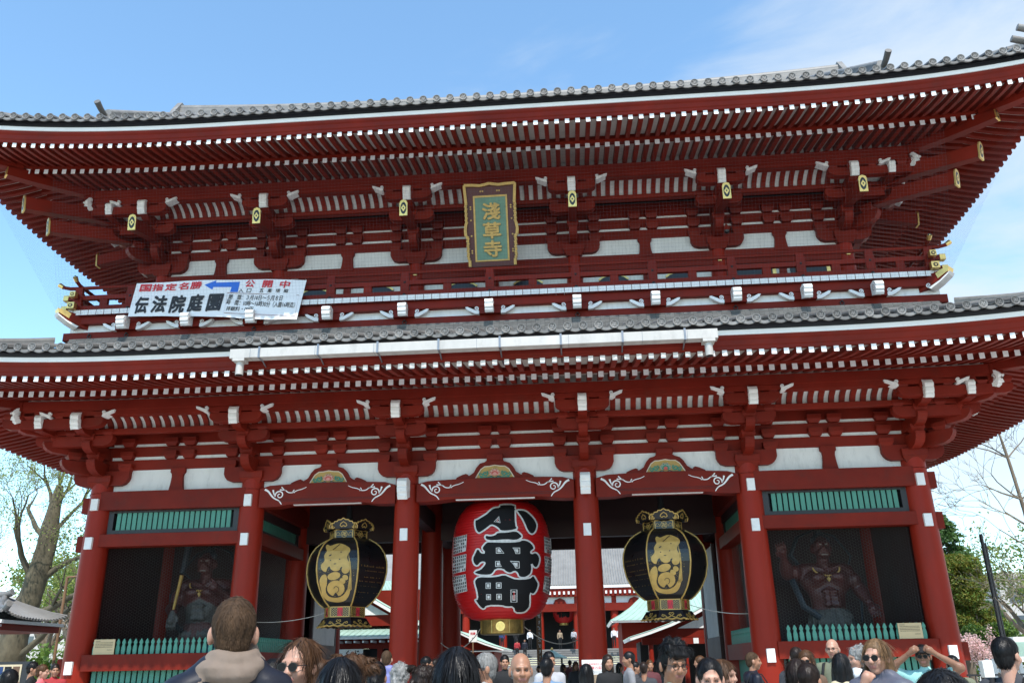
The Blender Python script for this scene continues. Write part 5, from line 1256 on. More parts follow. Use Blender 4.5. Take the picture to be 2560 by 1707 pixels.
def strands(V, Q, style, n):
    """short tapered locks growing out of the hair surface, combed down from the crown"""
    L0, jit, lift = {'crop': (.020, .30, .003), 'short': (.042, .30, .004), 'bald': (.016, .3, .002), 'mop': (.035, .4, .003), 'long': (.11, .12, .004), 'bob': (.10, .10, .003), 'wind': (.09, .30, .005), 'bun': (.05, .2, .003), 'curly': (.035, 1.2, .008), 'wild': (.045, .6, .006)}[style]
    f = rng.integers(0, len(Q), n); A = V[Q[f]]; w = rng.dirichlet((1, 1, 1, 1), n); P0 = (A*w[..., None]).sum(1)
    N_ = np.cross(A[:, 2]-A[:, 0], A[:, 3]-A[:, 1]); N_ /= np.linalg.norm(N_, axis=1)[:, None]+1e-9
    out = P0-np.array([0, .02, .02]); sg = np.sign((N_*out).sum(1)); N_ *= sg[:, None]
    D = P0-np.array([0, .03, .15]); D[:, 2] -= .06; D += rng.normal(0, jit*.1, (n, 3)); D -= N_*(D*N_).sum(1)[:, None]; D /= np.linalg.norm(D, axis=1)[:, None]+1e-9
    S = np.cross(N_, D); L_ = L0*(.5+rng.random(n)); vs = []
    lf = lift*rng.random(n)
    for i, (t_, wd) in enumerate(((0, .0018), (.35, .0017), (.7, .0012), (1.0, .0004))):
        p = P0+D*(L_*t_)[:, None]+N_*(.0008+lf*math.sin(t_*2.2)-.35*(L_*t_)**2/.09*(.5 if L0 > .08 else 1))[:, None]; p[:, 2] -= .25*(L_*t_)**1.5
        vs += [p-S*wd, p+S*wd]
    VV = np.stack(vs, 1).reshape(-1, 3); b = np.arange(n)[:, None]*8
    E_ = P0+D*L_[:, None]; inface = ((E_[:, 0]/.082)**2+((E_[:, 1]+.13)/.115)**2+((E_[:, 2]+.025)/.12)**2 < 1) | ((P0[:, 1] < -.02) & (P0[:, 2] < .075) & (abs(P0[:, 0]) < .072)); b = b[~inface]
    QQ = np.concatenate([b+np.array([[2*i, 2*i+1, 2*i+3, 2*i+2]]) for i in range(3)]); return VV, QQ, np.zeros(len(QQ), int)
def person(name, px, py_top, D, face, label, hair='short', hcol='hair_black', skin='skin_tan', top='navy', bot='black', male=True, arms=None, glasses=None, look=0.0, tilt=0.0, height=None, scarf=None, bag=None, puff=False, lod=0, group=None, build=1.0, hood=False, cap=None, z0=0.0):
    """px,py_top: photo pixel of the crown of the head; D: distance from the camera along y; face: heading in degrees (0 = facing the camera, 180 = back)"""
    Y = CAM.y+D; tp = onY(px, py_top, Y)
    H = tp.z-z0 if height is None else height
    face = face-math.degrees(math.atan2(tp.x-CAM.x, tp.y-CAM.y))
    s = H/1.75; t = thing(name, (tp.x, tp.y, z0), label, 'person', group, (0, 0, math.radians(face)))
    t.scale = (1, 1, 1)
    vb, vh = [(.022, .0075), (.03, .011), (.045, .018)][lod]
    B = build; sh = (.185 if male else .160)*B; T = TOP
    P = [('c', (0, .0, .98), (0, .0, 1.20), .150*B, .150*B, T, .66), ('c', (-.075*B, .012, 1.33), (.075*B, .012, 1.33), .125, .125, T, .8), ('c', (-sh*.8, .018, 1.425), (sh*.8, .018, 1.425), .058, .058, T), ('c', (0, .02, 1.40), (0, .028, 1.49), .072, .06, T),
         ('c', (0, .0, .90), (0, 0, 1.0), .150*B, .148*B, BOT, .7)]
    if puff: P += [('c', (-.10*B, .0, z), (.10*B, .0, z), .125+.01*math.sin(z*9), .125, T, .95) for z in (1.02, 1.10, 1.18, 1.26, 1.34)]+[('e', (s_*sh, .015, 1.40), (.085, .085, .075), T) for s_ in (-1, 1)]
    for s_ in (-1, 1):
        P += [('c', (s_*.085, .0, .90), (s_*.095, -.012, .50), .088, .062, BOT), ('c', (s_*.095, -.012, .50), (s_*.10, .015, .10), .060, .045, BOT), ('e', (s_*.10, -.045, .045), (.042, .115, .045), SHOE)]
    A = arms or {}
    hands = []
    for s_, k in ((-1, 'r'), (1, 'l')):
        E, W_ = A.get(k, ((s_*(sh+.055), .03, 1.13), (s_*(sh+.06), -.07, .90)))
        S = (s_*sh, .018, 1.405); bare = A.get('bare', False)
        P += [('c', S, tuple(np.array(S)*.45+np.array(E)*.55), .068 if not puff else .082, .058 if not puff else .075, T)]
        P += [('c', tuple(np.array(S)*.5+np.array(E)*.5), E, .054 if not puff else .072, .045 if not puff else .062, SKIN if bare else T), ('c', E, W_, .045 if not puff else .06, .031 if not puff else .042, SKIN if bare else T)]
        e, w_ = np.array(E, float), np.array(W_, float); d = (w_-e)/np.linalg.norm(w_-e); hands.append((w_, d, s_, A.get('grip'+k, 0)))
    if puff: dispb = lambda Q_: np.where(Q_[..., 2] > .9, .011*np.abs(np.sin(Q_[..., 2]*math.pi/.075+1.2*Q_[..., 0]))**.6*-1+.008, 0)+wob(Q_, 40, .003)
    else: dispb = (26, .004, (1, 1, 1))
    if puff or scarf: P += [('c', (s_*.075, .03, 1.49), (s_*sh, .02, 1.415), .055, .075, T) for s_ in (-1, 1)]+[('c', (-.05, .05, 1.50), (.05, .05, 1.50), .055, .055, T)]
    if hood: P += [('c', (-.07, .10, 1.44), (.07, .10, 1.44), .062, .062, T), ('e', (0, .13, 1.38), (.11, .05, .09), T)]
    parts = [surf(P, .014 if puff and lod == 0 else vb, .035, (), dispb)]
    # hands with separate bent fingers
    if lod < 2:
        for w_, d, s_, grip in hands:
            side = np.cross(d, V3(0, 1, 0) if abs(d[1]) < .8 else V3(1, 0, 0)); side /= np.linalg.norm(side); nrm = np.cross(side, d)
            hp = [('c', w_, w_+d*.085, .030, .036, SKIN)]
            for i in range(4):
                b0 = w_+d*.095+side*(i-1.5)*.021; L_ = (.036, .044, .041, .032)[i]; c1 = .35+grip*.9; m1 = b0+(d*math.cos(c1)+nrm*math.sin(c1))*L_; c2 = .8+grip*1.3; m2 = m1+(d*math.cos(c2)+nrm*math.sin(c2))*L_*.8
                hp += [('c', b0-d*.02, m1, .0105, .0095, SKIN), ('c', m1, m2, .0095, .008, SKIN)]
            th = w_+d*.03+side*(-.034*s_); hp += [('c', w_+d*.02, th+d*.03+nrm*.02, .016, .012, SKIN), ('c', th+d*.03+nrm*.02, th+d*.06+nrm*.032, .011, .009, SKIN)]
            parts.append(surf(hp, .009 if lod == 0 else .013, .008, pad=.03))
    Rh = rotz(math.radians(look))@rotx(math.radians(tilt)); hc = V3(0, .015, 1.625)
    hs = head_parts(vh, male)
    if lod < 2:
        for s_ in (-1, 1):
            hs.append(uvs((s_*.031, -.0805, .0105), .0125, 6, EYED, (1.0, .5, .36)))
            hs.append(surf([('c', (s_*.015, -.094, .032), (s_*.047, -.083, .034), .0042, .003, HAIRM)], .004 if lod == 0 else .007, .004, pad=.015))
    parts += [(hc+v@Rh.T, q, m_) for v, q, m_ in hs]
    parts = [(v*s, q, m_) for v, q, m_ in parts]
    acc = {'scarf': 'cloth_scarf'}.get(scarf, 'cloth_'+(scarf or 'grey'))
    put('body', mesh_np('body', parts, [skin, 'lip', 'eye_white', 'eye_dark', 'cloth_'+top, 'cloth_'+bot, 'cloth_black', acc, hcol]), t)
    if hair:
        v, q, m_ = hair_geo(hair, (.0085, .011, .018)[lod]); hp_ = [(v, q, m_)]
        if lod < 2: hp_.append(strands(v, q, hair, 3800 if lod == 0 else 900))
        put('hair', mesh_np('hair', [((hc+a_@Rh.T)*s, b_, c_) for a_, b_, c_ in hp_], [hcol]), t)
    if glasses:
        mb = MB(); n0 = len(mb.v)
        for s_ in (-1, 1):
            big_ = .024 if glasses == 'sun' else .020
            pts = [(s_*.032+big_*math.cos(a)*1.05, -.104, .008+big_*.82*math.sin(a)*(1.0 if math.sin(a) > 0 else 1.1)) for a in [i*2*math.pi/14 for i in range(15)]]
            mb.tube(pts, .0022, 5)
            if glasses == 'sun': mb.prism([(x, z) for x, y, z in pts[:-1]], -.105, -.102, 'y', 1)
            mb.tube([(s_*.056, -.103, .014), (s_*.078, -.06, .014), (s_*.080, .01, .012)], .0022, 5)
        mb.tube([(-.01, -.105, .012), (.01, -.105, .012)], .0022, 5)
        mb.v = [tuple((hc+Rh@np.array(v))*s) for v in mb.v]; mb.build('glasses', ['black', 'lens'], t)
    if scarf:
        sp_ = []
        for lo_, zc, rr_ in ((0, 1.535, .030), (1, 1.495, .036)):
            for k in range(14):
                a0, a1 = k*2*math.pi/14, (k+1)*2*math.pi/14; f_ = lambda a: ((.074+.018*lo_)*math.cos(a), .03+(.070+.018*lo_)*math.sin(a), zc+.016*math.sin(a*2+lo_)-.014*math.cos(a)); sp_.append(('c', f_(a0), f_(a1), rr_*(.9+.2*math.sin(k*1.7)), rr_, 0))
        sp_.append(('c', (.095, .06, 1.49), (.12, .10, 1.40), .034, .022, 0))
        v, q, m_ = surf(sp_, .010 if lod == 0 else .016, .010, (), (70, .004, (.5, .5, 2.0))); put('scarf', mesh_np('scarf', [(v*s, q, m_)], [acc]), t)
    if cap:
        vv = surf([('e', (0, .012, .05), (.086, .106, .090), 0), ('e', (0, -.11, .055), (.075, .075, .012), 0)], .011, .01, [(('e', (0, 0, -.06), (.2, .2, .09), 0), .01)]); put('cap', mesh_np('cap', [((hc+vv[0]@Rh.T)*s, vv[1], vv[2])], ['cloth_'+cap]), t)
    if bag:
        v, q, m_ = surf([('e', (0, .20, 1.17), (.145, .085, .20), 0), ('e', (0, .27, 1.08), (.11, .05, .10), 0)], .028, .03, (), (30, .004))
        put('backpack', mesh_np('backpack', [(v*s, q, m_)], ['cloth_'+bag]), t)
        st = MB()
        for s_ in (-1, 1): st.tube([(s_*.11*s, .16*s, 1.34*s), (s_*.115*s, .09*s, 1.475*s), (s_*.12*s, -.06*s, 1.46*s), (s_*.13*s, -.13*s, 1.34*s), (s_*.15*s, -.10*s, 1.10*s), (s_*.15*s, .06*s, 1.02*s)], .018*s, 6, flat=.5)
        st.build('strap', ['cloth_'+bag], t)
    return t
def P(*a, **k): return person('person', *a, **k)
UP = lambda s_: ((s_*.39, -.06, 1.50), (s_*.15, -.14, 1.66))
# ---- the crowd, front to back
P(592, 1500, 3.6, 181, 'tall man seen from behind in navy puffer jacket with a beige scarf', 'crop', 'hair_short', 'skin_light', 'navy', 'black', scarf='scarf', puff=True, look=-4, build=.80, tilt=-12)
P(748, 1605, 4.5, -30, 'woman in sunglasses with long brown windblown hair beside the man in scarf', 'wind', 'hair_brown', 'skin_light', 'charcoal', 'black', False, glasses='sun', look=-4)
P(690, 1652, 6.6, 150, 'black-haired person mostly hidden behind the woman in sunglasses', 'short', 'hair_black', 'skin_tan', 'black', 'black')
P(853, 1655, 4.1, 178, 'person with sleek straight black hair seen from behind, right of sunglasses woman', 'bob', 'hair_black', 'skin_tan', 'black', 'black', False)
P(876, 1642, 6.2, 190, 'woman with tousled curly brown hair behind the sleek black-haired head', 'wild', 'hair_brown', 'skin_light', 'charcoal', 'black', False)
P(942, 1656, 7.2, 172, 'woman from behind with black hair pinned in a low bun', 'bun', 'hair_black', 'skin_tan', 'black', 'black', False)
P(968, 1627, 14.5, 170, 'man in blue-violet quilted jacket standing before the column left of the red lantern', 'crop', 'hair_short', 'skin_light', 'violet', 'navy', puff=True, lod=1)
P(1003, 1662, 9.0, 165, 'grey curly-haired person in patterned dark top by the column base', 'curly', 'hair_grey', 'skin_light', 'charcoal', 'black', False, lod=1)
P(1055, 1667, 8.0, 185, 'woman with windblown dark updo right of the column', 'wild', 'hair_dark', 'skin_tan', 'brown', 'black', False)
P(1070, 1642, 16.5, 100, 'dark-haired man in profile in the shade beside the inner column', 'short', 'hair_black', 'skin_tan', 'black', 'black', lod=1)
P(1092, 1648, 17.5, 140, 'dark-haired person deeper in the shade beside the inner column', 'short', 'hair_dark', 'skin_tan', 'charcoal', 'black', lod=1)
P(1142, 1630, 4.0, 182, 'large black-haired head from behind in the centre below the red lantern', 'bob', 'hair_black', 'skin_tan', 'black', 'black', False)
P(1206, 1636, 8.0, -78, 'grey-haired man in glasses and grey polo facing left', 'short', 'hair_grey', 'skin_tan', 'lgrey', 'charcoal', glasses='clear', bag='charcoal')
P(1262, 1638, 17.0, 4, 'young man in open black jacket walking toward the camera under the lantern', 'short', 'hair_black', 'skin_tan', 'black', 'charcoal', lod=1)
P(1302, 1634, 6.6, 8, 'bald older man with weathered face looking past the camera', 'bald', 'hair_grey', 'skin_tan', 'black', 'charcoal')
P(1368, 1646, 11.0, 165, 'man from behind in light denim shirt with dark shoulder strap', 'short', 'hair_black', 'skin_tan', 'denim', 'navy', bag=None, lod=1)
P(1374, 1630, 13.5, 30, 'man in pale grey suit jacket and lavender shirt behind the denim shirt', 'short', 'hair_black', 'skin_tan', 'lgrey', 'charcoal', lod=1)
P(1466, 1662, 12.0, 172, 'woman in dark blue jacket standing before the white guide board', 'bob', 'hair_black', 'skin_tan', 'dblue', 'black', False, lod=1)
P(1682, 1613, 5.9, 26, 'man with wire glasses and tousled black hair in pale jacket', 'mop', 'hair_black', 'skin_tan', 'beige', 'charcoal', glasses='clear', tilt=8)
P(1772, 1650, 5.6, 6, 'squinting woman with black hair pulled back, right of the man in glasses', 'bun', 'hair_black', 'skin_light', 'grey', 'black', False, tilt=8)
P(1812, 1654, 7.4, 62, 'woman with reddish brown hair in profile behind the squinting woman', 'bob', 'hair_brown', 'skin_light', 'maroon', 'black', False)
P(1884, 1631, 13.2, 100, 'man in navy hooded jacket in profile against the fifth column', 'crop', 'hair_short', 'skin_tan', 'navy', 'navy', hood=True, bag='black', lod=1)
P(1990, 1618, 12.0, 170, 'man from behind in slate hooded jacket wearing a black backpack', 'crop', 'hair_dark', 'skin_light', 'charcoal', 'black', bag='black', hood=True, lod=1)
P(2012, 1628, 11.5, -10, 'smiling woman in sunglasses with brown bob beside the backpack man', 'bob', 'hair_brown', 'skin_tan', 'brown', 'black', False, glasses='sun', lod=1)
P(1998, 1653, 7.4, 150, 'woman with dark reddish hair in white top at the lower right', 'bob', 'hair_dark', 'skin_tan', 'white', 'black', False)
P(2022, 1662, 6.8, 160, 'short dark-haired person in lilac top in front of the reddish-haired woman', 'short', 'hair_dark', 'skin_tan', 'lav', 'black', False)
P(2077, 1598, 12.8, -12, 'bald tall man in glasses and olive field jacket before the red rail', 'bald', 'hair_grey', 'skin_light', 'olive', 'olive', glasses='clear', bag='black', lod=1, build=1.1)
P(2102, 1636, 9.2, 165, 'long black-haired woman from behind in beige hooded jacket', 'long', 'hair_black', 'skin_tan', 'beige', 'navy', False, hood=True, lod=1)
P(2138, 1617, 9.6, -70, 'grey curly-haired man in black leather jacket and pale scarf facing left', 'curly', 'hair_grey', 'skin_light', 'black', 'black', scarf='white', lod=1)
P(2182, 1602, 6.9, -24, 'young woman in sunglasses and grey puffer jacket resting hand on chin', 'long', 'hair_light', 'skin_light', 'puffer', 'black', False, {'r': ((-.20, -.20, 1.14), (-.035, -.205, 1.43)), 'gripr': .9}, 'sun', puff=True)
P(2303, 1614, 11.2, -4, 'man in turquoise shirt raising both arms to hold his cap', 'short', 'hair_black', 'skin_brown', 'turquoise', 'charcoal', True, {'r': UP(-1), 'l': UP(1), 'bare': True, 'gripr': .5, 'gripl': .5}, 'sun', lod=0, build=1.1, cap='black')
P(2378, 1640, 12.0, 190, 'person with dark olive backpack half hidden behind the raised-arm man', 'short', 'hair_black', 'skin_brown', 'olive', 'black', bag='olive', lod=1)
P(2512, 1597, 7.0, 160, 'black-haired man from behind in dark tee with backpack straps at right edge', 'short', 'hair_black', 'skin_light', 'charcoal', 'black', bag='black', look=-10)
P(2352, 1689, 2.55, 180, 'very near black-haired head cut off by the bottom edge of the picture', 'short', 'hair_black', 'skin_tan', 'black', 'black')
P(88, 1655, 17.0, 80, 'person in black beside the photo notice board at far left', 'short', 'hair_black', 'skin_tan', 'black', 'grey', lod=1)
P(112, 1662, 16.0, 75, 'woman in pink jacket walking right at far left', 'short', 'hair_brown', 'skin_light', 'pink', 'white', False, lod=1)
P(140, 1660, 18.0, 10, 'man in red top standing next to the leftmost column', 'short', 'hair_dark', 'skin_tan', 'red', 'lgrey', lod=1)
P(28, 1676, 8.0, 170, 'dark-haired person with dark backpack at the lower left corner', 'short', 'hair_black', 'skin_tan', 'charcoal', 'black', bag='charcoal', lod=1)
# people passing through the gate and on the hall steps
random.seed(11); shades = ['black', 'charcoal', 'navy', 'brown', 'grey', 'black', 'olive', 'black', 'dblue', 'charcoal', 'maroon', 'navy']
crowd = [(1125, 1658, 24), (1225, 1662, 26), (1238, 1655, 38), (1285, 1650, 30), (1345, 1655, 34), (1410, 1660, 30), (1425, 1657, 40), (1440, 1660, 27), (1520, 1630, 15.5), (1550, 1648, 26), (1568, 1638, 16), (1590, 1640, 19), (1608, 1637, 16.5), (1625, 1652, 21), (1640, 1650, 24), (1745, 1640, 18), (880, 1665, 20), (910, 1662, 17), (925, 1655, 24), (1300, 1660, 42), (1260, 1660, 44)]
crowd.sort(); ORD = 'first second third fourth fifth sixth seventh eighth ninth tenth eleventh twelfth thirteenth fourteenth fifteenth sixteenth seventeenth eighteenth nineteenth twentieth twenty-first twenty-second twenty-third twenty-fourth'.split()
for i, (x, y, D) in enumerate(crowd):
    top = random.choice(shades); P(x, y, D, random.choice([0, 20, 170, 180, 190, 90, -80]), 'distant visitor in %s top, %s from the left in the gateway crowd' % ({'tan': 'tan', 'dblue': 'blue', 'lgrey': 'pale grey'}.get(top, top), ORD[i]), random.choice(['short', 'bob', 'short', 'long']), random.choice(['hair_black', 'hair_dark', 'hair_brown']), 'skin_tan', top, random.choice(['black', 'navy', 'charcoal', 'grey']), random.random() < .5, lod=2, height=random.uniform(1.56, 1.78), group='visitors passing through the gate')
# ================================================================== GUARDIAN STATUES
mat('statue_red', (.062, .011, .009), .5, var=.3, vscale=2.2, bump=.2, bscale=9); mat('statue_grey', (.068, .064, .056), .7, var=.35, vscale=3, bump=.5, bscale=7); mat('statue_brown', (.085, .034, .028), .7, var=.3, vscale=3, bump=.4, bscale=8); mat('statue_blue', (.04, .10, .17), .7, var=.4, vscale=2, bump=.3, bscale=6); mat('statue_dark', (.015, .022, .03), .6, var=.3, vscale=3); mat('statue_yellow', (.42, .25, .05), .6, var=.2, vscale=5); mat('statue_white', (.22, .21, .19), .6, var=.1)
def guardian(X, sgn, label, left):
    t = thing('guardian_statue', (X, 2.2, 1.0), label, 'statue', 'guardian statues in the outer bays')
    R_, G_, BR_, BL_, DK_, YL_, WH_ = range(7)
    B2 = G_ if left else R_; p = [('c', (0, 0, 1.75), (0, -.05, 2.2), .42, .46, B2, .8), ('c', (-.28, -.06, 2.55), (.28, -.06, 2.55), .36, .36, R_, .85), ('e', (.22, -.30, 2.55), (.25, .13, .2), R_), ('e', (-.22, -.30, 2.55), (.25, .13, .2), R_), ('e', (0, -.28, 2.1), (.30, .16, .26), B2),
         ('c', (-.5, 0, 2.82), (.5, 0, 2.82), .2, .2, R_), ('c', (0, -.02, 2.85), (0, -.08, 3.1), .17, .16, R_), ('e', (0, -.10, 3.40), (.22, .25, .30), R_), ('e', (0, -.24, 3.22), (.15, .13, .12), R_), ('e', (0, -.35, 3.38), (.06, .09, .07), R_), ('c', (-.12, -.30, 3.50), (.12, -.30, 3.50), .06, .06, R_), ('e', (0, .02, 3.74), (.13, .14, .16), DK_), ('c', (-.16, -.1, 3.60), (.16, -.1, 3.60), .1, .1, DK_),
         ('c', (0, 0, 1.35), (0, 0, 1.75), .52, .44, G_ if not left else BR_, .8), ('c', (-.40, -.25, 1.62), (.40, -.25, 1.62), .14, .14, G_), ('c', (-.3, -.38, 1.52), (.3, -.38, 1.52), .13, .13, G_)]
    p += [('e', (s_*.11, -.44, z_), (.105, .06, .075), B2) for s_ in (-1, 1) for z_ in (2.26, 2.10, 1.95)]+[('e', (s_*.24, -.40, 2.62), (.20, .09, .14), R_) for s_ in (-1, 1)]+[('c', (s_*.08, -.26, 2.84), (s_*.42, -.18, 2.92), .05, .05, R_) for s_ in (-1, 1)]+[('c', (0, -.22, 2.95), (s_*.12, -.1, 3.12), .05, .05, R_) for s_ in (-1, 1)]
    p += [('c', (s_*.06, -.36, 3.30), (s_*.16, -.28, 3.20), .035, .04, R_) for s_ in (-1, 1)]+[('e', (s_*.24, -.08, 3.38), (.05, .09, .12), R_) for s_ in (-1, 1)]
    for k in range(9):                                                     # knotted sash and hanging folds
        a = -1.35+2.7*k/8; p += [('c', (.46*math.sin(a), -.40*math.cos(a), 1.72), (.62*math.sin(a)*1.05, -.56*math.cos(a), 1.30-.12*(k % 2)), .085, .055, BR_ if left else G_)]
    leg = BL_ if left else G_
    for s_ in (-1, 1): p += [('c', (s_*.26, 0, 1.3), (s_*.42, -.1, .75), .30, .27, leg), ('c', (s_*.42, -.1, .75), (s_*.45, 0, .22), .22, .13, leg), ('e', (s_*.46, -.12, .06), (.13, .28, .08), R_)]
    p += [('e', (s_*.25, -.1, .95), (.32, .35, .36), leg) for s_ in (-1, 1)]
    if left:
        arms_ = [((-.62, 0, 2.78), (-.80, -.25, 2.2), (-.52, -.75, 2.08)), ((.62, 0, 2.78), (.85, -.05, 2.35), (.62, -.55, 2.62))]
    else:
        arms_ = [((-.62, 0, 2.78), (-1.0, -.2, 2.75), (-1.12, -.55, 3.12)), ((.62, 0, 2.78), (.86, -.1, 2.3), (.92, -.45, 1.95))]
    for S, E, W_ in arms_: p += [('c', S, E, .20, .15, R_), ('e', tuple((np.array(S)+np.array(E))/2+V3(0, -.08, .02)), (.17, .17, .2), R_), ('c', E, W_, .17, .10, R_), ('c', tuple(np.array(E)*.75+np.array(W_)*.25), tuple(np.array(E)*.5+np.array(W_)*.5), .17, .15, R_)]
    V, Q, mi = surf(p, .034, .05, [(('e', (.1, -.36, 3.44), (.05, .05, .035), 0), .04), (('e', (-.1, -.36, 3.44), (.05, .05, .035), 0), .04)], (11, .016))
    put('body', mesh_np('body', [(V, Q, mi)], ['statue_red', 'statue_grey', 'statue_brown', 'statue_blue', 'statue_dark', 'statue_yellow', 'statue_white']), t)
    for S, E, W_ in arms_:
        w_, e = np.array(W_), np.array(E); d = (w_-e)/np.linalg.norm(w_-e)
        if left and W_[0] < 0: d = V3(0, -.25, -.97)
        side = np.cross(d, V3(0, 1, 0)); side /= np.linalg.norm(side); nn = np.cross(side, d); hp = [('c', w_, w_+d*.22, .09, .11, 0)]
        for i in range(4):
            b0 = w_+d*.25+side*(i-1.5)*.07; m1 = b0+d*.11+nn*.02; m2 = m1+d*.07+nn*.06; hp += [('c', b0-d*.05, m1, .034, .03, 0), ('c', m1, m2, .03, .024, 0)]
        hp += [('c', w_+d*.06, w_+d*.14+side*.14, .045, .035, 0), ('c', w_+d*.14+side*.14, w_+d*.24+side*.17, .035, .026, 0)]
        put('hand', mesh_np('hand', [surf(hp, .022, .02)], ['statue_grey' if left and W_[0] < 0 else 'statue_red']), t)
    fc = MB()
    for s_ in (-1, 1): fc.tube([(s_*.05, -.37, 3.46), (s_*.15, -.31, 3.50)], .018, 6)
    fc.tube([(-.08, -.365, 3.20), (0, -.385, 3.205), (.08, -.365, 3.20)], .016, 6); fc.build('eyes_and_teeth', ['statue_white'], t)
    nk = MB()
    for i in range(22):
        a = math.pi*(i/21); nk.lathe([(.0, -.03), (.028, 0), (0, .03)], (.34*math.cos(a), -.32-.10*math.sin(a), 2.86-.20*math.sin(a)), n=6)
    nk.lathe([(0, -.09), (.06, 0), (.0, .06)], (0, -.43, 2.58), n=8); nk.build('necklace', ['gold_paint'], t)
    sc = MB().tube([(-.55, .25, 3.0), (-.78, .1, 3.25), (-.5, .3, 3.75), (0, .45, 3.95), (.5, .3, 3.75), (.80, .1, 3.2), (.62, .1, 2.7), (.85, -.1, 2.0), (.75, -.2, 1.5)], .085, 8, flat=.35).tube([(-.55, .25, 3.0), (-.9, -.2, 2.6), (-.72, -.4, 1.9), (-.35, -.45, 1.6)], .085, 8, flat=.35)
    sc.build('scarf', ['statue_dark'], t)
    if left: MB().tube([(-.42, -.72, 3.05), (-.52, -.78, 2.1)], [.055, .035], 8).tube([(-.40, -.5, 3.9), (-.42, -.70, 3.1)], [.11, .07], 8, mi=1).build('club', ['statue_yellow', 'statue_dark'], t)
    return t
guardian(-8.35, 1, 'painted guardian statue with blue skirt and lowered hand behind the left wire screen', True)
guardian(8.55, -1, 'red-bodied guardian statue with gold necklace and raised hand behind the right wire screen', False)
# ================================================================== TREES
def branches(base, d, L_, r, depth, out, rs, spread=.6, up=.15, shrink=.72, nmin=2, nmax=3, seg=4, twig_r=.006):
    """recursive limbs: out gets (points, radii, depth)"""
    pts = [np.array(base, float)]; rad = [r]; d = np.array(d, float); d /= np.linalg.norm(d)
    for i in range(seg):
        d = d+rs.normal(0, .13, 3)+V3(0, 0, up*.2); d /= np.linalg.norm(d); pts.append(pts[-1]+d*L_/seg); rad.append(max(twig_r, r*(1-.45*(i+1)/seg)))
    out.append((pts, rad, depth))
    if depth == 0: return
    for k in range(rs.integers(nmin, nmax+1)):
        i = rs.integers(max(1, seg//2), seg+1) if k else seg
        n = rs.normal(0, 1, 3); n -= d*(n@d); n /= np.linalg.norm(n)+1e-9
        nd = d*math.cos(spread)+n*math.sin(spread)*(.7+.6*rs.random())+V3(0, 0, up)
        branches(pts[i], nd, L_*shrink*(.75+.5*rs.random()), max(twig_r, rad[i]*.68), depth-1, out, rs, spread, up, shrink, nmin, nmax, seg, twig_r)
def leaves_np(C, size, rs, tilt=1.0):
    """a small two-triangle leaf at every centre, random orientation"""
    n = len(C); a = rs.normal(size=(n, 3)); a /= np.linalg.norm(a, axis=1)[:, None]; b = rs.normal(size=(n, 3)); b -= a*(a*b).sum(1)[:, None]; b /= np.linalg.norm(b, axis=1)[:, None]
    s = size*(.6+.8*rs.random(n))[:, None]
    V = np.stack([C-a*s, C+b*s*.5, C+a*s, C-b*s*.5], 1).reshape(-1, 3); Q = np.arange(n*4).reshape(-1, 4); return V, Q, np.zeros(n, int)
def tree(name, loc, label, cat, skel, trunk_mat, leaf=None, group=None, origin=None, burr=None):
    t = thing(name, loc, label, cat, group); mb = MB(); tw = MB(); L0 = np.array(loc)
    for pts, rad, dp in skel:
        if max(rad) > .12 and len(pts) > 2:                                  # gnarled limbs: resampled and lumpy
            P_ = np.array(pts); L_ = np.concatenate([[0], np.cumsum(np.linalg.norm(np.diff(P_, axis=0), axis=1))]); q_ = np.linspace(0, L_[-1], max(4, int(L_[-1]/.14))); PP = np.stack([np.interp(q_, L_, P_[:, k]) for k in range(3)], 1); rr = np.interp(q_, L_, np.array(rad)); o_ = len(mb.v); mb.tube([Vector(p-L0) for p in PP], list(rr), 14, cap=False)
            X_ = np.array(mb.v[o_:]); A_ = np.repeat(PP-L0, 14, axis=0); D_ = X_-A_; k_ = 1+wob(X_+L0, 5.5, .11, (1, 1, .45))+wob(X_*1.7+3, 13, .06, (1, 1, .35)); mb.v[o_:] = [tuple(x) for x in A_+D_*k_[:, None]]
            continue
        (mb if max(rad) > .035 else tw).tube([Vector(p-L0) for p in pts], rad, 8 if max(rad) > .12 else 5 if max(rad) > .035 else 3, cap=False)
    put('trunk', mb.mesh('trunk', [trunk_mat], fix=False), t)
    if tw.v: stuff(put('twigs', tw.mesh('twigs', ['twig'], fix=False), t))
    for k, (C, size, m_) in enumerate(leaf or []):
        rs = np.random.default_rng(k+3); V, Q, mi = leaves_np(C-L0, size, rs); o = put('crown', mesh_np('crown', [(V, Q, mi)], [m_]), t); stuff(o)
        o.data.polygons.foreach_set('use_smooth', np.zeros(len(o.data.polygons), bool))
    return t
def tips(skel, maxd=1, per=8, jit=.15, rs=None):
    C = []
    for pts, rad, dp in skel:
        if dp <= maxd:
            for k in range(per):
                i = rs.integers(0, len(pts)-1); q = rs.random(); C.append(pts[i]*(1-q)+pts[i+1]*q+rs.normal(0, jit, 3))
    return np.array(C)
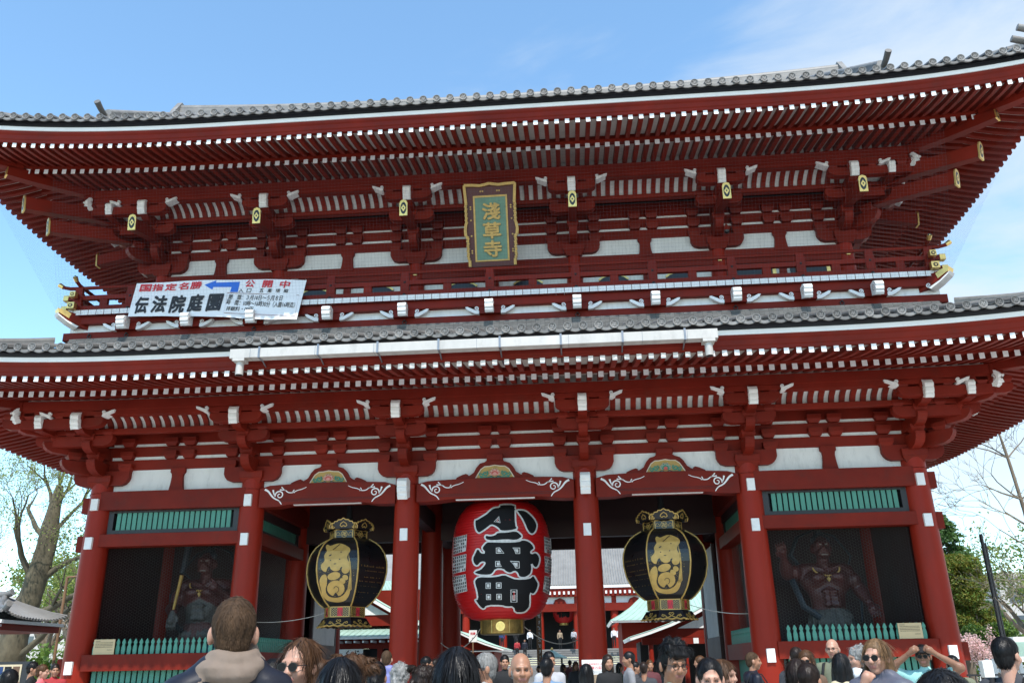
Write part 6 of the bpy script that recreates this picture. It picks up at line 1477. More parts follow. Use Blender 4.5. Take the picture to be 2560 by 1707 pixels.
# great old tree at the left: bulging pollarded trunk with fine sprays of young shoots
rs = np.random.default_rng(21); sk = []
TB = V3(-21.6, 14, 0)
tr = [V3(-21.7, 14, 0), V3(-21.6, 14, 2), V3(-21.3, 14, 3.6), V3(-20.95, 14, 5.2), V3(-20.75, 14, 6.8), V3(-20.65, 14, 8.2), V3(-20.6, 14, 9.35)]
sk.append((tr, [.86, .68, .52, .45, .38, .28, .16], 9))
limbs = [(2, (-1.0, .1, .9), 3.4, .30), (2, (1.2, -.1, .75), 3.2, .26), (3, (-.8, -.3, 1.0), 2.6, .26), (3, (1.0, .3, .9), 2.8, .22), (4, (-.7, .2, 1.1), 2.4, .22), (4, (.8, -.2, 1.0), 2.2, .18), (5, (-.5, .1, 1.2), 1.7, .16), (5, (.6, .2, 1.2), 1.6, .14), (6, (.2, .1, 1), 1.2, .10), (6, (-.3, -.1, 1), 1.2, .10), (1, (1.4, -.2, .55), 3.6, .24), (1, (-1.3, .1, .7), 3.2, .25)]
for i, d, L_, r in limbs: branches(tr[i], d, L_, r*.62, 5, sk, rs, .60, .14, .68, 2, 3, 4, .006)
C = tips(sk, 1, 13, .20, rs)
tree('old_tree', (-21.6, 14, 0), 'massive old pollarded tree with pale green spring shoots at the left edge', 'tree', sk, 'bark_green', [(C, .042, 'leaf_young')])
def simple_tree(x, y, h, r, seed, label, leafm, lsize, per, trunk='bark', depth=4, spread=.6, up=.2, name='leafy_tree', jit=.3, trunkh=.35, group=None, thick=.05):
    rs = np.random.default_rng(seed); sk = []; b = V3(x, y, 0); t0 = [b+V3(0, 0, h*trunkh*k/3)+rs.normal(0, .04, 3)*V3(1, 1, 0) for k in range(4)]; sk.append((t0, [h*thick, h*thick*.8, h*thick*.7, h*thick*.6], 9))
    for k in range(5):
        a = k*2*math.pi/5+rs.random(); branches(t0[-1], (math.cos(a)*.7, math.sin(a)*.7, .9), h*.27, h*thick*.45, depth, sk, rs, spread, up, .72, 2, 3)
    branches(t0[-1], (0, 0, 1), h*.3, h*thick*.5, depth, sk, rs, spread, up, .72, 2, 3)
    leaf = []
    if leafm:
        C = tips(sk, 1, per, jit, rs); k_ = rs.random(len(C)) < .5
        leaf = [(C[k_], lsize, leafm[0]), (C[~k_], lsize, leafm[1])]
    return tree(name, tuple(b), label, 'tree', sk, trunk, leaf, group)
gl = 'trees beside the gate'
simple_tree(-24.5, 24, 8.5, 3, 31, 'pale green budding tree beyond the old tree at left', ('leaf_young', 'leaf_mid'), .085, 14, group=gl)
simple_tree(-18.6, 21, 6.8, 3, 32, 'slender light green tree behind the lamp pole at left', ('leaf_young', 'leaf_olive'), .075, 14, group=gl)
simple_tree(-28, 30, 7.5, 3, 33, 'yellow-green tree far behind the tiled pavilion at left', ('leaf_young', 'leaf_mid'), .10, 16, group=gl)
simple_tree(-30, 38, 8.0, 3, 36, 'soft yellow-green tree directly behind the leftmost column', ('leaf_young', 'leaf_mid'), .13, 16, group=gl)
simple_tree(-25.5, 33, 6.5, 3, 37, 'low fresh green tree between lamp pole and leftmost column', ('leaf_young', 'leaf_olive'), .11, 16, group=gl)
simple_tree(-36, 40, 9.0, 3, 38, 'tall pale green tree beyond the tiled pavilion', ('leaf_young', 'leaf_mid'), .13, 16, group=gl)
simple_tree(24.5, 25, 7.0, 3, 34, 'bright green bushy tree in the distance at far right', ('leaf_young', 'leaf_mid'), .09, 16, group=gl)
simple_tree(27.0, 20, 6.0, 3, 35, 'grey-green sparse tree behind the black poles at right', ('leaf_olive', 'leaf_mid'), .06, 7, group=gl)
# bare trees at right
rs = np.random.default_rng(44); sk = []; t0 = [V3(20.3, 14, 0), V3(20.25, 14, 3), V3(20.1, 14, 5.5), V3(19.95, 14, 7.5), V3(19.8, 14, 9.2), V3(19.6, 14, 10.8)]; sk.append((t0, [.14, .12, .10, .08, .06, .025], 9))
for i, d in ((2, (-1, 0, .35)), (2, (1, .2, .4)), (3, (-1, .1, .4)), (3, (1, -.2, .5)), (3, (-.9, -.3, .7)), (4, (-1, .2, .6)), (4, (.9, 0, .7)), (5, (-.6, 0, 1)), (5, (.5, .1, 1)), (4, (-.3, .6, .8))): branches(t0[i], d, 1.5, .036, 4, sk, rs, .55, .10, .70, 2, 3, 4, .009)
tree('bare_tree', tuple(t0[0]), 'tall bare tree with knobbly pruned limbs at the right edge', 'tree', sk, 'bark')
rs = np.random.default_rng(45); sk = []; t0 = [V3(19.6, 9, 0), V3(19.4, 9, 3), V3(19.1, 9, 5.0)]; sk.append((t0, [.17, .15, .11], 9))
for i, d, L_ in ((1, (-1.2, -.1, .5), 2.4), (2, (-1.3, .1, .45), 2.6), (2, (-1.0, -.3, .9), 2.2), (2, (.2, 0, 1), 2.0), (1, (-1.2, .2, .2), 2.0)): branches(t0[i], d, L_, .06, 5, sk, rs, .5, .08, .66, 2, 3, 4, .006)
tree('bare_tree', tuple(t0[0]), 'leafless tree whose long branches reach in from the right edge', 'tree', sk, 'bark')
# conifer and rounded evergreen beside the right column
rs = np.random.default_rng(51); sk = [([V3(18.8, 19, z) for z in (0, 2, 4, 7.5)], [.22, .18, .12, .03], 9)]; C = []
for k in range(120):
    z = 1.6+6.0*(k/120)**.9; R_ = 2.0*max(.02, 1-(z-1.4)/6.5)**.8+.12; a = rs.random()*6.28; e = V3(18.8+R_*math.cos(a), 19+R_*math.sin(a), z-.12*R_); s0 = V3(18.8, 19, z+.15)
    sk.append(([s0, (s0+e)/2+V3(0, 0, .08), e], [.03, .02, .006], 0))
    for j in range(95): q = .25+.75*rs.random(); C.append(s0*(1-q)+e*q+rs.normal(0, .09, 3)*V3(1.2, 1.2, .5))
tree('conifer_tree', (18.8, 19, 0), 'dark green conifer rising beside the rightmost column', 'tree', sk, 'bark', [(np.array(C), .085, 'leaf_conifer')], gl)
def clump_tree(x, y, cs, seed, label, mats_, lsize, n, name='evergreen_tree'):
    rs = np.random.default_rng(seed); sk = [([V3(x, y, 0), V3(x, y, 1.0), V3(x, y, 1.8)], [.14, .12, .08], 9)]; L1 = []
    for (cx, cy, cz, r) in cs:
        sk.append(([V3(x, y, 1.2), V3((x+cx)/2, (y+cy)/2, (1.2+cz)/2), V3(cx, cy, cz)], [.07, .05, .02], 0)); m_ = int(n*r*r)
        u = rs.normal(size=(m_, 3)); u /= np.linalg.norm(u, axis=1)[:, None]; L1.append(V3(cx, cy, cz)+u*(r*(.75+.3*rs.random(m_)))[:, None]*V3(1, 1, .75))
    C = np.concatenate(L1); k_ = rs.random(len(C)) < .6
    return tree(name, (x, y, 0), label, 'tree', sk, 'bark', [(C[k_], lsize, mats_[0]), (C[~k_], lsize, mats_[1])], gl)
rs = np.random.default_rng(8)
clump_tree(17.2, 14.0, [(16.5+1.5*rs.random()*(1-.35*k/30), 13.3+1.3*rs.random(), 2.2+3.0*k/30+.1*rs.random(), .34+.24*rs.random()) for k in range(30)], 60, 'clipped olive-green evergreen with rounded tiers beside the rightmost column', ('leaf_olive', 'leaf_mid'), .055, 5200)
clump_tree(17.0, 12.3, [(16.2+1.5*rs.random(), 11.9+.8*rs.random(), 1.5+1.0*rs.random(), .30+.18*rs.random()) for k in range(12)], 61, 'low green bush behind the cherry blossom at right', ('leaf_mid', 'leaf_dark'), .05, 5200, 'bush')
clump_tree(-17.8, 17, [(-18.6+2.2*rs.random(), 16.3+1.0*rs.random(), 1.4+2.0*rs.random(), .4+.25*rs.random()) for k in range(12)], 62, 'dark rounded evergreen shrub behind the lamp pole at left', ('leaf_dark', 'leaf_conifer'), .07, 2600, 'bush')
clump_tree(-15.8, 12, [(-17.2+2.8*rs.random(), 11.5+1.0*rs.random(), 1.0+1.4*rs.random(), .35+.2*rs.random()) for k in range(14)], 63, 'light green clipped shrub in front of the old trunk', ('leaf_mid', 'leaf_young'), .06, 3200, 'bush')
# cherry blossom
rs = np.random.default_rng(71); sk = [([V3(15.15, 9, 0), V3(15.1, 9, .9), V3(15.05, 9, 1.35)], [.07, .06, .05], 9)]
for k in range(7):
    a = k*.9; branches(sk[0][0][-1], (math.cos(a)*.8, math.sin(a)*.8, .7), .50, .025, 2, sk, rs, .6, .15, .75, 2, 3)
C = tips(sk, 2, 48, .08, rs)
tree('cherry_tree', (15.15, 9, 0), 'small cherry tree covered in pale pink blossom right of the gate', 'tree', sk, 'bark', [(C, .034, 'blossom')])
# ================================================================== BUILDINGS BEHIND
mat('roof_far', (.23, .225, .215), .6, var=.15, vscale=1.0, dirt=.2); mat('concrete', (.45, .43, .40), .8, var=.08, vscale=.4); mat('glass', (.06, .08, .10), .12, var=.2, vscale=.8); mat('dark_in', (.012, .010, .010), .8, var=.1)  # dark_in: shade of hall and booth interiors put into a near-black colour
hall = thing('main_hall', (0, 60, 0), 'great red temple hall with grey tiled roof seen through the gate', 'building')
def HB(mb, name, mats_, **k): return mb.xf(Matrix.Translation((0, -60, 0))).build(name, mats_, hall, **k)
HX = 22
pr = [(73.6, 9.55), (77, 11.3), (81, 14.0), (85, 17.6), (88, 21.0)]
roof_ = HB(MB().grid([[(x, y, z) for x in (-HX, HX)] for y, z in pr]), 'roof', ['roof_far'])
rb = MB()
for k in range(161):
    x = -HX+.275*k
    if -14 < x < 16: rb.tube([(x, y, z+.03) for y, z in pr[:4]], .085, 6)
stuff(put('tile_rows', rb.xf(Matrix.Translation((0, -60, 0))).mesh('tile_rows', ['roof_far'], fix=False), roof_))
HB(MB().box(-HX, HX, 73.55, 73.9, 9.25, 9.52), 'white_strip', ['white']); HB(MB().box(-HX, HX, 73.7, 74.2, 8.4, 9.25), 'fascia', ['red'])
re_ = MB()
for k in range(90): x = -HX+.5*k; re_.box(x-.1, x+.1, 73.3, 74.0, 8.62, 8.92)
stuff(HB(re_, 'rafter_ends', ['white']))
HB(MB().box(-HX, HX, 73.9, 74.3, 6.9, 7.7), 'tie_beam', ['red']); HB(MB().box(-HX, HX, 74.2, 74.4, 7.7, 8.4), 'frieze', ['plaster'])
for k in range(9): x = -16+k*4.0; HB(MB().prism([(x-.7, 7.72), (x-.5, 8.1), (x, 8.3), (x+.5, 8.1), (x+.7, 7.72)], 74.0, 74.2), 'frog_leg_strut', ['red'])
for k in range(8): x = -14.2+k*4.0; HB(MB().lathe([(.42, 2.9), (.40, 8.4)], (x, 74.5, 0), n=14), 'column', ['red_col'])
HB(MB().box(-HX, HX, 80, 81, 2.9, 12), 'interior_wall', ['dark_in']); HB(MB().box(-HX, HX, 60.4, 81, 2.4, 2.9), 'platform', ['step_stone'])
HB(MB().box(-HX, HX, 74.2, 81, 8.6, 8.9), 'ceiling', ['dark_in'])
for k in range(16): HB(MB().box(-9, 10, 55.6+k*.3, 60.41+0*k, k*.18+.002*k, k*.18+.18), 'step', ['step_stone'])
hl_p = onY(1410, 1557, 76.5); hl_ = thing('paper_lantern', tuple(hl_p), 'round red paper lantern with one black character in the distant hall', 'lantern')
MB().lathe([(.5, 0), (.9, .25), (1.15, .8), (1.2, 1.3), (1.1, 1.9), (.8, 2.3)], n=32).build('body', ['paper_red'], hl_)
m_ = MB(); v, f = text_data('橋', .05); e = v.max(0)-v.min(0)
m_.add([(a/e[0]*1.45, -math.sqrt(max(.1, 1.26**2-(a/e[0]*1.45)**2))-float(l_), 1.28+b/e[1]*1.5) for (a, b), l_ in zip(v, layers(v))], f); m_.build('lettering', ['ink'], hl_, fix=False); MB().lathe([(.5, -.22), (.52, .02)], n=20).build('metal_base', ['brass'], hl_)
for i, (x, y, D, fc) in enumerate([(1187, 1588, 80, 10), (1255, 1588, 79, 170), (1290, 1592, 81, 180), (1325, 1595, 80, 0), (1400, 1590, 82, 20), (1435, 1592, 81, 180), (1293, 1615, 77.5, 180), (1312, 1616, 77.4, 10), (1535, 1585, 80, 0), (1550, 1586, 80, 0), (1575, 1588, 81, 30)]):
    top_ = ['lgrey', 'dblue', 'black', 'white', 'tan', 'lgrey', 'red', 'navy', 'white', 'white', 'charcoal'][i]
    st_z = 2.9 if D > 78 else 2.0
    P(x, y, D, fc, 'tiny figure in %s on the hall %s, %s' % ({'lgrey': 'pale grey', 'dblue': 'blue'}.get(top_, top_), 'terrace' if D > 78 else 'steps', ['leftmost of all', 'below the red lantern base', 'just right of the lantern base', 'left of the wooden post', 'under the distant lantern', 'beside the fourth column', 'left of the pair', 'right of the pair', 'leftmost beyond the fourth column', 'second beyond the fourth column', 'third beyond the fourth column'][i]), 'short', 'hair_black', 'skin_tan', top_, 'black', lod=2, height=1.68, group='visitors on the hall terrace and steps', z0=st_z)
# incense burner pavilion
ib = thing('incense_pavilion', (.75, 18, 0), 'small pavilion with green copper roof and finial over the incense burner', 'pavilion')
MB().lathe([(.66, 1.86), (.62, 1.92), (.35, 2.03), (.12, 2.16), (.03, 2.2)], n=8, smooth=False).build('roof', ['copper_green'], ib); MB().lathe([(.02, 2.18), (.05, 2.22), (.05, 2.26), (.0, 2.33)], n=10).build('finial', ['gold'], ib)
for s in (-1, 1):
    for q in (-1, 1): MB().lathe([(.035, 0), (.035, 1.9)], (s*.42, q*.42, 0), n=8).build('post', ['black_iron'], ib)
MB().lathe([(.25, .1), (.3, .3), (.2, .7), (.4, 1.0), (.42, 1.2)], n=20).build('burner', ['brass'], ib)
# booths with green copper roofs
def roof_quad(mb, a, b, c, d, th=.12, mi=0, n=8, sag=.0):
    """sloping roof panel with standing seams; a-b eave, d-c ridge"""
    a, b, c, d = map(Vector, (a, b, c, d)); nn = (b-a).cross(d-a).normalized()
    if nn.z < 0: nn = -nn
    rows = []
    for j in range(6):
        q = j/5; rows.append([a*(1-q)+d*q-Vector((0, 0, sag*math.sin(math.pi*q))), b*(1-q)+c*q-Vector((0, 0, sag*math.sin(math.pi*q)))])
    mb.grid(rows, mi, False); mb.grid([[p-nn*th for p in r] for r in rows], mi+1, False)
    e = [rows[0][0], rows[0][1], rows[0][1]-nn*th, rows[0][0]-nn*th]; mb.add(e, [(0, 1, 2, 3)], 2)
    for k in (0, 1):
        for j in range(5): mb.add([rows[j][k], rows[j+1][k], rows[j+1][k]-nn*th, rows[j][k]-nn*th], [(0, 1, 2, 3)], 2)
    for i in range(n+1):
        q = i/n; mb.tube([r[0]*(1-q)+r[1]*q+nn*.01 for r in rows], .022, 4, mi)
    return mb
lb = thing('fortune_booth', (-8.3, 21, 0), 'red booth with green copper roof and white fortune sign left of the third column', 'building')
LBm = Matrix.Translation((8.3, -21, 0))
def LB(mb, nm, mats_): return mb.xf(LBm).build(nm, mats_, lb)
LB(roof_quad(MB(), (-11.5, 19.2, 2.95), (-4.9, 19.2, 2.95), (-4.9, 22, 3.55), (-11.5, 22, 3.55), .1, n=22), 'lower_roof', ['copper_green', 'red_dark', 'white'])
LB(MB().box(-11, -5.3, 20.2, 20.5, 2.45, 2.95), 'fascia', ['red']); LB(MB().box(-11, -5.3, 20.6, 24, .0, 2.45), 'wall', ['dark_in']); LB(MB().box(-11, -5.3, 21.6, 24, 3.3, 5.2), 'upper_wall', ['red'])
for x in (-10.9, -9.2, -7.4, -5.4): LB(MB().box(x-.12, x+.12, 20.2, 20.5, 0, 2.45), 'post', ['red'])
re_ = MB()
for k in range(16): x = -11.2+k*.4; re_.box(x-.04, x+.04, 19.28, 20.4, 2.70, 2.79)
stuff(LB(re_, 'rafter_ends', ['white_end']))
LB(roof_quad(MB(), (-5.4, 24, 3.9), (-15, 24, 3.9), (-12, 27.5, 6.2), (-8.4, 27.5, 6.2), .16, n=24, sag=.25), 'upper_roof', ['copper_green', 'red_dark', 'white']); LB(roof_quad(MB(), (-5.6, 20.6, 3.6), (-5.6, 26, 3.6), (-9.2, 26, 5.6), (-9.2, 20.6, 5.6), .16, n=14, sag=.15), 'upper_roof', ['copper_green', 'red_dark', 'white']); LB(roof_quad(MB(), (-12.8, 20.6, 3.6), (-12.8, 26, 3.6), (-9.2, 26, 5.6), (-9.2, 20.6, 5.6), .16, n=14, sag=.15), 'upper_roof', ['copper_green', 'red_dark', 'white'])
LB(MB().prism([(-5.9, 3.5), (-9.2, 5.4), (-12.5, 3.5)], 20.95, 21.1), 'gable', ['red'])
LB(MB().prism([(-7.2, 4.0), (-9.2, 5.1), (-11.2, 4.0)], 20.9, 20.94), 'gable_panel', ['plaster'])
sg = thing('fortune_sign', (-9.2, 20, 2.1), 'white board lettered in black kana on the booth left of the third column', 'sign')
MB().box(-1.05, 1.05, -.02, .02, 0, .34).build('panel', ['white'], sg); m_ = MB()
for ch, x in (('お', -.72), ('み', -.20), ('く', .32), ('じ', .78)): text_on(m_, ch, (x, -.024, .17), (1, 0, 0), (0, 0, 1), h=.24, bold=.035)
m_.build('lettering', ['ink'], sg, fix=False)
sb_ = thing('copper_roofed_booth', (-3.6, 27, 0), 'small red booth with pale green copper roof below the red lantern', 'building')
def SBm(mb, nm, mats_): return mb.xf(Matrix.Translation((3.6, -27, 0))).build(nm, mats_, sb_)
SBm(roof_quad(MB(), (-1.95, 25, 2.42), (-1.95, 31, 2.42), (-4.4, 31, 3.35), (-4.4, 25, 3.35), .1, n=10, sag=.08), 'roof', ['copper_green', 'red_dark', 'white']); SBm(roof_quad(MB(), (-6.8, 25, 2.42), (-6.8, 31, 2.42), (-4.4, 31, 3.35), (-4.4, 25, 3.35), .1, n=10, sag=.08), 'roof', ['copper_green', 'red_dark', 'white'])
SBm(MB().box(-6.3, -2.5, 25.5, 30, 0, 2.3), 'wall', ['red']); SBm(MB().box(-5.8, -3.0, 25.4, 25.49, .9, 1.9), 'counter_opening', ['dark_in']); SBm(MB().prism([(-2.4, 2.4), (-4.4, 3.2), (-6.4, 2.4)], 25.3, 25.4), 'gable', ['red'])  # counter_opening is a near-black slab, painted shade instead of a hole
rb_ = thing('copper_roofed_hall', (7, 30, 0), 'red building with two sweeping green copper roofs right of the fourth column', 'building')
def RB(mb, nm, mats_): return mb.xf(Matrix.Translation((-7, -30, 0))).build(nm, mats_, rb_)
RB(roof_quad(MB(), (3.9, 33, 4.05), (13.5, 33, 4.05), (10.5, 37, 6.9), (7.2, 37, 6.9), .16, n=24, sag=.35), 'upper_roof', ['copper_green', 'red_dark', 'white']); RB(roof_quad(MB(), (3.9, 33, 4.05), (3.9, 41, 4.05), (7.2, 37.1, 6.9), (7.2, 37, 6.9), .16, n=16, sag=.35), 'upper_roof', ['copper_green', 'red_dark', 'white'])
RB(roof_quad(MB(), (4.3, 20.5, 2.72), (4.3, 27, 2.72), (9.2, 27, 4.75), (9.2, 20.5, 4.75), .14, n=14, sag=.22), 'front_roof', ['copper_green', 'red_dark', 'white']); RB(roof_quad(MB(), (14.1, 20.5, 2.72), (14.1, 27, 2.72), (9.2, 27, 4.75), (9.2, 20.5, 4.75), .14, n=14, sag=.22), 'front_roof', ['copper_green', 'red_dark', 'white'])
RB(MB().prism([(4.9, 2.7), (9.2, 4.5), (13.5, 2.7)], 21.0, 21.15), 'gable', ['red']); RB(MB().prism([(6.6, 3.1), (9.2, 4.2), (11.8, 3.1)], 20.94, 20.99), 'gable_panel', ['plaster'])
RB(MB().box(4.9, 13.5, 20.9, 21.2, 2.4, 2.68), 'tie_beam', ['red'])
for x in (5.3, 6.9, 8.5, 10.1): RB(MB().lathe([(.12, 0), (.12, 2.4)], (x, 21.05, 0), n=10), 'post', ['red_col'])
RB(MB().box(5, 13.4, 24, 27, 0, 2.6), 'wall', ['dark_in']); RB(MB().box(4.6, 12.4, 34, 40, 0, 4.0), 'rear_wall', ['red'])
for x in (6.0, 6.5, 7.4): RB(MB().box(x-.12, x+.12, 20.86, 20.895, 2.42, 2.66), 'white_plate', ['white'])
# upright name post, announcement board, guide boards
ps = thing('name_post', (.3, 16, 0), 'tall wooden post with white brush writing right of the red lantern', 'sign')
MB().box(-.11, .11, -.06, .06, 1.2, 3.75).build('board', ['wood'], ps); MB().box(-.16, .16, -.1, .1, 0, 1.19).build('base', ['red'], ps)
random.seed(4); m_ = MB()
for k in range(10):
    z = 3.55-k*.235
    for q in range(4): ribbon(m_, smooth_open([(-.06+.1*random.random(), z+.06*random.random()), (.06*random.random(), z-.04+.06*random.random()), (.06-.08*random.random(), z-.11+.03*random.random())], 1), .022, -.066, -.062)
m_.build('brush_writing', ['white'], ps)
ws = thing('announcement_board', (-3.45, 24, 2.4), 'small white announcement board beside the base of the red lantern', 'sign')
MB().box(-.2, .2, -.02, .02, .35, .92).build('panel', ['white'], ws); MB().box(-.03, .03, -.02, .02, -2.4, .349).build('post', ['wood'], ws); m_ = MB(); text_on(m_, '祝縁', (0, -.024, .76), (1, 0, 0), (0, 0, 1), w=.26, bold=.02); text_on(m_, '十', (0, -.024, .53), (1, 0, 0), (0, 0, 1), h=.1, bold=.02, mi=1); m_.build('lettering', ['ink_red', 'ink'], ws, fix=False)
gb = thing('guide_board', (2.32, -1.2, 0), 'white guide board with red heading at the foot of the fourth column', 'sign')
MB().box(-.30, .30, -.015, .015, .5, 1.69).build('panel', ['white'], gb); m_ = MB()
text_on(m_, '伝法院庭園特別公開と', (0, -.019, 1.60), (1, 0, 0), (0, 0, 1), w=.5, mi=0); text_on(m_, '案内図', (.02, -.019, 1.52), (1, 0, 0), (0, 0, 1), h=.07, mi=0); m_.build('lettering', ['ink_red'], gb, fix=False)
m_ = MB()
for k in range(3): m_.box(-.25, .2, -.0185, -.0155, 1.45-k*.022, 1.456-k*.022)
m_.build('small_print', ['cloth_grey'], gb); MB().box(-.26, .28, -.019, -.0155, .95, 1.38).build('map', ['cloth_tan'], gb)
m_ = MB()
random.seed(9)
for k in range(14): x, z = -.24+.45*random.random(), .97+.36*random.random(); m_.box(x, x+.05+.05*random.random(), -.022, -.0195, z, z+.03+.04*random.random())
m_.build('map_blocks', ['cloth_grey', 'cloth_navy'], gb)
for s in (-1, 1): MB().box(s*.28-.02, s*.28+.02, .016, .05, 0, 1.6).build('leg', ['wood'], gb)
ob = thing('opening_board', (2.63, -1.5, 0), 'small green-framed board lettered in red beside the white guide board', 'sign')
MB().box(-.15, .15, -.015, .015, .7, 1.40).build('panel', ['white'], ob); MB().box(-.12, .12, -.018, -.0155, 1.34, 1.365).box(-.12, .12, -.018, -.0155, .78, .8).box(-.12, -.10, -.018, -.0155, .801, 1.339).box(.10, .12, -.018, -.0155, .801, 1.339).build('green_border', ['green_paint'], ob)
m_ = MB(); text_on(m_, '開', (0, -.019, 1.26), (1, 0, 0), (0, 0, 1), h=.11, bold=.012); text_on(m_, '館', (0, -.019, 1.12), (1, 0, 0), (0, 0, 1), h=.11, bold=.012); m_.build('lettering', ['ink_red'], ob, fix=False); MB().box(-.02, .02, .016, .05, 0, .75).build('leg', ['wood'], ob)
# ---- left side: pavilion, pole, photo board, sign, far blocks
pv = thing('tiled_pavilion', (-18.75, 7.3, 0), 'small pavilion with grey tiled hip roof in front of the old tree', 'pavilion')
def PV(mb, nm, mats_, **k): return mb.xf(Matrix.Translation((17.6, -7.6, 0))).build(nm, mats_, pv, **k)
ex0, ex1, ey0, ey1, zr = -20.0, -15.2, 5.8, 9.4, 4.05
rf = MB(); rx0, rx1, ry = -18.7, -16.5, 7.6
def pz(q): return 3.30+(zr-3.30)*(q**1.25)
for (A, B_, C_, D_) in (((ex0, ey0), (ex1, ey0), (rx1, ry), (rx0, ry)), ((ex1, ey0), (ex1, ey1), (rx1, ry), (rx1, ry)), ((ex0, ey1), (ex1, ey1), (rx1, ry), (rx0, ry))):
    rows = []
    for j in range(6):
        q = j/5; row = []
        for i in range(13):
            t_ = i/12; x = (A[0]*(1-t_)+B_[0]*t_)*(1-q)+(D_[0]*(1-t_)+C_[0]*t_)*q; y = (A[1]*(1-t_)+B_[1]*t_)*(1-q)+(D_[1]*(1-t_)+C_[1]*t_)*q; row.append((x, y, pz(q)+.22*(1-q)*abs(2*t_-1)**3))
        rows.append(row)
    rf.grid(rows, 0)
    for i in range(22):
        t_ = (i+.5)/22; rf.tube([((A[0]*(1-t_)+B_[0]*t_)*(1-q)+(D_[0]*(1-t_)+C_[0]*t_)*q, (A[1]*(1-t_)+B_[1]*t_)*(1-q)+(D_[1]*(1-t_)+C_[1]*t_)*q, pz(q)+.03+.22*(1-q)*abs(2*t_-1)**3) for q in (0, .25, .5, .75, 1)], .05, 6)
PV(rf, 'roof', ['roof_far']); PV(MB().box(ex0+.1, ex1-.1, ey0+.08, ey1, 3.16, 3.26), 'white_strip', ['white']); PV(MB().box(ex0+.25, ex1-.25, ey0+.3, ey1, 2.95, 3.155), 'fascia', ['red'])
m_ = MB()
for k in range(26): x = ex0+.3+k*.17; m_.box(x-.03, x+.03, ey0+.1, ey0+.3, 3.05, 3.12)
stuff(PV(m_, 'rafter_ends', ['white_end']))
PV(MB().tube([(rx0, ry, 4.15), (rx1, ry, 4.15), (rx1+.25, ry, 4.25)], .13, 8), 'ridge', ['tile']); PV(MB().tube([(rx1, ry, 4.1), (-15.9, 6.6, 3.66), (-15.2, 5.85, 3.6), (-14.95, 5.6, 3.72)], .10, 8), 'hip_ridge', ['tile'])
for x in (-19.4, -15.9): PV(MB().box(x-.1, x+.1, 6.3, 6.5, 0, 3.0), 'post', ['red'])
lp = thing('lamp_pole', (-17.15, 10, 0), 'slim dark lamp pole with a short arm left of the gate', 'pole')
MB().tube([(0, 0, 0), (0, 0, 5.0)], .055, 8).tube([(0, 0, 4.98), (.7, 0, 5.02)], .04, 8).box(.55, .9, -.06, .06, 4.95, 5.04).build('pole', ['wood'], lp)
nb_ = thing('photo_board', (-10.75, -3, 0), 'dark framed notice board with two rows of photos at the lower left corner', 'sign')
MB().box(-1.0, 1.02, -.03, .03, 1.30, 1.86).build('frame', ['brown_dark' if 'brown_dark' in MATS else 'black_iron'], nb_)
for k, x0 in enumerate((-.55, .16)):
    pn = MB().box(x0, x0+.6, -.04, -.031, 1.36, 1.80).build('sheet', ['cloth_beige'], nb_)
    for r_ in range(2):
        for c_ in range(3): MB().box(x0+.04+c_*.185, x0+.19+c_*.185, -.046, -.0405, 1.40+r_*.20, 1.56+r_*.20).build('photo', [['cloth_brown', 'cloth_charcoal', 'cloth_olive', 'cloth_maroon', 'cloth_dblue', 'cloth_black'][(r_*3+c_+k) % 6]], pn)
for s in (-1, 1): MB().box(s*.9-.04, s*.9+.04, -.02, .02, 0, 1.3).build('leg', ['black_iron'], nb_)
ls = thing('small_sign', (-15.7, 9, 0), 'small white sign on a post among the shrubs at left', 'sign'); MB().box(-.22, .22, -.02, .02, 1.95, 2.3).build('panel', ['white'], ls); MB().box(-.02, .02, .0, .04, 0, 1.95).build('post', ['wood'], ls)
def block(x0, x1, y, h, nx, nz, label, wallm):
    t = thing('apartment_block', ((x0+x1)/2, y, 0), label, 'building', 'pale buildings beyond the trees'); w2 = (x1-x0)/2
    MB().box(-w2, w2, 0, 12, 0, h).build('wall', [wallm], t); MB().box(-w2-.2, w2+.2, -.2, 12.2, h, h+.5).build('parapet', ['concrete'], t)
    wm = MB().box(-.75, .75, -.03, .05, 0, 1.5).mesh('window', ['glass'])
    for i in range(nx):
        for j in range(nz):
            put('window', wm, t, (-w2+(i+.5)*2*w2/nx, 0, 1.2+j*(h-1)/nz))
block(-66, -50, 70, 9, 6, 3, 'pale apartment block behind the old tree at left', 'concrete'); block(-44, -34, 70, 9.5, 4, 3, 'lower cream building between tree and gate at left', 'plaster'); block(44, 62, 70, 9, 6, 3, 'pale low building behind the trees at right', 'concrete')
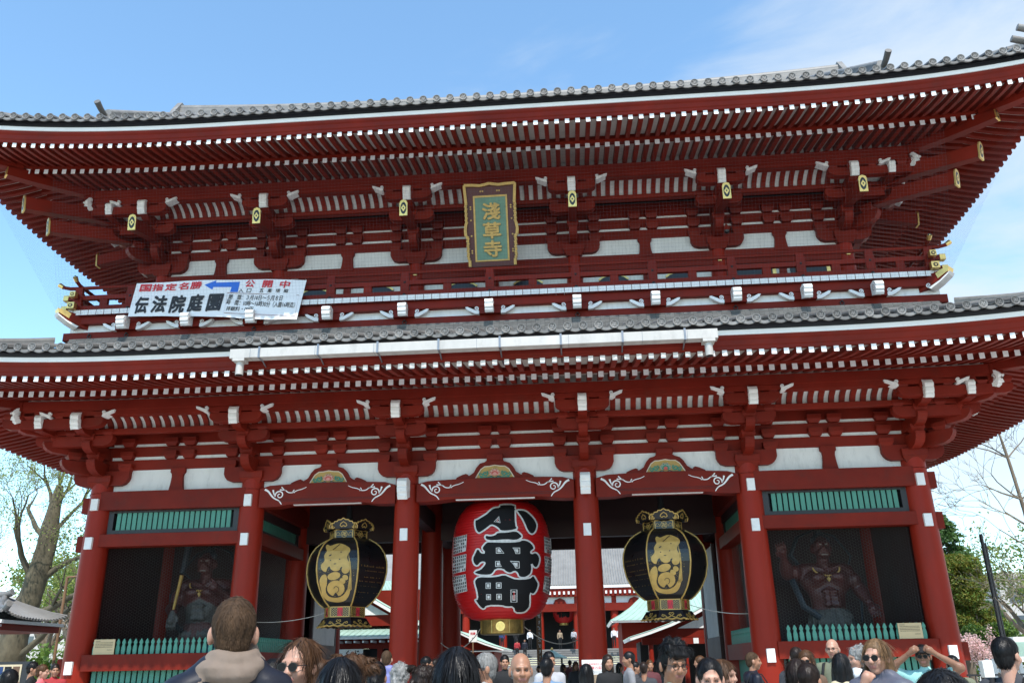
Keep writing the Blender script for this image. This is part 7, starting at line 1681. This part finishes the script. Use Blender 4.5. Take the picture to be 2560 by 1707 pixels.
# ---- right side: black poles, board, fence, white box
for dx, h, lb_ in ((0, 5.15, 'tall black pole standing right of the rightmost column'), (.16, 4.9, 'thinner dark pole strapped beside the tall black pole')):
    t = thing('black_pole', (14.5+dx, 6+dx, 0), lb_, 'pole', 'black poles at right'); MB().tube([(0, 0, 0), (0, 0, h)], .055 if dx == 0 else .03, 8).build('shaft', ['black_iron'], t); MB().tube([(0, 0, h*.97), (1.6+dx, .3, h*.35)], .008, 4).build('guy_wire', ['black_iron'], t)
wb = thing('white_map_board', (14.75, 5, 0), 'large pale map board behind the man at the right edge', 'sign'); MB().box(-.6, .6, -.02, .02, 1.45, 2.12).build('panel', ['white'], wb)
for s in (-1, 1): MB().box(s*.5-.03, s*.5+.03, .021, .06, 0, 2.0).build('leg', ['wood'], wb)
MB().box(-.45, .1, -.026, -.021, 1.6, 1.98).build('map', ['leaf_tint' if 'leaf_tint' in MATS else 'copper_green'], wb)
fn_ = thing('wooden_fence', (13.5, 3.6, 0), 'low pale picket fence behind the man at the right edge', 'fence')
for k in range(14): MB().box(-.05, .05, -.015, .015, 0, 1.55).build('picket', ['plaster'], fn_, (-.6+k*.17, 0, 0))
MB().box(-.7, 1.75, .016, .05, 1.2, 1.3).build('rail', ['plaster'], fn_); MB().box(-.7, 1.75, .016, .05, .5, .6).build('rail', ['plaster'], fn_)
bx = thing('donation_box', (10.46, -2, 0), 'white box on a stand behind black railings right of the gate', 'box'); MB().box(-.10, .10, -.1, .1, 1.2, 1.53).build('box', ['white'], bx, bevel=.01); MB().box(-.04, .04, -.04, .04, 0, 1.2).build('stand', ['black_iron'], bx)
rl = thing('black_railing', (10.7, -1.6, 0), 'low black metal railing around the white box at right', 'railing'); MB().box(-.5, .9, -.02, .02, 1.22, 1.26).build('rail', ['black_iron'], rl)
for k in range(12): MB().tube([(-.45+k*.12, 0, 0), (-.45+k*.12, 0, 1.22)], .012, 6).build('bar', ['black_iron'], rl)
# low hedge that closes the view under the trees
for (x0, x1, y, h, lb_) in ((-46, -13, 34, 2.6, 'far belt of green shrubs on the left side'), (13.5, 60, 36, 2.8, 'far belt of green shrubs on the right side')):
    rs = np.random.default_rng(int(abs(x0))); n = 9000; C = np.stack([x0+(x1-x0)*rs.random(n), y+1.5*rs.random(n), h*(rs.random(n)**.6)*(1+.35*np.sin(np.linspace(0, 40, n)))], 1); V, Q, mi = leaves_np(C, .22, rs); hd = put('undergrowth', mesh_np('undergrowth', [(V, Q, mi)], ['leaf_mid'])); tag(hd, lb_, 'shrubs', kind='stuff')
